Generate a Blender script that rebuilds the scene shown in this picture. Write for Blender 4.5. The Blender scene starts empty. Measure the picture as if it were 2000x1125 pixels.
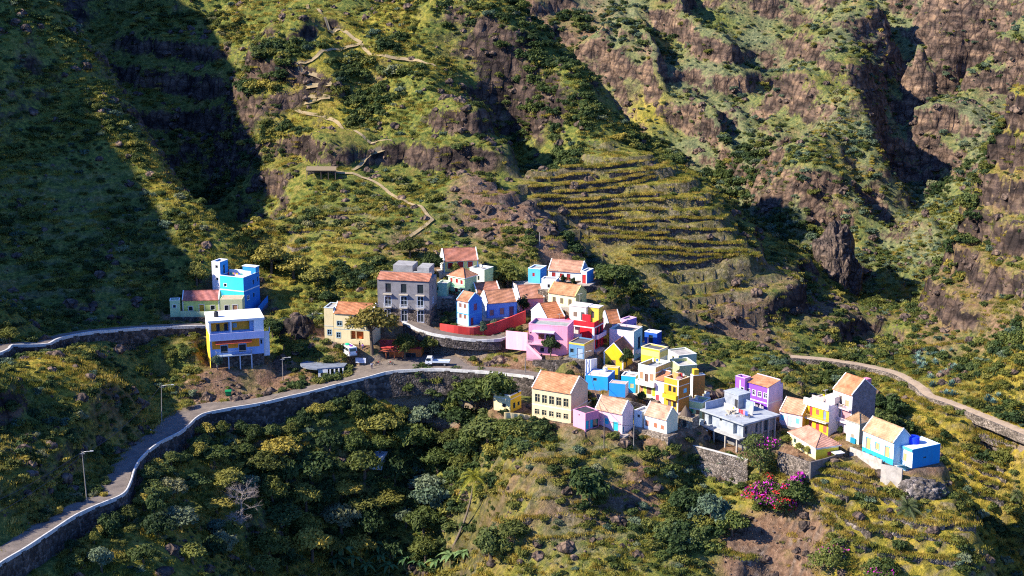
import bpy, math, random
import numpy as np
from mathutils import Vector, Matrix
R = math.radians
rng = np.random.default_rng(7)
random.seed(7)
SC = bpy.context.scene
COL = SC.collection

# ------------------------------------------------------------------ camera model
FPX, PITCH, CAMZ = 3077.0, R(13.5), 100.0
K = 1.6      # metres per plan unit: control points below are in plan units
def tdep(y):
    return math.tan(PITCH + math.atan((y - 562.5) / FPX))
def P(px, py, D):
    """world point at forward distance D seen at pixel (px,py) of the 2000 px photo"""
    v = (562.5 - py) / FPX
    yc = math.cos(PITCH) + v * math.sin(PITCH)
    return ((px - 1000) / FPX / yc * D, D, CAMZ - D * tdep(py))
def DZ(py, z):
    return (CAMZ - z) / tdep(py)
def Dv(py):
    """depth of the village slope at picture height py"""
    return 212.5 + (835 - py) * 0.142

# ------------------------------------------------------------------ noise (numpy)
_perm = np.random.default_rng(3).permutation(256)
_perm = np.concatenate([_perm, _perm, _perm])
_gr = np.random.default_rng(4).normal(size=(256, 3)); _gr /= np.linalg.norm(_gr, axis=1)[:, None]
def noise3(x, y, z):
    xi = np.floor(x).astype(int); yi = np.floor(y).astype(int); zi = np.floor(z).astype(int)
    xf, yf, zf = x - xi, y - yi, z - zi
    u, v, w = [t * t * t * (t * (t * 6 - 15) + 10) for t in (xf, yf, zf)]
    out = 0
    for dx in (0, 1):
        for dy in (0, 1):
            for dz in (0, 1):
                h = _perm[_perm[_perm[(xi + dx) & 255] + ((yi + dy) & 255)] + ((zi + dz) & 255)]
                g = _gr[h]
                d = g[..., 0] * (xf - dx) + g[..., 1] * (yf - dy) + g[..., 2] * (zf - dz)
                out = out + d * (u if dx else 1 - u) * (v if dy else 1 - v) * (w if dz else 1 - w)
    return out * 1.6
def fbm(x, y, z=0.0, o=4, s=1.0):
    x = np.asarray(x, float) * s; y = np.asarray(y, float) * s; z = (np.asarray(z, float) + 0 * x) * s
    a, t = 1.0, 0
    for k in range(o):
        t = t + a * noise3(x + 17.3 * k, y - 9.1 * k, z + 5.7 * k); a *= .5
        x, y, z = x * 2.03, y * 2.03, z * 2.03
    return t
def ridged(x, y, z=0.0, o=4, s=1.0):
    x = np.asarray(x, float) * s; y = np.asarray(y, float) * s; z = (np.asarray(z, float) + 0 * x) * s
    a, t = 1.0, 0
    for k in range(o):
        t = t + a * (1 - 2 * np.abs(noise3(x + 17.3 * k, y - 9.1 * k, z + 5.7 * k))); a *= .5
        x, y, z = x * 2.03, y * 2.03, z * 2.03
    return t
def sstep(a, b, x):
    t = np.clip((x - a) / (b - a), 0, 1); return t * t * (3 - 2 * t)

# ------------------------------------------------------------------ terrain control points
CP = []   # world points
def cp(*pts):
    for px, py, D in pts: CP.append(P(px, py, D))
def cz(*pts):
    for px, py, z in pts: CP.append(P(px, py, DZ(py, z)))
# left mountain: crest and face
cp((130,30,320),(185,110,314),(240,190,308),(285,270,298),(320,330,289),(360,385,281),(410,425,273),(465,465,266.5),(484,522,261))
cp((0,0,305),(60,100,299),(0,150,290),(110,210,293),(0,300,278),(150,330,279),(260,380,278),(0,450,262),(200,450,266),(330,450,265),(0,560,248),(200,560,251),(400,530,257))
# gully between left mountain and the middle hill (hidden bottom), shaded slope behind
CP += [(-66,322,38),(-56,303,33),(-50,290,31),(-45,276,33),(-78,345,48),(-92,362,60),(-100,380,70)]
cp((350,150,360),(400,300,344),(250,60,374),(452,432,301),(300,0,384),(430,350,330))
# upper track and spur at the left
cp((0,688,214),(35,674,217),(90,668,218),(110,658,222),(200,647,230),(300,641,236),(400,638,238))
cp((0,628,218),(40,640,219),(-70,560,222))
cp((60,688,212),(100,697,210),(140,712,208.6),(180,730,207),(220,752,205.8),(260,780,205),(300,812,204.5),(316,842,204.8))
cp((250,704,234),(350,722,230),(400,760,223),(150,680,229),(320,780,221),(330,810,214),(300,670,234),(400,690,231))
cp((0,760,190),(100,800,195.5),(200,850,196),(0,900,175),(100,950,179),(0,1000,165),(60,860,186))
CP += [(-75,168,40),(-76,188,42),(-80,206,44),(-95,185,52),(-95,165,48),(-70,140,40),(-60,120,32),(-110,130,60)]
# off-frame mountain on the left, which shades the left slopes
CP += [(-150,190,92),(-150,207,112.5),(-150,228,118.5),(-150,245,117),(-150,272,118.5),(-150,288,123.5),(-150,300,127.5),(-150,320,131),(-150,350,135),(-150,400,140),
       (-210,150,105),(-210,250,140),(-210,350,160),(-230,120,100),(-120,262,88),(-122,300,95),(-118,235,74)]
# middle hill
cp((470,200,331),(500,100,339),(600,30,351),(700,90,343),(760,0,354),(640,240,322),(580,180,327),(780,290,311),(700,330,304),
   (860,130,334),(900,150,330),(900,190,317),(940,240,309),(955,300,304),(930,345,302),(992,250,333),(1008,310,323),(1022,365,311),(850,350,301),(600,270,315),(600,345,303),(500,430,287),(490,330,316),(600,480,273),(650,400,289),(750,400,288),
   (840,440,277),(950,450,275),(700,520,262),(560,560,259),(600,620,249),(540,620,249),(520,700,237),(500,520,268),(1000,480,268),(930,345,290),(1000,400,281),(1100,450,274),(1040,360,298))
# ridge going down to the right, terraces
cp((880,0,346),(940,45,341),(1000,90,336),(1080,170,328),(1150,240,321),(1220,285,315),(1300,320,308),(1380,380,300),(1425,450,293),(1480,510,287),(1540,610,279),(1560,690,268))
cp((1200,520,261),(1225,560,256),(1238,600,250))
CP += [(21,259,31),(24,263,31),(22.8,251,30.3),(18.8,268,33),(27,257,30.5)]
cp((1050,330,301),(1100,430,287),(1250,430,290),(1350,480,286),(1150,500,278),(1250,540,275),(1400,600,273),(1300,680,257),(1350,720,247),(1450,640,271),(1450,690,263),(1200,350,301),(1180,300,308))
# behind the ridge (hidden canyon floor)
CP += [(30,385,40),(0,400,58),(42,352,34),(-20,420,66)]
# far canyon wall
cp((1000,0,472),(1100,100,452),(1060,60,462),(1200,200,432),(1250,290,412),(1300,100,450),(1500,0,470),(1500,100,445),(1500,200,425),(1450,300,402),(1450,450,350),(1500,490,334),(1400,400,378),
   (1690,0,450),(1690,60,430),(1685,120,414),(1670,200,399),(1650,300,382),(1640,400,360),(1635,530,320),(1745,160,446),(1770,250,438),(1785,340,424),(1750,430,402),(1700,500,366),(1750,60,458),(1900,100,432),(1850,250,414),(2000,50,432),(2000,150,420),(1850,380,394),
   (1800,480,358),(1850,520,342),(1700,600,306),(1600,600,297),(1550,565,300),(1620,680,273),(1750,680,281),(1350,0,470),(1200,0,475),(1860,0,450))
cp((1400,120,432),(1440,60,446),(1370,190,418),(1480,150,446),(1510,120,450),(1560,150,420),(1590,90,436),(1545,230,404),(1600,250,402),(1530,300,398),(1340,250,418),(1310,300,404),(1480,380,362),(1560,400,358),(1570,500,320),(1180,90,446),(1130,170,442),(1230,150,436),(1800,130,428),(1790,230,418),(1860,170,436),(1900,200,442))
CP += [(-150,480,150),(-60,480,118),(0,540,118),(80,560,125),(160,560,130),(210,470,130),(210,560,150),(-200,560,180),(-60,420,98),(-90,580,160)]
# right near rock mass and slope
cp((1905,490,288),(1900,360,296),(1960,240,302),(2010,180,304),(1960,480,281),(1960,350,291),(2020,550,266),(1900,600,276),(1800,650,278),(2000,700,250),(1900,700,261),(1830,560,300))
CP += [(150,300,78),(170,250,70),(170,330,92),(150,360,72),(180,200,60),(185,150,50),(150,150,10),(160,200,22)]
cz((2120,892,20.5),(2000,850,21),(1900,808,21.5),(1790,770,22),(1740,730,22.5),(1680,715,23))
cp((1960,950,238),(1960,1050,226),(1950,890,238),(2050,1100,222))
cz((1850,850,19),(1720,770,21),(1640,740,22))
# below the village
cz((1000,900,26),(1000,1000,21),(1000,1125,14.5),(900,1000,16),(900,1125,9.5),(1200,870,28),(1200,950,24),(1200,1050,19.5),(1200,1125,16.5),(1400,1040,19.6),(1400,1125,16),(1520,960,23.8),(1520,1010,21.3),(1520,1125,15.5),
   (1600,945,25.5),(1700,945,25.8),(1650,1000,23.4),(1800,1000,24),(1700,1060,21),(1850,1050,22),(1700,1125,18),(1900,1100,19.5),(1850,935,26),(1900,1010,23.3),(1958,1115,17.8),(1600,1060,20.5),(950,860,25))
cp((1345,945,207.5),(1400,952,205.6),(1455,955,204))
CP += [(97,322,27),(104,345,27),(94,306,30)]
CP += [(67,199,8),(66,190,6),(64,180,3),(66,208,12),(70,215,12)]
# below the road, gully
cz((650,880,22.5),(600,842,25.5),(500,835,25.5),(480,880,24.5),(400,870,26),(350,905,27),(450,950,23.5),(300,1000,27.5),(250,1020,28.5),(300,1125,25),(450,1125,20),(550,1000,17.5),(550,1125,12.5),(650,1000,15),(650,1125,9.5),(800,1125,7.5),(800,1000,13.5),
   (800,900,19.5),(720,800,27),(740,845,24),(850,830,23.5),(150,1125,27),(900,900,20.5),(920,800,26))
CP += [(-20,150,2),(20,150,4),(60,150,6),(-50,140,20),(110,150,8),(0,115,-8),(60,110,-6),(-60,110,22),(130,110,-6)]
# ------------------------------------------------------------------ roads (outer edge, pixel + height)
def pz(px, py, z): return P(px, py, DZ(py, z))
ROAD = [pz(*a) for a in [(-90,1160,32.2),(-40,1128,32.1),(0,1100,32),(70,1057,31.7),(125,1020,31.4),(175,993,31),(232,970,30.6),(250,945,30.3),(258,920,30.1),(275,893,29.8),(310,865,29.6),(350,845,29.4),(378,820,29.2),(400,808,29),(440,800,29.1),(500,790,29.3),(580,772,29.8),(660,752,30.6),(720,737,31.4),(770,726,32),(850,722,32.3),(930,726,32.4),(1000,732,32.5),(1045,738,32.6)]]
TRACK = [pz(*a) for a in [(-40,704,40.6),(0,690,40.4),(14,683,40.2),(22,676,40),(60,675,39.7),(92,673,39.4),(103,667,39.2),(140,656,38.6),(200,648,38),(300,641,37.1),(400,638,36.5)]]
STREET = [pz(*a) for a in [(790,630,36.3),(820,645,35.9),(860,656,35.5),(920,664,35.1),(975,664,35),(992,657,35)]]
RPATH = [pz(*a) for a in [(2160,905,20.4),(2080,880,20.7),(2030,862,21),(1960,832,21.2),(1900,808,21.5),(1850,788,21.8),(1805,772,22),(1785,754,22.2),(1745,731,22.5),(1700,719,22.8),(1660,711,23.2),(1600,703,23.6),(1520,697,24.2),(1450,692,24.8),(1370,690,25.4)]][::-1]
def smooth_line(pts, step=1.0):
    """Catmull-Rom through the points, sampled about every step metres"""
    p = [np.array(q, float) for q in pts]; p = [2 * p[0] - p[1]] + p + [2 * p[-1] - p[-2]]
    out = []
    for i in range(1, len(p) - 2):
        n = max(2, int(np.linalg.norm(p[i + 1] - p[i]) / step))
        for t in np.arange(n) / n:
            a = 2 * p[i]; b = p[i + 1] - p[i - 1]; c = 2 * p[i - 1] - 5 * p[i] + 4 * p[i + 1] - p[i + 2]; d = -p[i - 1] + 3 * p[i] - 3 * p[i + 1] + p[i + 2]
            out.append(.5 * (a + b * t + c * t * t + d * t ** 3))
    out.append(p[-2]); return np.array(out)
# widths: (inner = to the left of travel, i.e. hill side)
L_ROAD, L_TRACK, L_STREET, L_RPATH = [smooth_line(l) for l in (ROAD, TRACK, STREET, RPATH)]
def road_w(line):
    w = np.full(len(line), 4.0)
    return w
W_ROAD = 2.8 + 7.5 * sstep(-26, -20, L_ROAD[:, 0]) * (1 - sstep(-12, -7, L_ROAD[:, 0])) + 1.8 * np.exp(-((L_ROAD[:, 0] + 44) / 3.5) ** 2)
W_TRACK = np.full(len(L_TRACK), 2.2); W_STREET = np.full(len(L_STREET), 2.6); W_RPATH = np.full(len(L_RPATH), 1.8)

# ------------------------------------------------------------------ height field
GX0, GX1, GY0, GY1, GS = -225.0, 208.0, 118.0, 575.0, 0.8
gx = np.arange(GX0, GX1, GS); gy = np.arange(GY0, GY1, GS)
NX, NY = len(gx), len(gy)
XX, YY = np.meshgrid(gx, gy)          # [NY,NX]
def rbf(cps):
    c = np.array(cps); n = len(c); e2 = 4.5 ** 2
    d2 = ((c[:, None, :2] - c[None, :, :2]) ** 2).sum(-1)
    A = np.sqrt(d2 + e2) - 0.35 * np.eye(n) * 0
    A = A - 0.4 * np.eye(n)            # slight smoothing
    M = np.zeros((n + 3, n + 3)); M[:n, :n] = A; M[:n, n] = 1; M[:n, n + 1:] = c[:, :2]; M[n, :n] = 1; M[n + 1:, :n] = c[:, :2].T
    b = np.zeros(n + 3); b[:n] = c[:, 2]
    w = np.linalg.solve(M, b)
    out = w[n] + w[n + 1] * XX + w[n + 2] * YY
    for i in range(n):
        out = out + w[i] * np.sqrt((XX - c[i, 0]) ** 2 + (YY - c[i, 1]) ** 2 + e2)
    return out
def seg_dist(line, XX, YY, half=40):
    """distance to polyline, interpolated z, side (>0 = left of travel), index; computed only near the line"""
    d = np.full(XX.shape, 1e9); zz = np.zeros(XX.shape); sd = np.zeros(XX.shape); ix = np.zeros(XX.shape, int)
    for i in range(len(line) - 1):
        a, b = line[i], line[i + 1]
        i0 = np.searchsorted(gx, min(a[0], b[0]) - half); i1 = np.searchsorted(gx, max(a[0], b[0]) + half)
        j0 = np.searchsorted(gy, min(a[1], b[1]) - half); j1 = np.searchsorted(gy, max(a[1], b[1]) + half)
        X = XX[j0:j1, i0:i1]; Y = YY[j0:j1, i0:i1]
        if X.size == 0: continue
        ab = b[:2] - a[:2]; t = np.clip(((X - a[0]) * ab[0] + (Y - a[1]) * ab[1]) / (ab @ ab + 1e-9), 0, 1)
        dx, dy = X - a[0] - t * ab[0], Y - a[1] - t * ab[1]
        dd = np.hypot(dx, dy); s = np.sign(ab[0] * (Y - a[1]) - ab[1] * (X - a[0]))
        m = dd < d[j0:j1, i0:i1]
        d[j0:j1, i0:i1][m] = dd[m]; zz[j0:j1, i0:i1][m] = (a[2] + t * (b[2] - a[2]))[m]; sd[j0:j1, i0:i1][m] = s[m]; ix[j0:j1, i0:i1][m] = i
    return d, zz, sd, ix
def cdisc(px, py, D, r, soft=.5):
    x, y, z = P(px, py, D)
    return 1 - sstep(r * (1 - soft), r, np.hypot(XX - x, YY - y))

def build_height(houses):
    cps = list(CP)
    for h in houses:
        if h.get('cp', True): cps.append(tuple(v / K for v in h['base']))
    Z = rbf(cps)
    # distance from the built-up area keeps the noise small there
    near = np.full(XX.shape, 1e9)
    for h in houses:
        c = h['ctr']; near = np.minimum(near, np.hypot(XX - c[0] / K, YY - c[1] / K) - h['rad'] / K)
    dr = [seg_dist(l, XX, YY) for l in (L_ROAD, L_TRACK, L_STREET, L_RPATH)]
    for d in dr: near = np.minimum(near, d[0])
    calm = sstep(1, 16, near)
    far = sstep(255, 330, YY)
    # large forms: gullies and rocky ribs
    wx = 9 * fbm(XX, YY, 3.1, 3, 1 / 40); wy = 9 * fbm(XX, YY, 8.7, 3, 1 / 40)
    tm = np.zeros(XX.shape)
    for a in TERRACES: tm = np.maximum(tm, cdisc(*a[:4], .35) * a[6])
    calm = calm * (1 - .8 * tm)
    Z = Z + calm * (0.35 + .65 * far) * 2.6 * (ridged(XX + wx, YY + wy, 0, 4, 1 / 38) - .75)
    Z = Z + calm * (.5 + far) * 1.0 * fbm(XX, YY, 5, 4, 1 / 11)
    # rock bands: z pulled to ledges
    rock = np.zeros(XX.shape)
    for a in CLIFFS: rock = np.maximum(rock, a[4] * cdisc(*a[:4]))
    canyon = sstep(330, 365, YY + .35 * XX) * sstep(-10, 40, XX + (YY - 330) * .1)
    nz = fbm(XX, YY, 1.5, 3, 1 / 34)
    Z = Z + canyon * calm * 9.5 * (ridged((XX + .42 * YY + wx) / 46, (YY + wy) / 130, 3.3, 3, 1) - .95)
    band = np.maximum(rock, canyon * .5 * sstep(.1, .6, nz + .25 * fbm(XX, YY, 9, 2, 1 / 14)) * 1.0)
    zq = Z + (1.4 + 3.2 * canyon) * fbm(XX, YY, 2, 3, 1 / 26) + (.03 + .10 * canyon) * XX
    st = 7.0 + 2.5 * canyon; f = zq / st - np.floor(zq / st)
    step = st * (np.floor(zq / st) + sstep(.30, .62, f)) - (zq - Z)
    Z = Z + band * (.75 - .35 * canyon) * (step - Z)
    # terraces with dry-stone risers
    terr = np.zeros(XX.shape)
    for px, py, D, r, st, tilt, amt in TERRACES:
        m = cdisc(px, py, D, r, .35) * amt
        m = m * (.35 + .65 * sstep(-.6, -.1, fbm(XX, YY, px * .01, 2, 1 / 16) + .15))
        zq = Z + .5 * fbm(XX, YY, px * .013, 2, 1 / 24) + tilt * XX
        f = zq / st - np.floor(zq / st)
        q = st * (np.floor(zq / st) + .12 * f + .88 * sstep(.72, .86, f)) - (zq - Z)
        Z = Z + m * (q - Z); terr = np.maximum(terr, m * sstep(.6, .72, f) * (1 - sstep(.9, 1.0, f)))
    # roads
    def road(Z, d, W, wall, fade):
        dist, zz, sd, ix = d; w = W[np.minimum(ix, len(W) - 1)]
        inner = np.where(sd > 0, dist, -dist)
        on = (inner > 1.1) & (inner < w + .4)
        k = sstep(w + .4, w + .4 + fade, inner)
        Zi = zz + np.clip(Z - zz, -1.2, 99) * k
        Z = np.where((inner >= 1.1) & (dist < w + 40), np.where(on, zz - .06, Zi), Z)
        ko = sstep(.5, 7, -inner)
        Zo = np.minimum(Z, zz - wall * .8) * (1 - ko) + Z * ko
        Z = np.where((inner < 1.1) & (dist < 7), Zo, Z)
        return Z, ((inner > -.2) & (inner < w)).astype(float)
    Z, m1 = road(Z, dr[0], W_ROAD, 3.6, 5)
    Z, m2 = road(Z, dr[1], W_TRACK, 1.6, 4)
    Z, m3 = road(Z, dr[2], W_STREET, 2.6, 3)
    Z, m4 = road(Z, dr[3], W_RPATH, .9, 4)
    path = np.maximum.reduce([m1, m2, m3, m4])
    A_ANY = path.copy()
    # pads under the houses, from the back to the front
    for h in sorted(houses, key=lambda h: -h['base'][1]):
        bx, by, bz = [v / K for v in h['base']]; bz -= h.get('drop', 0) / K; c, s = math.cos(h['rot']), math.sin(h['rot'])
        lx = (XX - bx) * c + (YY - by) * s; ly = -(XX - bx) * s + (YY - by) * c
        dx = np.maximum(np.maximum(h['x0'] / K - lx, lx - h['x1'] / K), 0); dy = np.maximum(np.maximum(-ly, ly - h['dep'] / K), 0)
        # keep the ground in front of the house below its threshold
        fd = 0; front = (YY < by + .5) & (np.hypot(dx, dy) < 9) & (A_ANY < .5)
        Z = np.where(front, np.minimum(Z, bz - .1 - .16 * np.maximum(np.hypot(dx, dy) - 1.2, 0)), Z)
        k = 1 - sstep(.6, h.get('skirt', 2.6), np.hypot(dx, dy))
        Z = Z + k * (bz - .05 - Z)
        path = np.maximum(path * (1 - k), .0)
        
    vill = np.zeros(XX.shape)
    for h in houses:
        c = h['ctr']; vill = np.maximum(vill, 1 - sstep(h['rad'] / K * .8, h['rad'] / K + 4, np.hypot(XX - c[0] / K, YY - c[1] / K)))
    return Z, rock, canyon, terr, path, vill, near, tm
def Hs(x, y):
    """ground height in metres at x, y in metres"""
    x = np.asarray(x, float) / K; y = np.asarray(y, float) / K
    fx = np.clip((x - GX0) / GS, 0, NX - 1.001); fy = np.clip((y - GY0) / GS, 0, NY - 1.001)
    i = fx.astype(int); j = fy.astype(int); u = fx - i; v = fy - j
    return K * ((ZZ[j, i] * (1 - u) + ZZ[j, i + 1] * u) * (1 - v) + (ZZ[j + 1, i] * (1 - u) + ZZ[j + 1, i + 1] * u) * v)
def attr_at(A, x, y):
    i = np.clip(((np.asarray(x) / K - GX0) / GS).astype(int), 0, NX - 1); j = np.clip(((np.asarray(y) / K - GY0) / GS).astype(int), 0, NY - 1)
    return A[j, i]
def hit(px, py, dmin=125, dmax=570):
    """where the sight line through a picture point meets the ground (metres)"""
    D = np.arange(dmin, dmax, .25)
    v = (562.5 - py) / FPX; yc = math.cos(PITCH) + v * math.sin(PITCH)
    x = (px - 1000) / FPX / yc * D; z = CAMZ - D * tdep(py)
    b = np.nonzero(z < Hs(x * K, D * K) / K)[0]
    if len(b) == 0: return None
    k = b[0]; return Vector((x[k] * K, D[k] * K, float(Hs(x[k] * K, D[k] * K))))
CLIFFS = [(560,305,311,11,1),(630,305,311,11,1),(950,270,308,12,1),(860,310,306,10,.9),(770,330,306,8,.9),(540,95,340,14,.9),(620,40,350,10,.8),
          (1250,600,254,9,1),(1640,480,335,12,1),(1950,430,286,24,1),(1300,100,450,26,.7),(1450,150,430,30,.9),(1600,180,415,26,.9),(1700,60,440,26,.8),(1850,100,430,30,.8),
          (1900,250,416,22,1),(1330,50,462,20,.9),(1050,60,462,22,.9),(1560,560,302,15,.8),(1640,640,286,16,1),(1500,620,280,12,.8),(950,700,234,5,.6),(590,665,243,6,1),(60,830,190,10,.7),(30,920,176,10,.7),(200,70,345,30,.7),(300,110,352,22,.8),
          (1270,930,201,4,.7),(1510,1060,192,8,.7),(1560,740,262,7,.8),(1440,760,247,4,.6),(480,490,275,5,.8),(1690,830,236,6,.9),(340,700,230,5,.4)]
TERRACES = [(1200,420,290,30,1.9,.02,1),(1350,450,288,20,1.75,.02,.9),(1300,540,276,20,1.6,-.01,.8),(1080,400,293,14,1.7,.02,.9),(930,410,281,10,1.3,0,.6),
            (1720,1010,193,24,1.3,.06,1),(1850,1060,189,14,1.3,.04,.9),(1100,900,207,18,1.3,.03,.7),(1050,1000,200,14,1.3,-.03,.7),(560,875,222,9,1.0,.0,1),
            (620,450,279,14,1.5,0,.6),(1880,850,232,22,1.6,.05,.7),(1850,700,258,16,1.5,.02,.35),(1450,700,262,18,1.4,0,.4),(120,500,262,24,1.6,0,.5),(1300,1070,191,12,1.4,-.04,.5)]
# ------------------------------------------------------------------ materials
MATS = {}
def srgb(c):
    return tuple((v / 12.92 if v <= .04045 else ((v + .055) / 1.055) ** 2.4) for v in c)
class NT:
    def __init__(s, name):
        m = s.m = bpy.data.materials.new(name); m.use_nodes = True
        s.t = m.node_tree; s.t.nodes.clear()
        s.out = s.n('ShaderNodeOutputMaterial'); s.b = s.n('ShaderNodeBsdfPrincipled')
        s.l(s.b.outputs[0], s.out.inputs[0]); s.b.inputs['Roughness'].default_value = .85
        s.b.inputs['Specular IOR Level'].default_value = .25
    def n(s, t, **k):
        o = s.t.nodes.new(t)
        for a, v in k.items(): setattr(o, a, v)
        return o
    def l(s, a, b): s.t.links.new(a, b)
    def noise(s, vec, scale, detail=4, rough=.55):
        o = s.n('ShaderNodeTexNoise'); o.inputs['Scale'].default_value = scale; o.inputs['Detail'].default_value = detail; o.inputs['Roughness'].default_value = rough
        if vec is not None: s.l(vec, o.inputs['Vector'])
        return o
    def ramp(s, fac, stops):
        o = s.n('ShaderNodeValToRGB'); e = o.color_ramp.elements
        while len(e) < len(stops): e.new(.5)
        for k, (p, c) in enumerate(stops):
            e[k].position = p; e[k].color = (*c, 1) if len(c) == 3 else c
        s.l(fac, o.inputs[0]); return o
    def mix(s, fac, a, b, mode='MIX'):
        o = s.n('ShaderNodeMix', data_type='RGBA', blend_type=mode); o.clamp_factor = True
        for k, v in ((0, fac), (6, a), (7, b)):
            if hasattr(v, 'links') or hasattr(v, 'is_linked'): s.l(v, o.inputs[k])
            else: o.inputs[k].default_value = v if k == 0 else (*v, 1)
        return o.outputs[2]
    def math(s, op, a, b=None, clamp=False):
        o = s.n('ShaderNodeMath', operation=op); o.use_clamp = clamp
        for k, v in ((0, a), (1, b)):
            if v is None: continue
            if hasattr(v, 'is_linked'): s.l(v, o.inputs[k])
            else: o.inputs[k].default_value = v
        return o.outputs[0]
    def bump(s, h, strength, dist):
        o = s.n('ShaderNodeBump'); o.inputs['Strength'].default_value = strength; o.inputs['Distance'].default_value = dist
        s.l(h, o.inputs['Height']); s.l(o.outputs[0], s.b.inputs['Normal'])
def objvec(t):
    return t.n('ShaderNodeTexCoord').outputs['Object']
def paint(c, rough=.85, wear=1.0):
    """weathered plaster/paint of linear colour c"""
    key = ('p', c, rough, wear)
    if key in MATS: return MATS[key]
    t = NT('paint'); v = objvec(t)
    oi = t.n('ShaderNodeObjectInfo'); va = t.n('ShaderNodeVectorMath', operation='ADD'); t.l(v, va.inputs[0]); t.l(oi.outputs['Location'], va.inputs[1])
    mp = t.n('ShaderNodeMapping'); mp.inputs['Scale'].default_value = (1.6, 1.6, .35); t.l(va.outputs[0], mp.inputs[0])
    a = t.noise(mp.outputs[0], 1.0, 5, .65); b = t.noise(va.outputs[0], .45, 3)
    f1 = t.ramp(a.outputs[0], [(.48, (0, 0, 0)), (.72, (1, 1, 1))]); f2 = t.ramp(b.outputs[0], [(.35, (0, 0, 0)), (.7, (1, 1, 1))])
    dirty = tuple(x * .55 + .03 for x in c)
    col = t.mix(t.math('MULTIPLY', f1.outputs[0], .5 * wear), c, dirty)
    sz = t.n('ShaderNodeSeparateXYZ'); t.l(v, sz.inputs[0]); gr = t.math('ADD', t.math('MULTIPLY', sz.outputs[2], -.55), t.math('MULTIPLY', b.outputs[0], 1.3))
    col = t.mix(t.math('MULTIPLY', t.math('SUBTRACT', gr, .25, True), .7 * wear, True), col, tuple(x * .45 + .05 for x in c))
    mp2 = t.n('ShaderNodeMapping'); mp2.inputs['Scale'].default_value = (4.5, 4.5, .18); t.l(va.outputs[0], mp2.inputs[0]); st = t.ramp(t.noise(mp2.outputs[0], 1.0, 3, .6).outputs[0], [(.58, (0, 0, 0)), (.72, (1, 1, 1))])
    col = t.mix(t.math('MULTIPLY', st.outputs[0], .35 * wear), col, tuple(x * .55 + .02 for x in c))
    pale = tuple(min(.85, x * 1.06 + .025) for x in c)
    col = t.mix(t.math('MULTIPLY', f2.outputs[0], .5 * wear), col, pale)
    t.l(col, t.b.inputs['Base Color']); t.b.inputs['Roughness'].default_value = rough
    n = t.noise(va.outputs[0], 5, 4); t.bump(n.outputs[0], .35, .05)
    MATS[key] = t.m; return t.m
def tiles(axis, c=(.50, .22, .12)):
    """clay tiles; axis = local direction across the tile columns"""
    key = ('t', axis, c)
    if key in MATS: return MATS[key]
    t = NT('clay_tiles'); v = objvec(t)
    sx = t.n('ShaderNodeSeparateXYZ'); t.l(v, sx.inputs[0])
    u = sx.outputs[0 if axis == 'x' else 1]; w = sx.outputs[1 if axis == 'x' else 0]
    col_i = t.math('MULTIPLY', u, 3.4); row_i = t.math('MULTIPLY', w, 2.9)
    s1 = t.math('SINE', t.math('MULTIPLY', col_i, 6.2832)); fr = t.math('FRACT', row_i)
    cb = t.n('ShaderNodeCombineXYZ'); t.l(t.math('FLOOR', col_i), cb.inputs[0]); t.l(t.math('FLOOR', row_i), cb.inputs[1])
    wn = t.n('ShaderNodeTexWhiteNoise', noise_dimensions='3D'); t.l(cb.outputs[0], wn.inputs[0])
    oi = t.n('ShaderNodeObjectInfo'); va = t.n('ShaderNodeVectorMath', operation='ADD'); t.l(v, va.inputs[0]); t.l(oi.outputs['Location'], va.inputs[1])
    n1 = t.noise(va.outputs[0], .5, 5, .65)
    dark = tuple(x * .5 for x in c); lite = tuple(min(.8, x * 1.25 + .07) for x in c)
    r = t.ramp(n1.outputs[0], [(.34, dark), (.5, c), (.68, lite)])
    col = t.mix(t.math('MULTIPLY', wn.outputs[0], .55), r.outputs[0], tuple(x * .7 for x in c))
    groove = t.math('GREATER_THAN', t.math('MULTIPLY', s1, -1), .55)
    col = t.mix(t.math('MULTIPLY', groove, .38), col, tuple(x * .3 for x in c))
    t.l(col, t.b.inputs['Base Color'])
    h = t.math('ADD', t.math('MULTIPLY', s1, .5), t.math('MULTIPLY', fr, .5)); t.bump(h, .8, .12)
    MATS[key] = t.m; return t.m
def stone(c=(.17, .13, .10), scale=2.4, mortar=.45):
    key = ('s', c, scale, mortar)
    if key in MATS: return MATS[key]
    t = NT('rubble_stone'); v = t.n('ShaderNodeNewGeometry').outputs['Position']
    vo = t.n('ShaderNodeTexVoronoi'); vo.inputs['Scale'].default_value = scale; t.l(v, vo.inputs['Vector'])
    ve = t.n('ShaderNodeTexVoronoi', feature='DISTANCE_TO_EDGE'); ve.inputs['Scale'].default_value = scale; t.l(v, ve.inputs['Vector'])
    sx = t.n('ShaderNodeSeparateColor'); t.l(vo.outputs['Color'], sx.inputs[0])
    r = t.ramp(sx.outputs[0], [(0, tuple(x * .45 for x in c)), (.5, c), (1, tuple(min(.8, x * 1.9 + .02) for x in c))])
    e = t.ramp(ve.outputs['Distance'], [(.02, (1, 1, 1)), (.10, (0, 0, 0))])
    n = t.noise(v, .35, 4); m = t.ramp(n.outputs[0], [(.4, (.55, .55, .55)), (.65, (1, 1, 1))])
    col = t.mix(t.math('MULTIPLY', e.outputs[0], mortar), r.outputs[0], (.04, .035, .03))
    col = t.mix(1.0, col, m.outputs[0], 'MULTIPLY')
    t.l(col, t.b.inputs['Base Color']); t.bump(ve.outputs['Distance'], .9, .3)
    MATS[key] = t.m; return t.m
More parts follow.
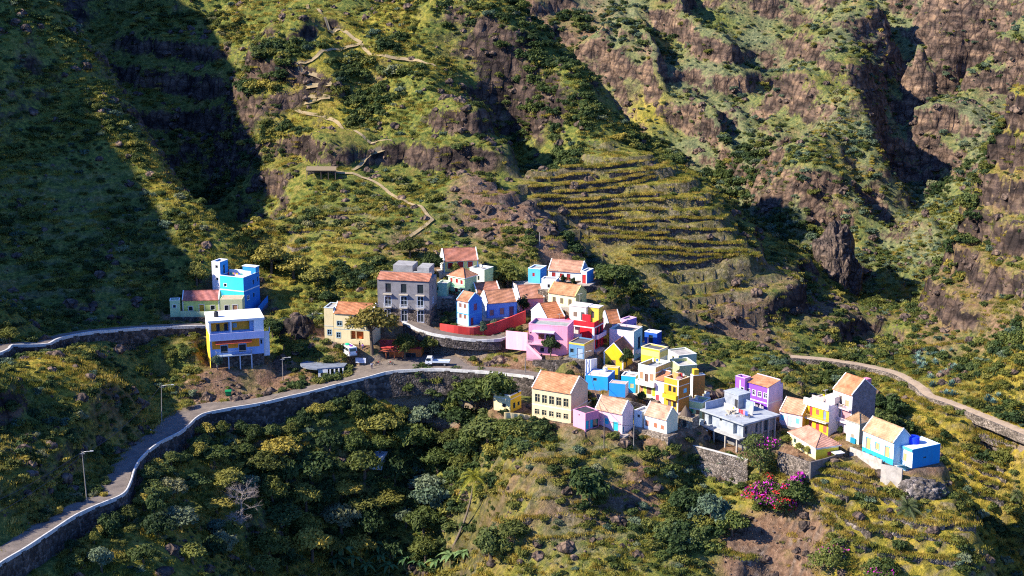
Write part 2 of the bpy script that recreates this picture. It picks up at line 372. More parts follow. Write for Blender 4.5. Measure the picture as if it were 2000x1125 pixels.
def concrete(c=(.33, .32, .31), scale=.6):
    key = ('c', c, scale)
    if key in MATS: return MATS[key]
    t = NT('concrete'); v = t.n('ShaderNodeNewGeometry').outputs['Position']
    n = t.noise(v, scale, 7, .7); n2 = t.noise(v, 4, 4)
    r = t.ramp(n.outputs[0], [(.3, tuple(x * .6 for x in c)), (.5, c), (.72, tuple(min(.8, x * 1.25) for x in c))])
    t.l(r.outputs[0], t.b.inputs['Base Color']); t.bump(n2.outputs[0], .4, .06)
    MATS[key] = t.m; return t.m
def simple(name, c, rough=.6, metal=0.0):
    key = ('m', name, c)
    if key in MATS: return MATS[key]
    t = NT(name); v = objvec(t); n = t.noise(v, 3, 3)
    col = t.mix(n.outputs[0], tuple(x * .8 for x in c), tuple(min(1, x * 1.15) for x in c)); t.l(col, t.b.inputs['Base Color'])
    t.b.inputs['Roughness'].default_value = rough; t.b.inputs['Metallic'].default_value = metal
    MATS[key] = t.m; return t.m
def glass():
    if 'glass' in MATS: return MATS['glass']
    t = NT('window_glass'); t.b.inputs['Base Color'].default_value = (.02, .028, .035, 1); t.b.inputs['Roughness'].default_value = .12; t.b.inputs['Specular IOR Level'].default_value = .6  # dark base colour stands in for the unlit interior behind the pane
    MATS['glass'] = t.m; return t.m
def brick(c=(.20, .10, .07)):
    key = ('b', c)
    if key in MATS: return MATS[key]
    t = NT('bare_blockwork'); v = objvec(t)
    sx = t.n('ShaderNodeSeparateXYZ'); t.l(v, sx.inputs[0]); cb = t.n('ShaderNodeCombineXYZ')
    t.l(t.math('ADD', sx.outputs[0], sx.outputs[1]), cb.inputs[0]); t.l(sx.outputs[2], cb.inputs[1])
    b = t.n('ShaderNodeTexBrick'); b.inputs['Scale'].default_value = 1.0; b.inputs['Brick Width'].default_value = .5; b.inputs['Row Height'].default_value = .28; b.inputs['Mortar Size'].default_value = .03
    b.inputs['Color1'].default_value = (*c, 1); b.inputs['Color2'].default_value = (c[0] * 1.5, c[1] * 1.6, c[2] * 1.8, 1); b.inputs['Mortar'].default_value = (.28, .25, .24, 1)
    t.l(cb.outputs[0], b.inputs['Vector']); n = t.noise(v, .8, 5); m = t.ramp(n.outputs[0], [(.35, (.7, .7, .7)), (.7, (1.15, 1.1, 1.1))])
    t.l(t.mix(1.0, b.outputs[0], m.outputs[0], 'MULTIPLY'), t.b.inputs['Base Color'])
    MATS[key] = t.m; return t.m

# ------------------------------------------------------------------ mesh helpers
class MB:
    def __init__(s): s.v, s.f, s.mi, s.mats = [], [], [], []
    def slot(s, m):
        if m not in s.mats: s.mats.append(m)
        return s.mats.index(m)
    def poly(s, pts, m):
        b = len(s.v); s.v += [tuple(p) for p in pts]; s.f.append(tuple(range(b, b + len(pts)))); s.mi.append(s.slot(m)); return s
    def box(s, a, b, m):
        x0, y0, z0 = [min(p, q) for p, q in zip(a, b)]; x1, y1, z1 = [max(p, q) for p, q in zip(a, b)]
        k = len(s.v); s.v += [(x0,y0,z0),(x1,y0,z0),(x1,y1,z0),(x0,y1,z0),(x0,y0,z1),(x1,y0,z1),(x1,y1,z1),(x0,y1,z1)]
        for q in ((0,3,2,1),(4,5,6,7),(0,1,5,4),(1,2,6,5),(2,3,7,6),(3,0,4,7)):
            s.f.append(tuple(k + i for i in q)); s.mi.append(s.slot(m))
        return s
    def prism(s, pts, off, m):
        """closed extrusion of polygon pts by vector off"""
        n = len(pts); k = len(s.v); s.v += [tuple(p) for p in pts] + [tuple(Vector(p) + Vector(off)) for p in pts]; i = s.slot(m)
        s.f.append(tuple(range(k + n - 1, k - 1, -1))); s.mi.append(i); s.f.append(tuple(range(k + n, k + 2 * n))); s.mi.append(i)
        for a in range(n):
            b = (a + 1) % n; s.f.append((k + a, k + b, k + n + b, k + n + a)); s.mi.append(i)
        return s
    def tube(s, pts, radii, m, n=6, cap=True):
        pts = [Vector(p) for p in pts]
        if not hasattr(radii, '__len__'): radii = [radii] * len(pts)
        k0 = len(s.v); i = s.slot(m)
        for a, p in enumerate(pts):
            d = (pts[min(a + 1, len(pts) - 1)] - pts[max(a - 1, 0)]).normalized()
            u = d.cross(Vector((0, 0, 1)) if abs(d.z) < .9 else Vector((1, 0, 0))).normalized(); w = d.cross(u)
            for b in range(n):
                t = 2 * math.pi * b / n; s.v.append(tuple(p + radii[a] * (math.cos(t) * u + math.sin(t) * w)))
        for a in range(len(pts) - 1):
            for b in range(n):
                c = (b + 1) % n; s.f.append((k0 + a * n + b, k0 + a * n + c, k0 + a * n + n + c, k0 + a * n + n + b)); s.mi.append(i)
        if cap:
            s.f.append(tuple(k0 + b for b in range(n - 1, -1, -1))); s.mi.append(i)
            e = k0 + (len(pts) - 1) * n; s.f.append(tuple(e + b for b in range(n))); s.mi.append(i)
        return s
    def lathe(s, prof, m, c=(0, 0, 0), n=12):
        return s.tube_prof(prof, m, c, n)
    def tube_prof(s, prof, m, c=(0, 0, 0), n=12):
        k0 = len(s.v); i = s.slot(m)
        for r, z in prof:
            for b in range(n):
                t = 2 * math.pi * b / n; s.v.append((c[0] + r * math.cos(t), c[1] + r * math.sin(t), c[2] + z))
        for a in range(len(prof) - 1):
            for b in range(n):
                d = (b + 1) % n; s.f.append((k0 + a * n + b, k0 + a * n + d, k0 + a * n + n + d, k0 + a * n + n + b)); s.mi.append(i)
        s.f.append(tuple(k0 + b for b in range(n - 1, -1, -1))); s.mi.append(i); e = k0 + (len(prof) - 1) * n
        s.f.append(tuple(e + b for b in range(n))); s.mi.append(i)
        return s
    def build(s, name, parent=None, loc=None, rot=None, smooth=False):
        me = bpy.data.meshes.new(name); me.from_pydata(s.v, [], s.f)
        for m in s.mats: me.materials.append(m)
        me.polygons.foreach_set('material_index', s.mi)
        if smooth: me.polygons.foreach_set('use_smooth', [True] * len(s.f))
        me.update(); return link(name, me, parent, loc, rot)
def link(name, data, parent=None, loc=None, rot=None):
    o = bpy.data.objects.new(name, data); COL.objects.link(o)
    if parent is not None: o.parent = parent
    if loc is not None: o.location = loc
    if rot is not None: o.rotation_euler = rot if hasattr(rot, '__len__') else (0, 0, rot)
    return o
def tag(o, label=None, cat=None, group=None, kind=None):
    if label: o['label'] = label
    if cat: o['category'] = cat
    if group: o['group'] = group
    if kind: o['kind'] = kind
    return o
def thing(name, label, cat, loc=(0, 0, 0), rot=0.0, group=None):
    return tag(link(name, None, None, loc, rot), label, cat, group)
def dup(src, loc, rot=(0, 0, 0), scale=1.0, label=None, group=None):
    c = src.copy(); COL.objects.link(c); c.location = loc; c.rotation_euler = rot if hasattr(rot, '__len__') else (0, 0, rot)
    c.scale = (scale,) * 3 if not hasattr(scale, '__len__') else scale
    if label: c['label'] = label
    if group: c['group'] = group
    for ch in src.children:
        d = ch.copy(); COL.objects.link(d); d.parent = c
        for g in ch.children:
            e = g.copy(); COL.objects.link(e); e.parent = d
    return c

def basalt(c=(1, 1, 1)):
    key = ('ba', c)
    if key in MATS: return MATS[key]
    t = NT('basalt'); P_ = t.n('ShaderNodeNewGeometry').outputs['Position']; mp = t.n('ShaderNodeMapping'); mp.inputs['Scale'].default_value = (.16, .16, .4); t.l(P_, mp.inputs[0])
    n = t.noise(mp.outputs[0], 1.0, 9, .72).outputs[0]; vm = t.n('ShaderNodeMapping'); vm.inputs['Scale'].default_value = (.8, .8, .4); t.l(P_, vm.inputs[0])
    vo = t.n('ShaderNodeTexVoronoi', feature='DISTANCE_TO_EDGE'); vo.inputs['Scale'].default_value = .7; t.l(vm.outputs[0], vo.inputs['Vector'])
    r = t.ramp(n, [(.28, (.02, .017, .016)), (.44, (.07, .052, .044)), (.55, (.14, .10, .08)), (.66, (.22, .155, .11)), (.82, (.34, .27, .21))]); k = t.ramp(vo.outputs['Distance'], [(0, (.25, .24, .24)), (.10, (.9, .9, .9)), (.3, (1.1, 1.08, 1.05))])
    col = t.mix(.9, r.outputs[0], k.outputs[0], 'MULTIPLY'); col = t.mix(1.0, col, c, 'MULTIPLY'); t.l(col, t.b.inputs['Base Color']); t.bump(t.math('ADD', n, t.math('MULTIPLY', vo.outputs['Distance'], 2.0)), 1.0, 1.0)
    MATS[key] = t.m; return t.m
# ------------------------------------------------------------------ houses
HOUSES = []
def H(key, label, xl, xc, xr, yb, yt, yaw, D=None, dep=None, w=None, cat='house', name='house', **k):
    D = D or Dv(yb)
    s = K * D / FPX / math.cos(PITCH) * .985
    bx = tuple(K * v for v in P(xc, yb, D)); al = math.atan2(bx[0], bx[1]); ya = R(yaw)
    h = dict(px=xc, key=key, label=label, name=name, cat=cat, base=bx, rot=-(ya + al), **k)
    if yaw > 0:
        W = w or (xc - xl) * s / math.cos(ya); dp = dep or (xr - xc) * s / math.sin(ya); h['x0'], h['x1'] = -W, 0.0
    else:
        W = w or (xr - xc) * s / math.cos(ya); dp = dep or (xc - xl) * s / math.sin(-ya); h['x0'], h['x1'] = 0.0, W
    h['p'] = s * 1.035; h['w'], h['dep'], h['h'], h['vis'] = W, dp, (yb - yt) * s * 1.035, ('r' if yaw > 0 else 'l')
    c, sn = math.cos(h['rot']), math.sin(h['rot']); mx, my = (h['x0'] + h['x1']) / 2, dp / 2
    h['ctr'] = (bx[0] + mx * c - my * sn, bx[1] + mx * sn + my * c); h['rad'] = .5 * math.hypot(W, dp)
    HOUSES.append(h); return h
def fpt(h, face, a, o, z):
    if face == 'f': return (h['x0'] + a, -o, z)
    if face == 'r': return (h['x1'] + o, a, z)
    if face == 'l': return (h['x0'] - o, h['dep'] - a, z)
    return (h['x1'] - a, h['dep'] + o, z)
def fw(h, face): return h['w'] if face in 'fb' else h['dep']
def facade(mb, h, face, z0, z1, ops, mat, tri=0.0, reveal=.22):
    W = fw(h, face); xs, zs = {0.0, W}, {z0, z1}
    for o in ops:
        xs |= {o[1], o[2]}; zs |= {o[3], o[4]}
    xs, zs = sorted(xs), sorted(zs)
    q = lambda a, z, o=0: fpt(h, face, a, o, z)
    for i in range(len(xs) - 1):
        for j in range(len(zs) - 1):
            ca, cz_ = (xs[i] + xs[i + 1]) / 2, (zs[j] + zs[j + 1]) / 2
            if any(o[1] < ca < o[2] and o[3] < cz_ < o[4] for o in ops): continue
            mb.poly([q(xs[i], zs[j]), q(xs[i + 1], zs[j]), q(xs[i + 1], zs[j + 1]), q(xs[i], zs[j + 1])], mat)
    for o in ops:
        a, b, c, d = o[1:5]; r = -(o[6] if len(o) > 6 else reveal)
        mb.poly([q(a, c), q(a, d), q(a, d, r), q(a, c, r)], mat); mb.poly([q(b, c), q(b, c, r), q(b, d, r), q(b, d)], mat)
        mb.poly([q(a, d), q(b, d), q(b, d, r), q(a, d, r)], mat); mb.poly([q(a, c), q(a, c, r), q(b, c, r), q(b, c)], mat)
        if o[0] in 'or': mb.poly([q(a, c, r), q(a, d, r), q(b, d, r), q(b, c, r)][::-1], o[5] or mat)
    if tri: mb.poly([q(0, z1), q(W, z1), q(W / 2, z1 + tri)], mat)
def fbox(mb, h, face, a0, a1, o0, o1, z0, z1, m): return mb.box(fpt(h, face, a0, o0, z0), fpt(h, face, a1, o1, z1), m)
def op_child(root, h, face, o):
    kind, a, b, c, d, (fm, lm) = o[0], o[1], o[2], o[3], o[4], o[5]
    t, pr = h.get('trim_w', .13), .035
    mb = MB()
    if fm is not None:
        fbox(mb, h, face, a - t, a, -.02, pr, c - (t if kind in 'ws' else 0), d + t, fm); fbox(mb, h, face, b, b + t, -.02, pr, c - (t if kind in 'ws' else 0), d + t, fm)
        fbox(mb, h, face, a, b, -.02, pr, d, d + t, fm)
        if kind in 'ws': fbox(mb, h, face, a, b, -.02, pr + .03, c - t, c, fm)
    if kind in 'wg':
        fr = fm or lm; e = .06
        if kind == 'w':
            mid = (a + b) / 2; fbox(mb, h, face, mid - .04, mid + .04, -.14, -.08, c + e, d - e, fr); fbox(mb, h, face, a + e, b - e, -.135, -.085, c + (d - c) * .62 - .03, c + (d - c) * .62 + .03, fr)
        fbox(mb, h, face, a, a + e, -.15, -.07, c, d, fr); fbox(mb, h, face, b - e, b, -.15, -.07, c, d, fr); fbox(mb, h, face, a + e, b - e, -.15, -.07, c, c + e, fr); fbox(mb, h, face, a + e, b - e, -.15, -.07, d - e, d, fr)
        r = mb.build('window', root); p = MB(); fbox(p, h, face, a, b, -.2, -.165, c, d, glass()); p.build('pane', r)
    elif kind == 's':
        if not mb.v: fbox(mb, h, face, a, b, -.08, -.02, c, c + .05, lm)
        r = mb.build('window', root); p = MB(); mid = (a + b) / 2
        fbox(p, h, face, a, mid - .015, -.1, -.05, c, d, lm); fbox(p, h, face, mid + .015, b, -.1, -.05, c, d, lm)
        for k in range(1, 5):
            z = c + (d - c) * k / 5; fbox(p, h, face, a + .06, mid - .06, -.05, -.03, z - .05, z, lm); fbox(p, h, face, mid + .06, b - .06, -.05, -.03, z - .05, z, lm)
        p.build('shutter', r)
    elif kind == 'd':
        if not mb.v: fbox(mb, h, face, a, b, -.14, -.02, d - .06, d, lm)
        r = mb.build('door', root); p = MB(); fbox(p, h, face, a, b, -.16, -.1, c, d - .065, lm)
        mid = (a + b) / 2; fbox(p, h, face, a + .1, b - .1, -.1, -.08, c + .2, c + (d - c) * .45, lm); fbox(p, h, face, a + .1, b - .1, -.1, -.08, c + (d - c) * .52, d - .2, lm)
        fbox(p, h, face, b - .16, b - .1, -.1, -.03, c + (d - c) * .48, c + (d - c) * .51, simple('handle', (.1, .1, .1), .4)); p.build('leaf', r)
def ops_of(h, face, raw):
    """raw: (kind, centre fraction, sill in px above the base, width in m, height in px[, frame colour, leaf colour])"""
    out = []; W = fw(h, face)
    for o in raw:
        k, cf, z, ww, hh = o[:5]; z *= h['p']; hh *= h['p']; fm = o[5] if len(o) > 5 else h.get('fc', WHT); lm = o[6] if len(o) > 6 else {'s': h.get('sc', BRN), 'd': h.get('dc', BRN), 'w': None, 'g': GRY, 'o': None, 'r': None}[k]
        ww = min(ww, W * .9); a = min(max(cf * W - ww / 2, .06), W - ww - .06)
        if z + hh > h['h'] - .1: hh = h['h'] - .1 - z
        if hh < .2: continue
        pm = lambda c: None if c is None else (c if not isinstance(c, tuple) else paint(c, .6))
        if k in 'or': out.append((k, a, a + ww, z, z + hh, pm(fm) if k == 'r' else None, {'o': .9, 'r': 1.0}[k]))
        else: out.append((k, a, a + ww, z, z + hh, (pm(fm), pm(lm))))
    return out
WHT, GRY, BRN = (.78, .77, .74), (.22, .22, .23), (.13, .06, .04)
def row(kind, n, z, w, hh, a=.15, b=.85, *cols):
    return [(kind, a + (b - a) * (k / (n - 1) if n > 1 else .5), z, w, hh, *cols) for k in range(n)]
def build_house(h):
    root = thing(h['name'], h['label'], h['cat'], h['base'], h['rot'], h.get('group'))
    W, D, Ht, x0, x1 = h['w'], h['dep'], h['h'], h['x0'], h['x1']
    fnd = h.get('fnd', 2.6); mf = h['f'] if not isinstance(h['f'], tuple) else paint(h['f'])
    ms = h.get('s', h['f']); ms = ms if not isinstance(ms, tuple) else paint(ms)  # side colour s: mostly shade put into the paint, sometimes a real second paint
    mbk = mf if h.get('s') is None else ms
    roof = h['roof']; rt = roof[0]; rise = roof[1]; ax = roof[2] if rt == 'gable' else None
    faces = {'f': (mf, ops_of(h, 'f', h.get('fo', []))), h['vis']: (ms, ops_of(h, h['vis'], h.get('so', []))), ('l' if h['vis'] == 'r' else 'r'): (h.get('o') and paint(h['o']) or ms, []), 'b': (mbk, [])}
    mb = MB()
    for fc, (m, ops) in faces.items():
        tri = rise if rt == 'gable' and ((ax == 'x' and fc in 'lr') or (ax == 'y' and fc in 'fb')) else 0
        facade(mb, h, fc, -fnd, Ht, ops, m, tri)
    if rt == 'flat':
        t = .18; zi = Ht - rise
        for p0, p1, m in (((x0 + t, D - t), (x0 + t, t), ms), ((x1 - t, t), (x1 - t, D - t), ms), ((x1 - t, D - t), (x0 + t, D - t), mf), ((x0 + t, t), (x1 - t, t), mf)):
            mb.poly([(*p0, zi - .1), (*p1, zi - .1), (*p1, Ht), (*p0, Ht)][::-1], m)
        mb.poly([(x0, 0, Ht), (x1, 0, Ht), (x1 - t, t, Ht), (x0 + t, t, Ht)], mf); mb.poly([(x1, D, Ht), (x0, D, Ht), (x0 + t, D - t, Ht), (x1 - t, D - t, Ht)], mf)
        mb.poly([(x1, 0, Ht), (x1, D, Ht), (x1 - t, D - t, Ht), (x1 - t, t, Ht)], ms); mb.poly([(x0, D, Ht), (x0, 0, Ht), (x0 + t, t, Ht), (x0 + t, D - t, Ht)], ms)
    mb.build('wall', root)
    tile_c = h.get('tile', (.52, .235, .125)); ov = h.get('ov', .28)
    if rt == 'flat':
        r = MB(); r.box((x0 + .18, .18, Ht - rise - .12), (x1 - .18, D - .18, Ht - rise), concrete(h.get('deck', (.36, .34, .31)))); r.build('roof', root)
        if len(roof) > 2 and roof[2]:
            c = MB(); m = paint(roof[2]); e, g, zz = .05, .25, Ht + .004
            c.box((x0 - e, -e, zz), (x1 + e, g, zz + .12), m); c.box((x0 - e, D - g, zz), (x1 + e, D + e, zz + .12), m); c.box((x0 - e, g, zz), (x0 + g, D - g, zz + .12), m); c.box((x1 - g, g, zz), (x1 + e, D - g, zz + .12), m)
            c.build('coping', root)
    elif rt == 'gable':
        m = tiles(ax, tile_c); r = MB(); th = .13; vg = h.get('verge', WHT); oe = .0 if vg else ov
        if ax == 'x':
            sl = rise / (D / 2); A = lambda x, y, z: (x, y, z)
            L0, L1, half = x0, x1, D / 2
        else:
            sl = rise / (W / 2); A = lambda x, y, z: ((x0 + x1) / 2 - W / 2 + y, x, z); L0, L1, half = 0, D, W / 2
        for k in (0, 1):
            ye = -ov if k == 0 else 2 * half + ov; ze = Ht - sl * ov
            p = [A(L0 - oe, ye, ze + .03), A(L1 + oe, ye, ze + .03), A(L1 + oe, half, Ht + rise + .03), A(L0 - oe, half, Ht + rise + .03)]
            if k: p = p[::-1]
            if ax == 'y': p = p[::-1]
            r.prism([tuple(q) for q in p], (0, 0, th), m)
        ro = r.build('roof', root)
        rg = MB(); rg.tube([A(L0 - oe, half, Ht + rise + .15), A(L1 + oe, half, Ht + rise + .15)], .11, tiles(ax, tuple(v * .8 for v in tile_c)), 6); rg.build('ridge_tiles', ro)
        if vg:
            vm = paint(vg)
            for L, dl in ((L0, -.05), (L1 - .24, .05)):
                vb = MB()
                for k in (0, 1):
                    y0_, y1_ = (-ov * .6, half) if k == 0 else (2 * half + ov * .6, half)
                    z0_, z1_ = Ht - sl * ov * .6 + .1, Ht + rise + .1
                    pts = [A(L + dl, y0_, z0_), A(L + dl, y1_, z1_), A(L + dl, y1_, z1_ + .2), A(L + dl, y0_, z0_ + .2)]
                    off = Vector(A(1, 0, 0)) - Vector(A(0, 0, 0)); vb.prism(pts, off * .24, vm)
                vb.build('verge', ro)
    elif rt == 'hip':
        m1, m2 = tiles('x', tile_c), tiles('y', tile_c); r = MB(); a = (x0 - ov, -ov, Ht + .02); b = (x1 + ov, -ov, Ht + .02); c = (x1 + ov, D + ov, Ht + .02); d = (x0 - ov, D + ov, Ht + .02)
        mx = (x0 + x1) / 2; zt = Ht + rise
        if W > D: e1, e2 = (x0 + D / 2, D / 2, zt), (x1 - D / 2, D / 2, zt); quads = [([a, b, e2, e1], m1), ([c, d, e1, e2], m1), ([b, c, e2], m2), ([d, a, e1], m2)]
        else: e1, e2 = (mx, W / 2, zt), (mx, D - W / 2, zt); quads = [([a, b, e1], m1), ([c, d, e2], m1), ([b, c, e2, e1], m2), ([d, a, e1, e2], m2)]
        for q, m in quads: r.poly(q, m)
        fm_ = paint(h.get('fascia', WHT)); r.poly([d, c, b, a], fm_)
        ro = r.build('roof', root); hb = MB()
        for p, q in ((a, e1), (b, e2 if W > D else e1), (c, e2), (d, e1 if W > D else e2), (e1, e2)):
            if (Vector(p) - Vector(q)).length > .05: hb.tube([Vector(p) + Vector((0, 0, .04)), Vector(q) + Vector((0, 0, .04))], .09, tiles('x', tuple(v * .8 for v in tile_c)), 5)
        hb.build('hip_tiles', ro)
        ev = MB(); e = ov
        ev.box((x0 - e, -e, Ht - .16), (x1 + e, 0 - .004, Ht + .012), fm_); ev.box((x0 - e, D + .004, Ht - .16), (x1 + e, D + e, Ht + .012), fm_); ev.box((x0 - e, 0, Ht - .16), (x0 - .004, D, Ht + .012), fm_); ev.box((x1 + .004, 0, Ht - .16), (x1 + e, D, Ht + .012), fm_); ev.build('eaves', ro)
    elif rt == 'mono':   # shallow tiled slope falling to the front with a parapet behind
        m = tiles('x', tile_c); r = MB(); d_ = roof[2]
        r.prism([(x0 - .05, -ov, Ht + .02), (x1 + .05, -ov, Ht + .02), (x1 + .05, d_, Ht + rise), (x0 - .05, d_, Ht + rise)], (0, 0, .12), m); ro = r.build('roof', root)
        b = MB(); b.box((x0, .02, Ht + .002), (x1, D, Ht + .05), concrete()); b.box((x0, d_ + .01, Ht + .05), (x1, d_ + .25, Ht + rise + .25), ms)
        b.prism([(x1 - .2, .3, Ht + .05), (x1 - .2, d_, Ht + .05), (x1 - .2, d_, Ht + rise)], (.2 + .03, 0, 0), ms); b.build('parapet', root)
    for fc, (m, ops) in faces.items():
        for o in ops:
            if o[0] not in 'or': op_child(root, h, fc, o)
    ap = h.get('apron')
    if ap is None: ap = 1.5 if h['cat'] in ('house', 'annex') and 780 < h['px'] < 1400 and h['key'] not in ('school', 'grey_block', 'concrete_house', 'pink_big', 'school_wing', 'pink_annex', 'stone_ruin', 'blue_yard') else 0
    if ap:
        q = MB(); am = [stone((.24, .19, .15), 2.2, .3), concrete((.36, .31, .27)), paint((.50, .40, .33), .9, 1.6)][len(h['label']) % 3]
        q.box((x0 - (ap if h['vis'] == 'l' else .6), -ap, -3.2), (x1 + (ap if h['vis'] == 'r' else .6), D * .6, .02), am); q.build('terrace', root)
    for ex in (h['ex'](h['p']) if 'ex' in h else []): EXTRA[ex[0]](root, h, *ex[1:])
    return root
# ---- extra parts
def pm(c): return c if not isinstance(c, tuple) else paint(c)
def ex_balc(root, h, face, a, b, z, out, slab=WHT, rail=WHT, style='bars', hh=.95):
    W = fw(h, face); a, b = a * W, b * W; m = MB(); fbox(m, h, face, a, b, .003, out, z - .16, z, pm(slab)); r = m.build('balcony', root)
    q = MB(); rm = pm(rail)
    if style == 'solid':
        fbox(q, h, face, a, b, out - .12, out + .01, z + .002, z + hh, rm)
        fbox(q, h, face, a, a + .12, .004, out - .12, z + .002, z + hh, rm); fbox(q, h, face, b - .12, b, .004, out - .12, z + .002, z + hh, rm)
    else:
        for z_ in (z + hh - .06, z + .12): 
            fbox(q, h, face, a, b, out - .06, out - .01, z_, z_ + .06, rm); fbox(q, h, face, a, a + .05, .004, out - .06, z_, z_ + .06, rm); fbox(q, h, face, b - .05, b, .004, out - .06, z_, z_ + .06, rm)
        n = max(3, int((b - a) / .22))
        for k in range(n + 1):
            x = a + .02 + (b - a - .06) * k / n; fbox(q, h, face, x, x + .04, out - .055, out - .015, z, z + hh - .06, rm)
        for k in range(1, max(2, int(out / .25))):
            o = out * k / max(2, int(out / .25)); fbox(q, h, face, a + .005, a + .045, o, o + .04, z, z + hh - .06, rm); fbox(q, h, face, b - .045, b - .005, o, o + .04, z, z + hh - .06, rm)
    q.build('railing', r); return r
def ex_band(root, h, z, hh, c, side=True, pr=.04):
    m = MB(); fbox(m, h, 'f', 0, h['w'], -.02, pr, z, z + hh, pm(c))
    if side: fbox(m, h, h['vis'], 0, h['dep'], -.02, pr - .003, z + .002, z + hh - .002, pm(c))
    m.build('trim_band', root)
def ex_quoin(root, h, c, w=.22, tops=True):
    cm = pm(c); v = h['vis']; near0 = 'l' in v; W, Dp = h['w'], h['dep']
    m = MB(); fbox(m, h, 'f', -.03, w, -.02, .034, 0, h['h'], cm); 
    if v == 'l': fbox(m, h, v, Dp - w, Dp - .003, -.02, .031, 0, h['h'] - .002, cm)
    m.build('corner_trim', root)
    m = MB(); fbox(m, h, 'f', W - w, W + .03, -.02, .034, 0, h['h'], cm)
    if v == 'r': fbox(m, h, v, .003, w, -.02, .031, 0, h['h'] - .002, cm)
    m.build('corner_trim', root)
    if tops: m = MB(); fbox(m, h, 'f', w, W - w, -.02, .033, h['h'] - w, h['h'] - .003, cm); m.build('eave_trim', root)
def ex_awning(root, h, face, a, b, z, out, drop, c):
    W = fw(h, face); a, b = a * W, b * W; q = lambda x, o, zz: fpt(h, face, x, o, zz)
    m = MB(); m.prism([q(a, .01, z), q(b, .01, z), q(b, out, z - drop), q(a, out, z - drop)], (0, 0, .06), pm(c)); m.build('awning', root)
def ex_room(root, h, xa, xb, ya, yb, z, hh, c, lip=None, ops=()):
    """a room on the roof, fractions of the plan"""
    hx = dict(h); hx['x0'] = h['x0'] + xa * h['w']; hx['x1'] = h['x0'] + xb * h['w']; hx['w'] = hx['x1'] - hx['x0']; X = MB()
    y0, y1 = ya * h['dep'], yb * h['dep']; m = pm(c)
    X.box((hx['x0'], y0, z), (hx['x1'], y1, z + hh), m); r = X.build('roof_room', root)
    if lip:
        l = MB(); l.box((hx['x0'] - .15, y0 - .15, z + hh + .003), (hx['x1'] + .15, y1 + .15, z + hh + .16), pm(lip)); l.build('slab', r)
    for (face, cf, zz, ww, oh, col) in ops:
        b = MB()
        if face == 'f': xx = hx['x0'] + cf * hx['w']; b.box((xx - ww / 2, y0 - .04, z + zz), (xx + ww / 2, y0 + .02, z + zz + oh), pm(col))
        else:
            yy = y0 + cf * (y1 - y0); xx = hx['x1'] if h['vis'] == 'r' else hx['x0']; b.box((xx - .04, yy - ww / 2, z + zz), (xx + .04, yy + ww / 2, z + zz + oh), pm(col))
        b.build('door' if oh > 1.5 else 'window', r)
def ex_box(root, h, name, face, a, b, o0, o1, z0, z1, c):
    m = MB(); fbox(m, h, face, a * fw(h, face), b * fw(h, face), o0, o1, z0, z1, pm(c)); return m.build(name, root)
def ex_slab(root, h, z, th, e, c, name='cornice'):
    m = MB(); m.box((h['x0'] - e, -e, z), (h['x1'] + e, h['dep'] + e, z + th), pm(c)); m.build(name, root)
def ex_pillars(root, h, face, n, a, b, out, z0, z1, w, c):
    W = fw(h, face)
    for k in range(n):
        x = (a + (b - a) * k / max(1, n - 1)) * W; m = MB(); fbox(m, h, face, x - w / 2, x + w / 2, out - w, out, z0, z1, pm(c)); m.build('pillar', root)
def ex_stair(root, h, face, a0, a1, out0, out1, z0, z1, c, rail=None, rh=.8):
    """flight along the face from (a0,z0) to (a1,z1)"""
    W = fw(h, face); a0, a1 = a0 * W, a1 * W; n = max(4, int(abs(z1 - z0) / .2)); m = MB()
    for k in range(n):
        x0 = a0 + (a1 - a0) * k / n; x1 = a0 + (a1 - a0) * (k + 1) / n; zt = z0 + (z1 - z0) * (k + 1) / n
        fbox(m, h, face, x0, x1, out0, out1, min(z0, z1) - .4, zt, pm(c))
    r = m.build('staircase', root)
    if rail:
        q = MB(); pts = [fpt(h, face, a0, out1 + .002, z0 - .2), fpt(h, face, a1, out1 + .002, z1 - .2), fpt(h, face, a1, out1 + .002, z1 + rh), fpt(h, face, a0, out1 + .002, z0 + rh)]
        off = Vector(fpt(h, face, 0, .14, 0)) - Vector(fpt(h, face, 0, 0, 0)); q.prism(pts, off, pm(rail)); q.build('parapet', r)
def ex_roofwall(root, h, pts, z, hh, c, th=.18):
    """low wall on the roof along fractional plan points"""
    m = MB()
    for (xa, ya), (xb, yb) in zip(pts, pts[1:]):
        p0 = (h['x0'] + xa * h['w'], ya * h['dep']); p1 = (h['x0'] + xb * h['w'], yb * h['dep'])
        m.box((min(p0[0], p1[0]) - th / 2, min(p0[1], p1[1]) - th / 2, z), (max(p0[0], p1[0]) + th / 2, max(p0[1], p1[1]) + th / 2, z + hh), pm(c))
    m.build('parapet', root)
def ex_gableband(root, h, c):
    pass
EXTRA = dict(balc=ex_balc, band=ex_band, quoin=ex_quoin, awning=ex_awning, room=ex_room, box=ex_box, slab=ex_slab, pillars=ex_pillars, stair=ex_stair, rwall=ex_roofwall)
# ------------------------------------------------------------------ the houses of the village
CRM, PYEL, YEL, ORG = (.66,.54,.31), (.74,.66,.34), (.78,.50,.02), (.70,.28,.02)
CYAN, BLUE, PBLUE, TEAL = (.02,.36,.70), (.02,.20,.62), (.42,.66,.82), (.0,.38,.50)
PINK, PPINK, RED, LAV = (.70,.27,.42), (.74,.52,.55), (.62,.008,.02), (.50,.34,.62)
GRN, PGRN, GREY = (.40,.60,.34), (.66,.70,.40), (.24,.23,.24)
REDW, TAN, CONC = (.35,.02,.02), (.50,.30,.16), (.34,.335,.33)
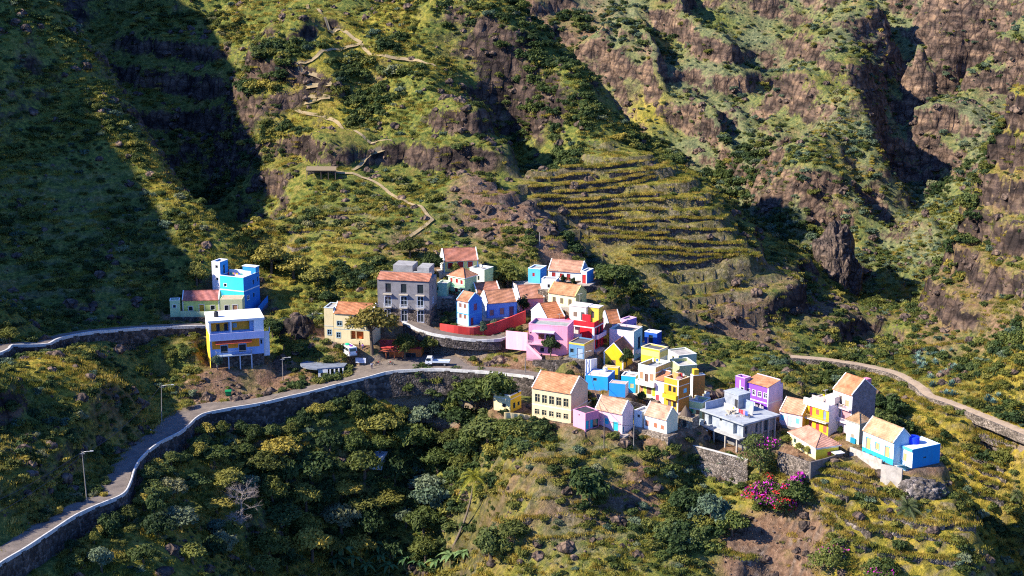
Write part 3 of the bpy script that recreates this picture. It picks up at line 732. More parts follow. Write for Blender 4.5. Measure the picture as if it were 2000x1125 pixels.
# --- left of the village
H('orange_white', 'white and orange house on grey pillars with red awning, below the blue tower house', 402,412,519,719,624,-5, D=230, dep=8.5, f=(.24,.38,.68), s=(.76,.50,.03), roof=('flat',.15,(.78,.78,.76)), deck=(.66,.62,.55), fnd=3, fc=(.5,.6,.7), skirt=2.2,  # front's blue f is sky-lit shade put into a white wall's colour
  fo=[('r',.19,71,4.4,19,(.85,.33,.02)),('r',.58,71,4.4,19,(.85,.33,.02)),('g',.26,28,1.7,15,None,GRY),('g',.60,28,1.7,15,None,GRY),('g',.955,41,.5,9,None,GRY)],
  ex=lambda p: [('box','upper_wall','l',-.02,1.0,-.02,.03,66*p,95*p,(.76,.76,.75)),('box','stone_base','f',0,1,-.02,.04,-1.0,22*p,stone((.10,.085,.07))),
    ('box','painted_panel','f',.04,.19,.003,.03,37*p,56*p,(.72,.27,.02)),('box','painted_panel','f',.335,.525,.003,.03,37*p,56*p,(.72,.27,.02)),('box','painted_panel','f',.675,.92,.003,.03,37*p,56*p,(.72,.27,.02)),('box','painted_panel','f',.19,.335,.003,.03,45*p,56*p,(.72,.27,.02)),('box','painted_panel','f',.525,.675,.003,.03,45*p,56*p,(.72,.27,.02)),
    ('balc','f',0,1.0,56*p+.1,1.1,(.74,.75,.78),(.60,.58,.80),'solid',13*p),('awning','f',.1,.77,54.5*p,1.25,.75,(.62,.09,.05)),
    ('balc','f',.1,.76,25*p,1.5,(.42,.50,.58),(.30,.33,.38),'bars',9*p),('pillars','f',4,.11,.75,1.5,-1.0,25*p-.16,.28,(.42,.48,.54)),
    ('box','roof_slab','f',-.02,1.02,-8.7,.9,91.5*p,95*p+.1,(.74,.74,.73)),('box','pier','f',.82,1.0,.0,.85,70*p,91.5*p-.004,(.74,.75,.78)),('box','post','f',.385,.41,.5,.75,70*p,91.5*p-.004,(.74,.75,.78)),('box','post','f',.0,.03,.5,.75,70*p,91.5*p-.004,(.74,.75,.78)),
    ('stair','r',.95,.1,.02,1.5,18*p,64*p,(.55,.62,.75),(.45,.58,.82),1.1),('box','door','f',.14,.2,-.98,-.92,71*p,85*p,(.02,.03,.05)),('box','door','f',.285,.345,-.98,-.92,71*p,85*p,(.02,.03,.05)),('box','inner_window','f',.44,.52,-.98,-.92,76*p,85*p,(.2,.33,.4))])
H('green_cottage', 'pale green cottage with red tiled roof beside the blue tower house', 357,429,435,612,585,6, D=247, dep=6, f=(.56,.66,.20), roof=('gable',1.7,'x'), tile=(.46,.16,.13), fo=[('g',.22,6,1.1,9,WHT,(.1,.1,.1)),('d',.52,0,1.2,18,WHT,(.5,.3,.02)),('g',.82,7,1.1,9,WHT,(.4,.3,.03))], ex=lambda p: [('quoin',(.7,.72,.7),.3,False)])
H('green_hut', 'small pale green tower hut with white rim at the left end of the green cottage', 333,352,354,618,586,4, D=245, dep=2.4, f=(.50,.64,.34), roof=('flat',.4,WHT), fo=[('g',.45,17,.8,6,WHT,GRY)], cat='hut', name='hut')
H('tan_annex', 'low beige annex with flat tan roof in front of the blue tower house', 431,474,477,613,584,8, D=243, dep=4.6, f=(.60,.60,.32), roof=('flat',.05,None), deck=(.55,.36,.24), fo=[('d',.28,0,1.0,17,WHT,(.03,.03,.04)),('s',.66,7,1.2,11,WHT,(.5,.25,.12))], ex=lambda p: [('box','balustrade','f',.2,.75,.8,.9,0,.9,(.72,.75,.74))])
H('blue_tower', 'tall cyan and blue house with roof terrace above the green cottage', 432,478,510,615,542,33, D=251, f=(.04,.56,.80), s=(.03,.22,.62), roof=('flat',1.1,(.7,.76,.8)), deck=(.5,.45,.4), fnd=3, fo=[('g',.22,52,.8,6,WHT,GRY),('g',.06,26,.8,6,WHT,GRY)],  # blue right wall s: shade of the cyan paint, put into its colour
  so=[('w',.25,27,1.0,8,WHT),('g',.62,52,.8,10,(.1,.3,.6)),('g',.62,27,.8,9,(.1,.3,.6)),('g',.88,55,.7,10,(.1,.3,.6))],
  ex=lambda p: [('band',45*p,.28,(.72,.78,.82)),('rwall',[(.05,.55),(.95,.55)],72*p-1.0,2.0,(.74,.76,.8)),('rwall',[(.5,.25),(.98,.25)],72*p-1.0,1.3,(.72,.66,.62)),('room',.45,1.0,.78,1.0,72*p-.2,1.9,(.03,.28,.62),(.7,.75,.8)),('stair','r',.98,.35,.9,2.4,2.2,0.2,(.1,.12,.2),(.03,.22,.62),1.5)])
H('lavender_tower', 'narrow white and blue stair tower standing at the left of the cyan house', 417,433,449,600,512,33, D=253, f=(.70,.70,.76), s=(.03,.30,.68), roof=('flat',.3,(.72,.74,.78)), fo=[('g',.6,76,.8,6,WHT,GRY),('g',.6,52,.8,6,WHT,(.2,.08,.05))], so=[('g',.5,62,.9,19,None,GRY)], cat='tower', name='stair_tower')
H('yellow_left', 'pale yellow two storey house with orange porch behind the parked van', 651,728,733,674,614,18, D=236.5, dep=6.5, f=CRM, s=CRM, roof=('gable',2.0,'x'), tile=(.55,.22,.10), fc=(.25,.36,.42), fnd=3.2,
  fo=[('w',.15,35,1.25,9),('w',.45,36,1.25,9),('w',.78,37,1.25,9),('w',.12,11,1.0,10),('r',.60,9,3.4,17,(.45,.09,.01))], ex=lambda p: [('band',28*p,.14,(.35,.42,.45)),('box','porch_post','f',.56,.585,-.3,-.05,9*p,26*p,(.6,.4,.2))])
H('yellow_left_wing', 'flat roofed pale yellow wing at the left end of the yellow house', 634,652,652.5,664,601,18, D=238, dep=5.5, f=CRM, roof=('flat',.2,(.45,.52,.56)), fc=(.25,.36,.42), fo=[('w',.55,10,1.0,10)], cat='house wing', name='house_wing', ex=lambda p: [('band',27*p,.14,(.35,.42,.45))])
H('grey_block', 'grey unpainted three storey house with tall balcony doors above the big tree', 736,839,854,632,549,14, D=242, dep=8, w=None, f=concrete((.20,.19,.20)), s=concrete((.21,.20,.20)), roof=('mono',1.3,3.0), fnd=3, fc=(.52,.48,.40), tile=(.50,.20,.12),
  fo=[('g',.21,58,1.5,18,None,GRY),('g',.51,58,1.5,18,None,GRY),('g',.83,58,1.6,18,None,GRY),('w',.20,31,1.6,19,(.45,.50,.60)),('w',.51,31,1.6,20,(.45,.50,.60)),('w',.83,32,1.6,20,(.45,.50,.60)),('w',.18,2,1.5,22,(.45,.46,.55)),('w',.51,2,1.5,22,(.45,.46,.55)),('w',.83,2,1.6,24,(.45,.46,.55))],
  so=[('g',.5,60,.9,10,None,GRY),('w',.5,34,.9,11,(.45,.55,.7))],
  ex=lambda p: [('box','stone_storey','f',0,.118,-.02,.05,-1,26*p,stone((.15,.115,.095))),('box','stone_storey','f',.245,.445,-.02,.05,-1,26*p,stone((.15,.115,.095))),('box','stone_storey','f',.575,.76,-.02,.05,-1,26*p,stone((.15,.115,.095))),('box','stone_storey','f',.9,1.0,-.02,.05,-1,26*p,stone((.15,.115,.095))),('box','stone_storey','r',0,1.0,-.02,.047,-1,26*p,stone((.15,.115,.095)))]
   + [('box','window_hood','f',c-.085,c+.085,.003,.75,54.5*p,54.5*p+.2,(.42,.36,.28)) for c in (.2,.51,.83)] + [('balc','f',c-.08,c+.08,30*p,.8,(.45,.40,.33),(.45,.45,.48),'bars',.9) for c in (.2,.51,.83)] + [('box','door_lintel','f',c-.08,c+.08,.003,.12,24.5*p,24.5*p+.2,(.4,.34,.27)) for c in (.51,.83)]
   + [('room',.22,.60,.55,1.25,83*p,2.9,concrete((.30,.29,.28))),('room',.70,.93,.5,1.2,83*p,2.6,concrete((.30,.29,.28))),('room',.62,.97,.42,.6,83*p,1.4,concrete((.38,.37,.36)))])
# --- top rows
H('yellow_top', 'pale yellow cottage with red shutters and tiled roof, topmost house of the village', 857,867,935,532,510,-9, D=258, dep=6.5, f=(.68,.60,.22), s=(.72,.72,.66), roof=('gable',2.6,'x'), tile=(.50,.19,.12), sc=REDW, dc=REDW, fc=(.30,.38,.42), fo=[('s',.19,7,1.3,11),('d',.48,1,1.5,18),('s',.77,8,1.3,11)], ex=lambda p: [('quoin',(.35,.5,.62),.25)])
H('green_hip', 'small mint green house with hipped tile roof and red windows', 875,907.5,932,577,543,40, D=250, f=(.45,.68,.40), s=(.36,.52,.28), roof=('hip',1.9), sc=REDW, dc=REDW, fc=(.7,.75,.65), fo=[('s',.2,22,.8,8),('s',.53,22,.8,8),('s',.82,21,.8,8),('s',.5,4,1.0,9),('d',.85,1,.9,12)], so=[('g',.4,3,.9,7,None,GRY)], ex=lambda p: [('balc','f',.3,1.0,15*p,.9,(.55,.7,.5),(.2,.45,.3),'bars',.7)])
H('green_flat', 'white and green flat roofed block behind the hipped green house', 917,946,964,557,527,35, D=256, f=(.74,.76,.68), s=(.44,.58,.26), roof=('flat',.3,(.7,.7,.66)), fo=[('g',.6,8,.7,9,None,(.4,.25,.1))], ex=lambda p: [])
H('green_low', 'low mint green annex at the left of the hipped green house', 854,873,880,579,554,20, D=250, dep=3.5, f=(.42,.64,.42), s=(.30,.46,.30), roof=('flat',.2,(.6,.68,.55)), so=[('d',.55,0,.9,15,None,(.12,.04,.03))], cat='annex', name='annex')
H('yellow_gable', 'yellow gabled cottage roof squeezed behind the tall blue and white house', 915,931,978,592,572,-16, D=250, dep=6, f=(.72,.48,.06), s=(.75,.62,.25), roof=('gable',1.9,'x'), tile=(.48,.19,.11), ex=lambda p: [('quoin',WHT,.2)])
H('white_tall', 'tall narrow white and blue house of two storeys at the red garden wall', 892,916,942,637,589,42, D=241.5, f=(.80,.80,.78), s=(.03,.19,.58), roof=('gable',1.7,'x'), verge=(.25,.45,.7), sc=(.24,.10,.07), fc=(.5,.5,.55), fo=[('s',.3,34,.8,8),('s',.68,34,.8,8),('s',.3,13,.8,8),('s',.68,13,.8,8)], so=[('s',.5,28,1.2,13,(.03,.16,.5),(.16,.05,.12)),('d',.25,0,1.0,15,None,(.2,.03,.05))], ex=lambda p: [('band',21*p,.28,(.05,.28,.62)),('quoin',(.05,.28,.62),.22)])
H('blue_long', 'blue and white cottage with broad tiled roof above the red garden wall', 937,951,1011,622,592,-17, D=246, f=(.13,.27,.66), s=(.76,.77,.80), roof=('gable',2.5,'x'), tile=(.56,.25,.13), sc=(.30,.15,.15), dc=(.10,.03,.08), fc=(.04,.18,.55), fo=[('s',.16,5,1.1,11),('s',.5,6,1.1,12),('d',.82,0,1.2,20)], ex=lambda p: [('quoin',(.04,.18,.55),.28)])
H('pink_row', 'pink cottage with tiled roof and white gable behind the round bush', 1001,1014,1064,607,583,-14, D=251, f=(.70,.25,.32), s=(.76,.66,.66), roof=('gable',2.6,'x'), tile=(.50,.22,.13), dc=(.55,.25,.45), fo=[('d',.65,0,1.1,15,(.6,.35,.5)),('g',.2,8,.8,8,(.6,.3,.4))], ex=lambda p: [('quoin',(.72,.62,.66),.22)])
H('pink_block', 'pale pink flat roofed block above the pink cottage', 1000,1006,1043,580,556,-12, D=257, dep=4, f=(.72,.52,.50), s=(.76,.70,.68), roof=('flat',.1,None), deck=(.5,.4,.36))
H('blue_box', 'light blue flat roofed block at the left of the white cottage', 1031,1055,1066,554,526,22, D=256, dep=4.5, f=(.08,.42,.70), s=(.04,.28,.60), roof=('flat',.2,(.68,.76,.8)), fo=[('s',.45,13,.7,7,None,REDW)])
H('white_cottage', 'white cottage with red doors and half teal, half tiled roof', 1069,1135,1147,549,532,17, D=259, dep=6, f=(.78,.80,.78), s=(.25,.42,.6), roof=('gable',2.3,'x'), tile=(.58,.30,.19), dc=REDW, sc=REDW, fo=[('s',.17,4,1.0,9,(.5,.55,.6)),('d',.62,0,1.0,12,(.6,.6,.6)),('s',.4,4,.9,8)], ex=lambda p: [('box','roof_patch','f',-.01,.3,-2.9,.2,17*p+.12,17*p+.16,(.2,.42,.42))])
H('blue_end', 'bright blue and white flat block with red door right of the white cottage', 1135,1146,1160,554,531,24, D=256.5, dep=4.3, f=(.76,.78,.78), s=(.05,.26,.66), roof=('flat',.15,(.7,.75,.8)), fo=[('d',.5,0,1.1,17,None,(.5,.02,.02))])
H('white_low', 'small pale blue flat roofed block in front of the white cottage', 1057,1086,1090,566,547,14, D=252.5, dep=3.2, f=(.68,.76,.82), s=(.3,.45,.62), roof=('flat',.1,(.7,.76,.78)), fo=[('g',.5,3,.7,7,None,GRY)])
H('yellow_cottage', 'pale yellow cottage with tiled roof on the knoll at the right', 1069,1124,1146,602,578,30, D=247, f=(.74,.70,.40), s=(.62,.55,.20), roof=('gable',2.1,'x'), verge=(.72,.58,.18), tile=(.56,.27,.13), fc=(.6,.58,.4), fo=[('d',.22,0,1.0,16,None,(.12,.09,.06)),('s',.5,5,1.0,11,None,(.16,.12,.07)),('s',.8,3,1.0,13,None,(.16,.12,.07))], so=[('g',.5,8,.8,5,None,GRY)])
# --- middle of the village
H('tiled_back', 'pinkish white house with orange tiled roof behind the big pink house', 1036,1067,1104,648,622,-26, D=240.5, f=(.72,.44,.36), s=(.76,.66,.66), roof=('gable',2.8,'x'), tile=(.60,.21,.08))
H('pink_big', 'big pink flat roofed house with outside staircase and brown windows', 1030,1108,1121,696,637,14, D=231, dep=6.2, f=(.72,.30,.42), s=(.68,.28,.50), roof=('flat',.5,(.72,.36,.48)), deck=(.30,.32,.29), fnd=3, fc=None, fo=[('s',.33,30,1.5,11,None,(.18,.05,.03)),('g',.49,28,.9,13,None,(.12,.04,.03)),('s',.62,30,1.2,11,None,(.12,.04,.03)),('g',.05,40,.5,3,None,GRY),('g',.35,5,1.0,9,None,GRY),('g',.55,4,1.0,9,None,(.1,.03,.02))],
  ex=lambda p: [('box','canopy','f',.12,.68,.004,1.3,46*p,46*p+.25,(.66,.62,.72)),('balc','f',.0,.70,23*p,1.7,(.72,.36,.46),(.74,.46,.52),'bars',.8),('stair','f',.02,.42,1.72,2.7,23*p,-.6,(.72,.36,.46),(.74,.50,.54),.7)])
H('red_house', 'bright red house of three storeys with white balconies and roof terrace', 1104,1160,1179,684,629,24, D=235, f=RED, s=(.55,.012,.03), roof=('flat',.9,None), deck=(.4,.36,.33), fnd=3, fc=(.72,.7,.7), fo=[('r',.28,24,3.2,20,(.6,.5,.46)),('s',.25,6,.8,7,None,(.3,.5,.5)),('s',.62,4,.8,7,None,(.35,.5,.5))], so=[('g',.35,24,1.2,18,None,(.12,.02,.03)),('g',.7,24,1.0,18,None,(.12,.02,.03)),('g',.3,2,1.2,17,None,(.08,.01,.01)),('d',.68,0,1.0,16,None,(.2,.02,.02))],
  ex=lambda p: [('band',43*p,.28,(.72,.74,.76)),('band',19.5*p,.2,(.72,.70,.70)),('box','corner_post','f',.93,1.006,-.3,.06,0,44*p,(.74,.74,.75)),('balc','f',.0,.56,23*p,.7,(.7,.7,.7),(.74,.72,.72),'solid',.9),('balc','r',.1,1.0,22*p,.8,(.66,.5,.6),(.66,.5,.62),'solid',1.0),
    ('box','inner_window','f',.1,.24,-.98,-.93,26*p,38*p,(.14,.07,.05)),('box','post','f',.27,.30,-.3,-.1,24*p,44*p,(.7,.68,.66)),('room',.02,.62,.25,.9,55*p-.9,4.1,(.76,.68,.60),(.62,.56,.52),(('f',.35,1.5,1.0,1.2,(.2,.14,.1)),('f',.8,.8,.9,2.0,(.05,.05,.06)))),('room',.62,1.0,.45,.9,55*p-.9,4.0,(.74,.50,.06),(.62,.56,.6),(('f',.45,1.4,.7,1.6,(.08,.06,.06)),)),('box','red_screen','f',.55,.84,-.6,-.4,55*p,55*p+1.7,RED)])
H('blue_garage', 'low slate blue house with yellow cornice below the red house', 1110,1141,1160,702,671,26, D=227.5, f=(.10,.24,.40), s=(.58,.40,.22), roof=('flat',.25,None), deck=(.10,.09,.10), fc=(.3,.4,.48), fo=[('g',.2,10,.9,8,(.1,.2,.3),GRY),('d',.72,1,1.5,20,(.2,.3,.42),(.32,.40,.55))], ex=lambda p: [('band',27*p,.45,(.68,.46,.06))])
H('lavender_gable', 'lavender house with orange tiled roof and white verges right of the red house', 1172,1187,1213,652,631,-26, D=243, f=(.42,.28,.60), s=(.70,.60,.70), roof=('gable',2.6,'x'), tile=(.60,.22,.09), fo=[('s',.5,8,.8,9,None,(.2,.35,.5)),('s',.8,8,.8,9,None,(.2,.35,.5))])
H('orange_roofed', 'yellow house with narrow tiled roof between the red house and the pale pink block', 1176,1188,1192,692,650,18, D=238.5, dep=5, f=(.74,.48,.05), roof=('mono',1.6,2.5), tile=(.58,.22,.10), fo=[('s',.45,22,1.0,9,None,(.2,.06,.03))])
H('lavender_box', 'small lavender pink flat block behind the pale pink block', 1212,1227,1243,660,625,35, D=246, f=(.66,.36,.60), s=(.40,.24,.60), roof=('flat',.2,(.66,.4,.6)), so=[('g',.4,12,.7,12,None,GRY),('g',.8,20,.5,5,None,GRY)])
H('pale_pink', 'large plain pale pink block with teal right side behind the yellow gable', 1188,1237,1254,705,647,22, D=236, f=(.74,.56,.64), s=(.34,.56,.58), roof=('flat',.4,(.66,.62,.58)), deck=(.22,.2,.17), fnd=4, so=[('g',.65,18,1.8,24,None,(.35,.45,.25))], ex=lambda p: [('balc','r',.2,1.0,14*p,.9,(.7,.68,.66),(.7,.7,.7),'solid',.9)])
H('yellow_peak', 'bright yellow house with peaked gable and brown shutter beside a small tree', 1178,1217,1236,722,692,20, D=228.5, f=(.76,.48,.01), s=(.70,.42,.02), roof=('gable',2.5,'y'), tile=(.55,.19,.09), fc=(.6,.36,.03), fo=[('s',.5,7,1.1,10,None,(.22,.13,.09))], ex=lambda p: [('box','corner_trim','f',-.01,.06,-.02,.06,0,30*p,(.74,.72,.68)),('box','corner_trim','f',.94,1.01,-.02,.06,0,30*p,(.74,.72,.68))])
H('yellow_low', 'low bright yellow wall block in front of the peaked yellow house', 1176,1207,1213,736,719,16, D=226, dep=1.6, f=(.76,.46,.01), s=(.10,.14,.2), roof=('flat',.15,(.66,.5,.3)), cat='wall', name='yard_wall')
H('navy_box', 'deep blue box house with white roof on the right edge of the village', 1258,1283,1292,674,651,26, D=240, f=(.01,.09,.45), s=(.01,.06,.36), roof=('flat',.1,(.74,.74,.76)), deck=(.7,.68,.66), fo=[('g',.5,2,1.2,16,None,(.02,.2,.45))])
H('green_upper', 'yellow upper house with dark flat roof above the pale green house', 1250,1287,1304,735,683,33, D=226.5, f=(.76,.56,.03), s=(.76,.66,.46), roof=('flat',.2,(.66,.56,.34)), deck=(.10,.10,.11), fo=[('s',.62,20,1.2,9,None,(.2,.1,.06))], ex=lambda p: [('band',37*p,1.4,(.74,.56,.16))])
H('cream_back', 'pale cream flat block with a dark doorway behind the yellow upper house', 1301,1324,1334,735,694,62, D=230, dep=5, f=(.74,.74,.50), s=(.50,.56,.36), roof=('flat',.2,(.74,.72,.6)), fo=[('g',.55,24,1.0,11,None,GRY)])
H('pale_green', 'tall pale green house with white balcony and tan shutters', 1244,1279,1309,780,716,33, D=220.5, f=(.70,.74,.48), s=(.72,.45,.12), roof=('flat',.9,(.76,.76,.66)), deck=(.30,.31,.33), fc=(.78,.77,.6), sc=(.5,.25,.14), fo=[('s',.2,36,1.0,14),('d',.5,31,1.0,17),('s',.8,36,1.0,14),('d',.2,2,1.1,22,None,(.5,.22,.11)),('s',.66,8,1.4,14,None,(.2,.08,.04))],
  ex=lambda p: [('balc','f',.0,1.05,27*p,1.1,(.78,.78,.72),(.78,.78,.74),'solid',1.0),('band',52*p,.22,(.74,.76,.66)),('box','green_panel','f',.33,.50,.003,.03,6*p,24*p,(.45,.50,.03)),('box','green_panel','f',.84,1.0,.003,.03,6*p,24*p,(.45,.50,.03))])
H('green_wing', 'olive green rear wing of the pale green house with a roof terrace', 1306,1326,1333,752,714,68, D=224.5, dep=4.5, f=(.50,.54,.24), s=(.44,.48,.22), roof=('flat',.7,(.7,.72,.6)), cat='house wing', name='house_wing')
H('white_slim', 'slim lavender white house with red door and tiled roof beside the orange house', 1279,1296,1300,790,743,30, D=219.5, dep=4.5, f=(.74,.70,.80), roof=('mono',1.5,3.0), tile=(.58,.24,.12), fo=[('d',.25,0,.9,17,None,(.5,.06,.08)),('s',.75,6,.9,13,None,(.72,.5,.5))])
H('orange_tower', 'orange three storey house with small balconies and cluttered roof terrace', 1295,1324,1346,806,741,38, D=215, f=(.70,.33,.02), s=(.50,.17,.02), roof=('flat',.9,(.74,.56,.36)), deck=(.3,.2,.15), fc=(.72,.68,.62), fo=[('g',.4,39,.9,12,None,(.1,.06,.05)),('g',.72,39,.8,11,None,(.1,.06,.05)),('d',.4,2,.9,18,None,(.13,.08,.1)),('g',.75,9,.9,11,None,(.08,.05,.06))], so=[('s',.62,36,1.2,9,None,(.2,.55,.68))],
  ex=lambda p: [('balc','f',.05,1.0,27*p,.9,(.72,.45,.1),(.74,.40,.02),'solid',.9),('band',52*p,.18,(.74,.62,.50)),('band',26*p,.16,(.74,.66,.58),True,.03),('box','corner_trim','f',.93,1.01,-.02,.07,0,64*p,(.72,.62,.60)),('room',.1,.5,.6,.95,65*p-.9,1.5,(.6,.3,.1)),('room',.6,.9,.3,.5,65*p-.9,1.2,(.3,.18,.2))])
H('orange_rear', 'plain burnt orange block with white corner behind the orange house', 1347,1352,1376,795,732,66, D=219.5, dep=None, f=(.70,.66,.72), s=(.48,.17,.03), roof=('flat',.5,(.72,.70,.66)), deck=(.4,.3,.22), ex=lambda p: [('room',.0,.9,.1,.5,63*p-.5,1.9,(.72,.40,.02))])
H('blue_yard', 'bright blue low house with pale flat roof above the pink tiled cottage', 1142,1187,1204,764,736,16, D=222, dep=6, f=(.01,.30,.80), s=(.01,.15,.55), roof=('flat',.1,None), deck=(.56,.50,.46), fo=[('g',.42,18,.9,6,None,GRY)])
H('blue_step', 'bright blue garden block with a pale end wall stepping out from the low blue house', 1188,1221,1226,776,750,14, D=218, dep=3, f=(.01,.24,.72), s=(.7,.6,.58), roof=('flat',.1,None), deck=(.5,.36,.3), cat='wall', name='yard_wall')
H('blue_small', 'sky blue house with two cream windows beside the pale green house', 1212,1241,1243,768,735,14, D=223.5, dep=3.5, f=(.01,.38,.80), s=(.3,.5,.7), roof=('flat',.15,(.66,.72,.76)), deck=(.5,.42,.38), fc=(.7,.6,.4), fo=[('s',.3,12,.9,9,None,(.6,.4,.22)),('s',.75,10,.9,9,None,(.5,.5,.25))])
# --- front row
H('school', 'large cream two storey house with long window rows at the front of the village', 1035,1115,1149,829,766,27, D=212.8, f=(.66,.53,.32), s=(.60,.45,.29), roof=('gable',2.8,'x'), tile=(.60,.27,.13), fc=(.55,.48,.3), trim_w=.1, fnd=4.5, fo=row('w',5,34,1.25,17,.14,.87)+row('w',5,9,1.15,11,.13,.87), ex=lambda p: [('band',28*p,.16,(.72,.70,.70)),('box','stone_plinth','f',-.01,1.01,-.02,.05,-4.5,.15,stone((.14,.11,.085))),('box','stone_plinth','r',0,1.0,-.02,.047,-4.5,.1,stone((.14,.11,.085)))], skirt=2.2)  # end wall s: its shade is mixed into a darker cream
H('school_wing', 'low yellow flat roofed building at the left of the large cream house', 963,997,1019,806,772,33, D=216.5, f=(.70,.60,.32), s=(.76,.50,.03), roof=('flat',.35,(.74,.70,.66)), deck=(.32,.20,.12), fc=None, fo=[('g',.62,8,.9,8,None,(.15,.06,.04))], so=[('g',.35,5,.9,12,None,(.12,.16,.2)),('g',.75,7,.9,8,None,(.12,.16,.2))], ex=lambda p: [('band',26*p,.14,(.74,.72,.7))])
H('pink_annex', 'low pink annex with dark flat roof and teal doors beside the large cream house', 1118,1143,1170,840,806,48, D=209, f=(.66,.30,.46), s=(.66,.22,.34), roof=('flat',.15,None), deck=(.05,.05,.06), fc=None, fo=[('g',.5,25,.5,3,None,GRY)], so=[('d',.15,1,.9,17,None,TEAL),('d',.48,1,.9,17,None,TEAL),('g',.8,0,1.6,17,None,(.02,.04,.07))])
H('pink_tiled', 'pink cottage with pale tiled roof and turquoise door', 1160,1215,1237,848,806,31, D=209.5, f=(.72,.42,.50), s=(.74,.56,.56), roof=('gable',2.3,'x'), tile=(.60,.35,.23), fc=(.5,.62,.62), fo=[('s',.42,14,1.1,12,None,(.02,.45,.58)),('d',.76,4,1.2,18,(.3,.5,.45),(.02,.42,.55))], so=[('g',.1,2,.7,12,None,(.02,.4,.5))], fnd=4, ex=lambda p: [('quoin',(.74,.64,.66),.2,False)])
H('white_row', 'white cottage with pale tiled roof right of the pink cottage', 1256,1302,1324,848,818,36, D=208.5, f=(.78,.78,.76), s=(.74,.68,.46), roof=('gable',2.3,'x'), tile=(.60,.36,.24), fc=(.66,.5,.45), fo=[('s',.12,6,1.0,12,None,(.3,.12,.08)),('s',.5,7,1.0,10,None,(.4,.15,.08)),('s',.8,7,1.0,9,None,(.4,.15,.08))], fnd=4)
H('white_block', 'small white flat block with one dark window left of the white cottage', 1237,1253,1258,836,804,36, D=211.5, dep=4, f=(.78,.78,.78), roof=('flat',.3,(.78,.78,.76)), fo=[('g',.6,20,.7,6,None,GRY)])
H('stone_ruin', 'roofless rubble stone house with white patches left of the grey concrete house', 1323,1352,1366,839,816,30, D=211, f=stone((.30,.24,.17),3.2,.25), s=stone((.28,.22,.16),3.2,.25), roof=('flat',.6,None), deck=(.3,.24,.18), fo=[('g',.45,2,.9,13,None,(.03,.08,.07))])
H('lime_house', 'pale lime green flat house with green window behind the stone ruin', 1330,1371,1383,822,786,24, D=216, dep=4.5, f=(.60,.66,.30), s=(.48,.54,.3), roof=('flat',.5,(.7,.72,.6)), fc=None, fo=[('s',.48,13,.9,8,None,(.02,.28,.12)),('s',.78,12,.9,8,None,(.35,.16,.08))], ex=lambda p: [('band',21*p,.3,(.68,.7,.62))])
H('cream_box', 'small cream and green box room on the lime green house', 1355,1373,1386,795,770,48, D=219.8, f=(.72,.74,.46), s=(.50,.48,.4), roof=('flat',.3,(.72,.72,.6)), fo=[('g',.3,4,.8,16,None,(.1,.25,.16))])
H('concrete_house', 'unfinished grey concrete house on open pillars above a stone retaining wall', 1371,1451,1515,854,825,44, D=209, f=concrete((.33,.36,.40)), s=concrete((.30,.26,.23)), roof=('flat',.05,None), deck=(.25,.235,.22), fnd=.2, skirt=1.6, drop=3.3, fc=None,
  fo=[('o',.15,1,1.2,22),('g',.42,17,.7,6,None,GRY),('o',.80,0,1.3,22)], so=[('o',.1,5,.8,16),('o',.42,3,.7,18),('o',.72,1,1.3,22)],
  ex=lambda p: [('slab',29*p-.3,.36,.8,concrete((.33,.35,.37)),'roof_slab'),('box','balcony_slab','f',-.06,1.03,-.3,1.5,-.35,-.05,concrete((.38,.37,.35))),('box','balcony_wall','f',-.06,.02,.5,1.5,-.05,1.1,concrete((.34,.40,.44))),('pillars','f',4,.03,.92,1.0,-3.6,-.36,.32,concrete((.40,.36,.31))),('pillars','r',3,.55,.97,.5,-3.6,29*p-.3,.3,concrete((.40,.34,.29))),('pillars','r',3,.05,.45,-.3,-3.6,-.36,.3,concrete((.34,.30,.26))),('box','ground_wall','f',.10,.97,-1.6,-1.4,-3.6,-.36,concrete((.20,.19,.18))),('box','ground_wall','r',.16,.95,-.5,-.3,-3.6,-.36,concrete((.24,.21,.19))),
    ('room',.0,.37,.60,.98,29*p+.064,3.2,concrete((.30,.32,.35)),concrete((.36,.39,.43)),(('f',.86,.0,.9,2.2,(.03,.03,.035)),)),('rwall',[(.0,.02),(.0,.6)],29*p+.064,1.7,concrete((.30,.34,.44))),('rwall',[(.16,.42),(.44,.42)],29*p+.064,1.3,concrete((.55,.53,.50))),('rwall',[(.37,.78),(.62,.78)],29*p+.064,2.2,concrete((.28,.33,.42))),('rwall',[(.72,.55),(.78,.55)],29*p+.064,2.0,concrete((.5,.48,.46)))])
H('purple_house', 'vivid purple house with pale pink side wall and tiled roof', 1452,1499,1528,810,755,38, D=219, f=(.24,.07,.58), s=(.66,.48,.60), roof=('mono',.9,4.2), tile=(.60,.27,.13), fc=(.66,.64,.72), fo=row('w',4,32,.9,10,.14,.88)+[('r',.5,3,4.4,15,(.3,.28,.3))], ex=lambda p: [('band',21*p,.28,(.72,.70,.74)),('box','corner_trim','f',.97,1.012,-.02,.05,0,54*p,(.74,.7,.74)),('box','porch_post','f',.4,.44,-.2,-.05,3*p,18*p,(.66,.64,.66)),('box','porch_post','f',.66,.70,-.2,-.05,3*p,18*p,(.66,.64,.66))])
H('purple_stair', 'purple stair tower with white corner at the left of the purple house', 1434,1453,1464,800,737,38, D=221.5, f=(.27,.09,.62), s=(.60,.25,.45), roof=('flat',.5,(.6,.4,.66)), deck=(.5,.3,.25), fo=[('g',.75,38,.8,6,(.66,.64,.72),GRY)], cat='tower', name='stair_tower', ex=lambda p: [('box','corner_trim','f',.46,.56,-.02,.05,0,58*p,(.7,.68,.76))])
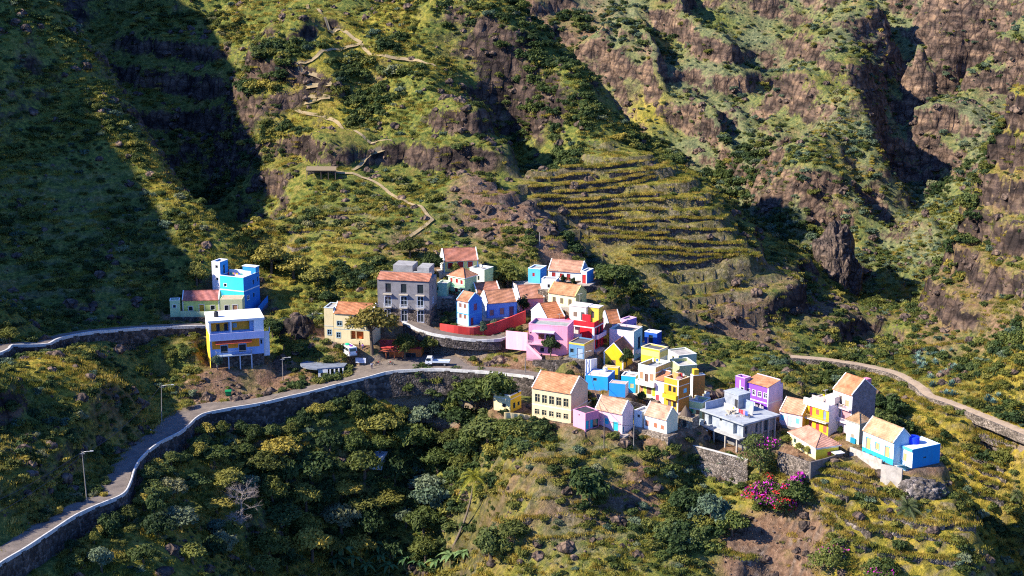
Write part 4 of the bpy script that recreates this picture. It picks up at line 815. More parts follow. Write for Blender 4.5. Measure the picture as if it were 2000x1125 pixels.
H('pink_shutter', 'pale pink cottage with sky blue shutters and tiled roof behind the concrete house', 1520,1566,1574,842,809,25, D=216, dep=6.5, f=(.76,.58,.62), s=(.74,.46,.05), roof=('gable',2.4,'x'), verge=(.72,.62,.6), tile=(.62,.34,.20), fc=None, fo=[('s',.13,14,1.0,11,None,(.18,.58,.72)),('d',.45,5,1.1,20,None,(.40,.68,.76)),('s',.80,13,1.0,11,None,(.18,.58,.72))], ex=lambda p: [('box','dark_base','f',.02,.98,.002,.03,-.3,5*p,(.25,.22,.22))])
H('yellow_balcony', 'vivid yellow house with white balcony and red doors next to the tall pink house', 1569,1617,1624,853,790,38, D=214, dep=6, f=(.78,.46,.01), s=(.74,.7,.68), roof=('flat',.3,None), deck=(.5,.4,.34), fc=None, dc=(.40,.05,.06), sc=(.5,.12,.08), fo=[('d',.24,31,.9,20),('s',.52,38,1.0,11),('d',.82,31,.9,19,None,(.2,.25,.35)),('s',.24,8,1.0,14),('d',.54,1,1.0,20),('s',.86,6,1.0,14)],
  ex=lambda p: [('balc','f',-.08,1.0,29*p,1.1,(.76,.74,.70),(.45,.30,.12),'bars',1.0),('box','white_fascia','f',-.05,1.0,-.02,.35,53*p,67*p,(.78,.77,.74)),('box','white_post','f',-.03,.04,.7,.95,0,29*p-.16,(.74,.72,.7)),('room',.6,1.0,.3,.8,63*p-.3,1.9,(.72,.6,.5)),('box','roof_railing','f',.1,.6,-1.4,-1.3,63*p,63*p+1.0,(.5,.4,.35))])
H('pink_tower', 'tall pinkish white house with balconies and bare block side wall', 1622,1661,1707,849,768,44, D=213.5, f=(.76,.64,.66), s=brick((.19,.13,.13)), roof=('gable',3.0,'x'), verge=(.76,.74,.72), tile=(.60,.25,.12), fc=(.74,.6,.6), dc=(.30,.2,.16), sc=(.5,.30,.16), fo=[('s',.40,55,1.1,17,None,(.16,.12,.1)),('s',.75,53,1.2,14),('s',.36,27,1.1,16,None,(.2,.14,.12)),('s',.72,26,1.4,13,None,(.2,.12,.08)),('d',.30,0,1.2,20,None,(.3,.13,.1)),('g',.07,40,.6,6,(.6,.7,.75),GRY),('g',.05,10,.5,5,(.6,.7,.75),GRY)],
  ex=lambda p: [('balc','f',.15,1.0,50*p,.9,(.74,.55,.55),(.75,.62,.62),'bars',.9),('balc','f',.1,1.0,23*p,1.0,(.74,.60,.60),(.76,.66,.66),'bars',.9),('box','pink_panel','f',.5,1.0,.002,.02,27*p,46*p,(.55,.24,.25)),('box','corner_trim','f',.965,1.01,-.02,.05,0,80*p,(.76,.72,.72)),('room',.55,.8,.65,.95,84*p,2.1,(.6,.2,.3))])
H('pale_hip', 'slim pale mint house with brown hipped tile roof beside the long blue house', 1651,1677,1697,868,825,40, D=208.5, f=(.72,.78,.60), s=(.30,.24,.20), roof=('hip',1.8), tile=(.42,.25,.13), fc=(.6,.7,.6), fo=[('s',.3,30,.8,8,None,(.45,.58,.48)),('s',.75,28,.8,8,None,(.45,.58,.48)),('s',.5,8,.9,9,None,(.35,.28,.22))], fascia=(.4,.36,.3), ex=lambda p: [('box','teal_door','f',.4,.8,.2,.32,-1.2,1.2,(.0,.22,.36))])
H('blue_end_long', 'long sky blue cottage with tiled roof and tan doors at the lower right end', 1680,1744,1779,908,861,46, D=200.2, f=(.52,.72,.82), s=(.34,.52,.66), roof=('gable',2.5,'x'), tile=(.62,.36,.20), fc=(.02,.38,.60), dc=(.62,.34,.14), sc=(.62,.34,.14), fo=[('d',.19,8,1.4,26),('s',.48,18,1.2,13),('d',.80,6,1.4,26)], fnd=4, ex=lambda p: [('band',-2*p,13*p,(.02,.38,.62),False,.03),('box','eave_band','f',0,1,.002,.05,43*p,46.5*p,(.10,.45,.62))])
H('blue_flat_end', 'blue and white flat roofed house holding a blue water tank at the lower right end', 1742,1781,1835,915,876,46, D=199, f=(.62,.76,.84), s=(.01,.22,.50), roof=('flat',.06,None), deck=(.76,.76,.75), fc=(.55,.7,.8), sc=(.62,.34,.14), fo=[('s',.17,12,1.1,16),('s',.62,9,1.1,16)], so=[('g',.45,16,.8,3,None,(.03,.08,.12))], fnd=5, ex=lambda p: [('box','eave_band','f',0,1,.002,.25,34*p,39*p-.01,(.08,.42,.60)),('box','blue_dado','f',0,.5,.002,.035,-.5,8*p,(.02,.38,.62)),('box','terrace_slab','f',-.2,1.02,.002,1.9,-.25,0,(.6,.62,.62)),('balc','f',.58,1.02,0,1.92,(.1,.25,.4),(.05,.2,.34),'bars',.9)])
H('yellow_hip', 'yellow bungalow with wide hipped tile roof behind a grey stone wall', 1538,1593,1638,897,873,58, D=203.5, f=(.78,.70,.34), s=(.76,.58,.03), roof=('hip',2.2), tile=(.58,.29,.20), fc=(.7,.7,.6), fo=[('g',.2,8,.9,9,None,(.1,.3,.3)),('d',.5,0,1.4,16,None,(.76,.76,.74)),('s',.82,6,.9,10,None,(.7,.7,.66))], so=[('s',.6,4,1.0,8,None,(.45,.05,.05))], ov=.45, fnd=4, ex=lambda p: [('band',19*p,.14,(.74,.7,.5)),('box','porch_slab','r',.62,1.05,.3,2.2,12*p,12*p+.14,(.7,.66,.6))])
H('white_kiosk', 'low white terrace building with a small dark window below the concrete house', 1338,1364,1376,874,846,38, D=211.5, dep=3.2, f=(.78,.76,.74), roof=('flat',.2,(.76,.72,.66)), deck=(.56,.5,.42), fo=[('g',.75,9,.7,7,None,(.1,.05,.04)),('g',.3,12,.5,6,None,GRY)])
# ------------------------------------------------------------------ ground
ZZ, A_ROCK, A_CAN, A_TERR, A_PATH, A_VILL, A_NEAR, A_TM = build_height(HOUSES)
def make_ground():
    x = XX * K; y = YY * K; z = ZZ * K
    gxx, gyy = np.gradient(ZZ, GS)[1], np.gradient(ZZ, GS)[0]
    slope = np.hypot(gxx, gyy); n = np.stack([-gxx, -gyy, np.ones_like(ZZ)], -1); n /= np.linalg.norm(n, axis=-1)[..., None]
    global A_SLOPE; A_SLOPE = slope
    calm = sstep(2, 14, A_NEAR)
    rk = np.clip(sstep(.9, 1.9, slope) + .5 * A_ROCK +   .02 * A_CAN, 0, 1) * calm * (1 - .9 * A_TM)
    d = .9 * K * rk * (ridged(x, y, z * .7, 5, 1 / 9) - .8) + .5 * K * calm * (.3 + rk) * fbm(x, y, z, 4, 1 / 4.0)
    x = x + n[..., 0] * d; y = y + n[..., 1] * d; z = z + n[..., 2] * d
    me = bpy.data.meshes.new('hills')
    co_ = np.stack([x, y, z], -1).reshape(-1, 3)
    i = np.arange(NY * NX).reshape(NY, NX); q = np.stack([i[:-1, :-1], i[:-1, 1:], i[1:, 1:], i[1:, :-1]], -1).reshape(-1, 4)
    me.vertices.add(len(co_)); me.vertices.foreach_set('co', co_.ravel().astype(np.float32))
    me.loops.add(q.size); me.loops.foreach_set('vertex_index', q.ravel().astype(np.int32))
    me.polygons.add(len(q)); me.polygons.foreach_set('loop_start', (np.arange(len(q)) * 4).astype(np.int32))
    me.update(calc_edges=True); me.polygons.foreach_set('use_smooth', np.ones(len(q), bool))
    soil = np.zeros(XX.shape); dry = np.zeros(XX.shape)
    for px, py, D, r, a in SOIL: soil = np.maximum(soil, a * cdisc(px, py, D, r, .7))
    soil = np.maximum(soil, .75 * A_VILL)
    for px, py, D, r, a in DRY: dry = np.maximum(dry, a * cdisc(px, py, D, r, .8))
    for nm, arr in (('rock', rk), ('canyon', A_CAN), ('riser', A_TERR), ('path', A_PATH), ('soil', soil), ('dry', dry)):
        at = me.attributes.new(nm, 'FLOAT', 'POINT'); at.data.foreach_set('value', arr.ravel().astype(np.float32))
    globals()['A_SOIL'], globals()['A_DRY'], globals()['A_RK'] = soil, dry, rk
    me.materials.append(ground_mat()); o = link('hills', me); tag(o, kind='structure', label='steep green and brown volcanic hillsides around the village', cat='hillside')
    return o
SOIL = [(1000,430,279,15,1),(1080,470,272,14,.9),(940,400,285,9,.8),(1510,1065,192,11,1),(1530,1120,188,7,1),(1250,920,202,5,.9),(1200,960,200,4,.5),(900,700,231,9,.9),(980,700,229,8,.8),(1720,850,232,8,.8),(1690,790,237,5,.7),(1900,440,286,18,.5),(1880,620,274,18,.5),(1960,560,268,16,.5),(1800,560,296,14,.5),(1450,650,270,14,.7),(1600,640,288,18,.6),(1720,620,296,14,.4),(1260,620,253,7,.6),(250,790,205,8,.5),(450,745,226,12,.8),(550,730,231,9,.8),(1090,1010,199,6,.5),(1180,1000,198,6,.6),(1040,960,203,6,.5),(800,480,270,8,.5),(1100,60,462,26,.5)]
DRY = [(1700,1000,193,30,.8),(1100,950,204,26,.3),(1900,850,235,34,1),(2000,780,238,26,.9),(1250,430,290,32,.5),(420,420,282,16,1),(340,400,290,10,.9),(250,770,206,15,1),(130,740,208,12,.9),(720,810,226,6,1),(1250,60,455,20,.3),(1050,100,455,22,.5),(640,200,326,22,.5),(700,100,342,24,.4),(600,560,262,18,.3),(1250,250,425,16,.7),(1950,300,298,20,.6),(1880,560,278,16,.4),(300,1000,182,16,.4)]
def ground_mat():
    t = NT('hillside'); g = t.n('ShaderNodeNewGeometry'); P_ = g.outputs['Position']
    A = {k: t.n('ShaderNodeAttribute', attribute_name=k).outputs['Fac'] for k in ('rock', 'canyon', 'riser', 'path', 'soil', 'dry')}
    n_big = t.noise(P_, .028, 5, .6).outputs[0]; n_mid = t.noise(P_, .13, 6, .65).outputs[0]; n_fin = t.noise(P_, .75, 6, .7).outputs[0]; n_gr = t.noise(P_, 3.2, 4, .7).outputs[0]
    green = t.ramp(n_fin, [(.30, (.026, .045, .014)), (.46, (.095, .125, .028)), (.60, (.22, .21, .045)), (.75, (.40, .32, .085))])
    dryg = t.ramp(n_fin, [(.28, (.09, .085, .014)), (.45, (.30, .235, .026)), (.62, (.50, .36, .045)), (.78, (.60, .45, .12))])
    dm = t.math('ADD', t.math('MULTIPLY', A['dry'], .95), t.math('MULTIPLY', t.math('SUBTRACT', n_mid, .50), 1.9), True)
    veg = t.mix(dm, green.outputs[0], dryg.outputs[0])
    bluegreen = t.ramp(n_fin, [(.3, (.045, .06, .038)), (.55, (.18, .195, .115)), (.75, (.33, .30, .17))])
    cm = t.math('MULTIPLY', A['canyon'], t.math('MULTIPLY', t.math('SUBTRACT', n_big, .30), 3.0, True), True)
    veg = t.mix(t.math('MULTIPLY', cm, .75), veg, bluegreen.outputs[0])
    soilc = t.ramp(n_fin, [(.3, (.08, .046, .029)), (.5, (.21, .122, .075)), (.72, (.36, .235, .15))])
    sm = t.math('ADD', t.math('MULTIPLY', A['soil'], 1.5), t.math('MULTIPLY', t.math('SUBTRACT', n_mid, .515), 2.8), False)
    sm = t.math('ADD', sm, t.math('SUBTRACT', n_fin, .62), True)
    col = t.mix(sm, veg, soilc.outputs[0])
    # rock where the surface is steep
    mp = t.n('ShaderNodeMapping'); mp.inputs['Scale'].default_value = (.10, .10, .32); t.l(P_, mp.inputs[0])
    n_rk = t.noise(mp.outputs[0], 1.0, 8, .68).outputs[0]
    vo = t.n('ShaderNodeTexVoronoi', feature='DISTANCE_TO_EDGE'); vo.inputs['Scale'].default_value = .28; t.l(P_, vo.inputs['Vector'])
    rockc = t.ramp(n_rk, [(.25, (.022, .018, .018)), (.42, (.075, .055, .046)), (.54, (.18, .12, .088)), (.64, (.32, .21, .135)), (.80, (.46, .35, .26))])
    sz = t.n('ShaderNodeSeparateXYZ'); t.l(g.outputs['Normal'], sz.inputs[0])
    steep = t.math('MULTIPLY', t.math('SUBTRACT', .70, t.math('ADD', sz.outputs[2], t.math('MULTIPLY', t.math('SUBTRACT', n_fin, .5), .75))), 5.0, True)
    rm = t.math('MULTIPLY', t.math('ADD', t.math('MULTIPLY', A['rock'], .9), .22, True), t.math('ADD', steep, t.math('MULTIPLY', A['rock'], t.math('MULTIPLY', t.math('SUBTRACT', n_mid, .40), 2.5))), True)
    near_rock = t.mix(1.0, rockc.outputs[0], (.62, .64, .70), 'MULTIPLY'); rk_c = t.mix(A['canyon'], near_rock, rockc.outputs[0])
    vm = t.n('ShaderNodeMapping'); vm.inputs['Scale'].default_value = (1.0, 1.0, .45); t.l(P_, vm.inputs[0]); t.l(vm.outputs[0], vo.inputs['Vector'])
    crack = t.ramp(vo.outputs['Distance'], [(.0, (.25, .24, .25)), (.09, (.8, .8, .8)), (.3, (1.1, 1.08, 1.05))])
    rk_c = t.mix(.85, rk_c, crack.outputs[0], 'MULTIPLY')
    col = t.mix(rm, col, rk_c)
    vs = t.n('ShaderNodeTexVoronoi'); vs.inputs['Scale'].default_value = 1.3; t.l(P_, vs.inputs['Vector'])
    sc_ = t.n('ShaderNodeSeparateColor'); t.l(vs.outputs['Color'], sc_.inputs[0])
    wallc = t.ramp(sc_.outputs[0], [(0, (.05, .04, .033)), (.6, (.13, .10, .08)), (1, (.24, .19, .15))])
    col = t.mix(t.math('MULTIPLY', A['riser'], .75), col, wallc.outputs[0])
    pathc = t.ramp(n_gr, [(.3, (.16, .12, .085)), (.7, (.34, .26, .19))])
    pm_ = t.math('MULTIPLY', t.math('SUBTRACT', A['path'], .35), 4.0, True)
    col = t.mix(pm_, col, pathc.outputs[0])
    t.l(col, t.b.inputs['Base Color']); t.b.inputs['Roughness'].default_value = .95; t.b.inputs['Specular IOR Level'].default_value = .1
    hgt = t.math('ADD', t.math('MULTIPLY', n_fin, 1.0), t.math('MULTIPLY', n_gr, .35)); hgt = t.math('ADD', hgt, t.math('MULTIPLY', n_rk, .8)); hgt = t.math('ADD', hgt, t.math('MULTIPLY', t.math('MULTIPLY', rm, vo.outputs['Distance']), 2.2))
    t.bump(hgt, .9, 1.2)
    return t.m
HILLS = make_ground()
for h in HOUSES: h['root'] = build_house(h)
HB = {h['key']: h for h in HOUSES}
# ------------------------------------------------------------------ roads, kerb walls, stone walls
def ground_sheet(): pass
def dirt(name, c, c2):
    key = ('d', name)
    if key in MATS: return MATS[key]
    t = NT(name); v = t.n('ShaderNodeNewGeometry').outputs['Position']
    n = t.noise(v, .5, 6, .65).outputs[0]; n2 = t.noise(v, 4.5, 4, .7).outputs[0]
    r = t.ramp(t.math('ADD', t.math('MULTIPLY', n, .6), t.math('MULTIPLY', n2, .4)), [(.32, c), (.68, c2)])
    t.l(r.outputs[0], t.b.inputs['Base Color']); t.bump(n2, .6, .12); t.b.inputs['Roughness'].default_value = .95
    MATS[key] = t.m; return t.m
def frame_line(line):
    """unit left normals of a sampled line"""
    d = np.gradient(line[:, :2], axis=0); d /= np.linalg.norm(d, axis=1)[:, None]
    return np.stack([-d[:, 1], d[:, 0]], 1)
def ribbon(name, line, w, m, kind='structure', n=6, lift=.03):
    L = line * K; nn = frame_line(line); v, f = [], []
    for i in range(len(L)):
        for k in range(n + 1):
            o = (w[i] * K) * k / n; x, y = L[i, 0] + nn[i, 0] * o, L[i, 1] + nn[i, 1] * o
            v.append((x, y, L[i, 2] + lift + .05 * math.sin(math.pi * k / n)))
    for i in range(len(L) - 1):
        for k in range(n):
            a = i * (n + 1) + k; f.append((a, a + 1, a + n + 2, a + n + 1)[::-1])
    me = bpy.data.meshes.new(name); me.from_pydata(v, [], f); me.materials.append(m); me.update()
    o = link(name, me); tag(o, kind=kind); return o
def wall_strip(name, line, off0, off1, ztop, zbot, m, parent=None, noise=0.0):
    """a wall following a line (metres); off = distance to the left of the line"""
    nn = frame_line(line); L = np.array(line); v, f = [], []
    N = len(L); zt = ztop if hasattr(ztop, '__len__') else np.full(N, ztop); zb = zbot if hasattr(zbot, '__len__') else np.full(N, zbot)
    for i in range(N):
        j = noise * math.sin(i * 1.7) * .5
        a, b = L[i, :2] + nn[i] * (off0 - j), L[i, :2] + nn[i] * off1
        v += [(*a, L[i, 2] + zb[i]), (*a, L[i, 2] + zt[i]), (*b, L[i, 2] + zt[i]), (*b, L[i, 2] + zb[i])]
    for i in range(N - 1):
        a, b = i * 4, i * 4 + 4
        f += [(a, b, b + 1, a + 1)[::-1], (a + 1, b + 1, b + 2, a + 2)[::-1], (a + 2, b + 2, b + 3, a + 3)[::-1]]
    f += [(0, 1, 2, 3), (4 * N - 4, 4 * N - 1, 4 * N - 2, 4 * N - 3)]
    me = bpy.data.meshes.new(name); me.from_pydata(v, [], f); me.materials.append(m); me.update()
    return link(name, me, parent)
M_ROAD = dirt('cobbled_dirt', (.085, .070, .062), (.23, .185, .15)); M_PATH = dirt('path_dirt', (.26, .19, .125), (.48, .36, .25))
M_KERB = concrete((.50, .485, .46), 1.2); M_WALL = stone((.085, .068, .06), 1.6); WALLTOPS = []; M_WALL2 = stone((.23, .185, .15), 2.6, .35)  # M_WALL: shadow on the terrace risers is put into the dark stone colour
ribbon('road', L_ROAD, W_ROAD, M_ROAD); ribbon('upper_road', L_TRACK, W_TRACK, M_ROAD); ribbon('village_street', L_STREET, W_STREET, M_ROAD); ribbon('footpath', L_RPATH, W_RPATH, M_PATH)
def road_wall(line, deep, label, kerb_h, kerb_w, name='retaining_wall'):
    Lm = line * K; w = wall_strip(name, Lm, -.55, .0, -.02, -deep, M_WALL, None, .25); tag(w, label, 'wall')
    k = wall_strip('kerb', Lm, -.62, kerb_w - .62, np.full(len(Lm), kerb_h) + .05 * np.sin(np.arange(len(Lm)) * .9), -.25, M_KERB, w)
    return w
i0 = int(np.argmin(np.abs(L_ROAD[:, 0] + 22)))
road_wall(L_ROAD, 6.2, 'long dark stone retaining wall with pale kerb along the lower road', .48, .32)
road_wall(L_TRACK, 3.4, 'thin stone wall with white kerb along the upper road on the left', .45, .5)
road_wall(L_STREET, 2.4, 'stone wall with white kerb below the grey house street', .45, .4)
tag(wall_strip('edge_wall', L_RPATH * K, -.5, .05, .02, -2.2, M_WALL2, None, .25), 'low dry stone edge wall under the footpath on the right slope', 'wall')
def pw(px, py, D): return np.array(P(px, py, D)) * K
def free_wall(label, pts, top_px_h, th, m, deep=2.5, name='stone_wall', cap=None, cat='wall', sm=True, above=0.0):
    """pts: (px, py of the wall TOP, D); hangs down by deep metres"""
    if sm: L = smooth_line([np.array(P(*p)) for p in pts], .6) * K
    else:
        q = [np.array(P(*p)) * K for p in pts]; L = np.concatenate([np.linspace(a, b, 8, endpoint=False) for a, b in zip(q, q[1:])] + [q[-1][None]])
    w = wall_strip(name, L, 0, th, above, -deep, m, None, .12); tag(w, label, cat)
    if cap: wall_strip('coping', L, -.05, th + .05, above + .12, above + .002, paint(cap) if isinstance(cap, tuple) else cap, w)
    return w
def D_(py, z): return DZ(py, z)
# ------------------------------------------------------------------ walls of the village
M_RED = paint((.50, .035, .03), .9, 1.8)
free_wall('curved red painted garden wall below the tall white and blue house', [(859,632,241.2),(872,634,239.8),(895,637,239.2),(925,640,239.2),(957,633,240.2),(990,622,241.5),(1027,607,243.5)], 17, .35, M_RED, 3.2, 'garden_wall')
free_wall('pink garden wall left of the big pink house', [(988,646,235.5),(1008,648,234),(1030,650,232.2)], 30, .3, paint((.72,.34,.44)), 4.6, 'garden_wall')
free_wall('plain white yard wall left of the peaked yellow house', [(1143,702,225.8),(1154,702,225.8),(1166,700,227.5)], 26, .3, paint((.76,.76,.78)), 4.0, 'yard_wall', sm=False)
free_wall('dark stone wall between the lower road and the slate blue house', [(1040,704,230.3),(1070,704,229),(1100,703,228),(1142,706,226.2)], 30, .5, M_WALL, 5.5)
free_wall('rubble wall holding up the yard of the bright blue low house', [(1165,770,218.4),(1190,779,216.6),(1226,783,216.2),(1262,792,216.6)], 20, .5, M_WALL2, 3.0)
free_wall('upper rubble retaining wall under the grey concrete house', [(1336,865,210.9),(1362,873,209.2),(1403,884,207.2),(1460,899,205.2)], 27, .6, M_WALL2, 3.4, 'retaining_wall', concrete((.5,.47,.42)))
free_wall('lower rubble retaining wall under the grey concrete house', [(1340,894,209.4),(1375,903,207.6),(1410,910,206),(1460,921,204.2)], 30, .7, M_WALL2, 5.0, 'retaining_wall')
free_wall('grey rubble wall along the front of the yellow bungalow yard', [(1519,882,204.6),(1545,890,202.4),(1568,899,200.4),(1582,903,199.6)], 35, .4, M_WALL2, 4.6)
free_wall('plastered yard wall with shade in its colour at the right of the yellow bungalow', [(1584,903,199.4),(1612,896,202),(1646,885,205.4)], 32, .35, concrete((.15,.13,.12)), 4.2, 'yard_wall', sm=False)  # the wall stands in shade, painted here as a dark concrete tone
free_wall('low pale garden wall in front of the long sky blue cottage', [(1660,873,206),(1692,886,202.4),(1722,899,199.4)], 14, .3, concrete((.42,.37,.33)), 2.6, 'garden_wall')
free_wall('grey plastered wall below the terrace of the blue water tank house', [(1721,907,198.2),(1742,911,197.2),(1762,916,196.3)], 30, .4, concrete((.38,.34,.30)), 4.4, 'retaining_wall')
free_wall('pale green garden wall in front of the green cottage', [(352,608,244.6),(395,609,244.6),(431,608,244.4)], 8, .25, paint((.56,.64,.34)), 2.4, 'garden_wall')
free_wall('dark stone retaining wall below the green cottage and hut', [(333,621,243.5),(370,620,243.2),(404,620,243)], 18, .5, M_WALL, 4.0, 'retaining_wall')
free_wall('white stone edged lane wall left of the yellow house', [(568,632,243),(590,626,245),(612,612,249),(634,612,249)], 5, .3, M_KERB, 3.0, 'lane_wall', sm=False)
free_wall('grey stone wall below the mint green house', [(862,584,248),(890,584,247.4),(912,588,246.6)], 14, .4, M_WALL2, 2.6)
free_wall('dark stone terrace wall under the white cottage with the red doors', [(1090,560,253.5),(1130,560,253.8),(1165,559,255.6),(1182,566,253.5)], 14, .5, M_WALL, 3.2)
free_wall('pinkish stone wall behind the lavender gabled house', [(1036,600,250),(1062,612,246),(1072,610,246.5)], 14, .4, paint((.5,.3,.28)), 2.5)
free_wall('cream yard wall at the right of the large cream house', [(1149,788,219.5),(1163,776,222),(1166,775,222.4)], 12, .3, paint((.62,.46,.24)), 2.6, 'yard_wall', sm=False)
free_wall('cream terrace wall between the low yellow building and the large cream house', [(985,806,214.2),(1015,808,214.6),(1036,812,215)], 12, .3, paint((.70,.54,.26)), 3.6, 'yard_wall', sm=False)
M_WALL3 = stone((.15, .12, .10), 1.7, .4)
def draped(label, pix, hgt, th, m, group, name='terrace_wall', up=.25):
    pts = [hit(*p) for p in pix]; pts = [p for p in pts if p is not None]
    if len(pts) < 2: return
    L = smooth_line([np.array(p) for p in pts], 1.2); L[:, 2] = Hs(L[:, 0], L[:, 1]) + up
    L[:, 2] = np.convolve(np.pad(L[:, 2], 8, 'edge'), np.ones(17) / 17, 'valid')
    L[:, 2] += .12 * np.sin(np.arange(len(L)) * 2.1) + .1 * np.sin(np.arange(len(L)) * .77)
    WALLTOPS.append(L + np.c_[frame_line(L) * .5, np.zeros(len(L))])
    w = wall_strip(name, L, -.1, th, 0, -hgt, m, None, .3); tag(w, label, 'wall', group)
for pix in ([(1104,331),(1187,331),(1275,319)],[(1049,356),(1100,352),(1155,344)],[(1190,346),(1240,342),(1290,332)],[(1090,381),(1150,377),(1220,370),(1280,347)],[(1035,372),(1080,368),(1127,367)],[(1095,398),(1190,392),(1289,384)],[(1049,402),(1090,406)],
            [(1109,409),(1200,403),(1294,398)],[(1114,428),(1160,428),(1210,428)],[(1137,437),(1210,439),(1294,435)],[(1192,448),(1235,450),(1275,451)],[(1225,476),(1330,480),(1446,481)],[(1234,502),(1350,505),(1470,504)],[(1170,470),(1215,466),(1260,468)],[(1110,365),(1200,357),(1270,340)],[(1045,387),(1100,391)],[(1120,418),(1200,416),(1290,416)],[(1150,455),(1230,459),(1300,462)],[(1240,488),(1340,492),(1455,492)],[(1260,515),(1360,518),(1480,516)],[(1300,395),(1350,398),(1375,402)],[(1310,430),(1370,432),(1410,436)],[(1300,452),(1370,455),(1430,460)]):
    draped('long dry stone wall across the grassy terraces above the village', pix, 2.6, .6, M_WALL, 'dry stone walls of the upper terraces', up=.9)
for pix in ([(1582,944),(1620,964),(1654,985)],[(1616,913),(1655,922),(1697,937)],[(1596,979),(1648,1020),(1700,1054)],[(1694,1040),(1787,1054),(1879,1077)],[(1715,1014),(1780,1026),(1845,1037)],[(1700,973),(1749,988),(1790,995)],[(1712,1083),(1816,1095),(1890,1110)],[(1640,955),(1680,965),(1720,975)],[(1600,1010),(1640,1050),(1690,1085)],[(1820,1010),(1870,1035),(1905,1050)],[(1590,925),(1635,935),(1680,950)],[(1400,1078),(1440,1096),(1470,1106)]):
    draped('rough stone wall holding a dry grass terrace below the blue houses', pix, 2.8, .7, M_WALL3, 'stone walls of the lower right terraces', up=1.1)
for pix in ([(1000,905),(1045,900),(1090,897)],[(1075,912),(1130,898),(1185,884)],[(1020,1030),(1055,1012),(1090,1000)],[(1000,935),(1060,930),(1120,925)],[(1010,985),(1070,975),(1110,972)],[(1040,1065),(1100,1050),(1150,1046)]):
    draped('low weathered stone wall on the green slope below the large cream house', pix, 1.6, .6, M_WALL, 'stone walls below the large cream house', up=.45)
for pix in ([(497,868),(525,862),(560,858)],[(505,880),(550,876),(590,874)],[(515,893),(560,889),(605,886)],[(530,905),(570,901),(610,899)]):
    draped('short terrace wall on the little field below the road', pix, 1.4, .5, M_WALL2, 'terrace walls of the little field below the road', up=.5)
for pix in ([(1840,868),(1900,900),(1960,925)],[(1850,820),(1920,850),(1990,880)],[(1860,905),(1910,940),(1950,960)],[(1780,690),(1850,672),(1900,668)],[(1870,835),(1930,865),(1990,895)],[(1850,885),(1905,920),(1965,945)],[(1880,945),(1920,975),(1960,990)],[(1840,800),(1900,832),(1990,868)],[(1740,755),(1800,790),(1850,812)]):
    draped('crumbling stone wall across the dry yellow slope on the right', pix, 2.2, .6, M_WALL3, 'stone walls of the right slope', up=.6)
for pix in ([(560,455),(620,450),(690,455)],[(560,480),(640,474),(720,480)],[(580,505),(650,500),(710,506)],[(640,425),(700,418),(750,424)]):
    draped('overgrown terrace wall on the hillside above the yellow two storey house', pix, 1.8, .6, M_WALL3, 'terrace walls above the yellow house', up=.5)
# zigzag footpath up the middle hill
def trail(name, pix, wd, m):
    pts = [hit(*p) for p in pix]; L = smooth_line([np.array(p) for p in pts if p is not None], 1.5)
    nn = frame_line(L); v, f = [], []
    for i in range(len(L)):
        for o in (-.5, 0, .5):
            x, y = L[i, 0] + nn[i, 0] * o * wd, L[i, 1] + nn[i, 1] * o * wd; v.append((x, y, max(float(Hs(x, y)), float(Hs(*L[i, :2])) - .3) + .42))
    for i in range(len(L) - 1):
        for k in (0, 1): a = i * 3 + k; f.append((a, a + 1, a + 4, a + 3)[::-1])
    me = bpy.data.meshes.new(name); me.from_pydata(v, [], f); me.materials.append(m); o = link(name, me); tag(o, kind='structure'); return L
M_TRAIL = dirt('trail', (.22, .16, .085), (.38, .29, .16))
TRAILS = [trail('mountain_path', p, 1.05, M_TRAIL) for p in ([(800,466),(822,450),(845,432),(836,424),(795,398),(745,366),(700,346),(655,338)],[(690,335),(715,312),(745,297),(778,287)],[(775,284),(740,277),(700,262),(660,243),(632,233)],[(632,233),(600,226),(575,212),(610,204),(645,196)],[(645,196),(600,190),(585,180),(618,175),(648,170)],[(648,168),(615,150),(582,130),(620,112),(665,100),(706,88)],[(706,86),(665,60),(635,38),(600,12)],[(706,90),(745,112),(800,122),(850,132)])]
# ------------------------------------------------------------------ bar, kiosk
def ex_kiosk(): pass
def kiosk():
    b = Vector(pw(600, 742, 231.2)); r = thing('bus_shelter', 'low round roofed roadside shelter with open pillars in front of the plaza', 'shelter', b, R(-6))
    p = .119; m = MB(); pts = [(0, 0, 3.1)]; n = 18
    out = [(-2.3 + 5.2 * (1 - math.cos(math.pi * .5 * k / 8)) , 3.2 - 4.6 * math.sin(math.pi * .5 * k / 8)) for k in range(9)]
    poly = [(-2.3, 3.2)] + out[1:] + [(9.0, 1.2), (9.2, 4.2), (2.0, 5.6), (-1.0, 5.0)]
    m.prism([(x, y, 3.0) for x, y in poly], (0, 0, .35), concrete((.17, .19, .23))); m.build('roof', r)
    w = MB(); w.box((3.0, -.9, -.5), (5.4, -.65, 3.0), paint((.45, .46, .50))); w.box((3.0, -.65, -.5), (3.2, 3.5, 3.0), paint((.42, .43, .47))); w.box((-1.6, 3.4, -.5), (8.6, 3.6, 3.0), paint((.34, .34, .36))); w.build('wall', r)
    w = MB(); w.box((3.7, -.95, 1.4), (4.9, -.9, 2.2), simple('dark_opening', (.02, .02, .02))); w.build('window', r)  # dark slab on the wall, painted shade of an opening
    for k in range(4):
        w = MB(); x = 5.8 + k * .95; w.box((x, -.8 + k * .5, -.5), (x + .32, -.45 + k * .5, 3.0), paint((.55, .53, .52))); w.build('pillar', r)
    w = MB(); w.prism([(5.4, -.85, -.5), (9.0, 1.1, -.5), (9.0, 1.3, -.5), (5.4, -.6, -.5)], (0, 0, 1.4), paint((.48, .48, .5))); w.build('bench_wall', r)
kiosk()
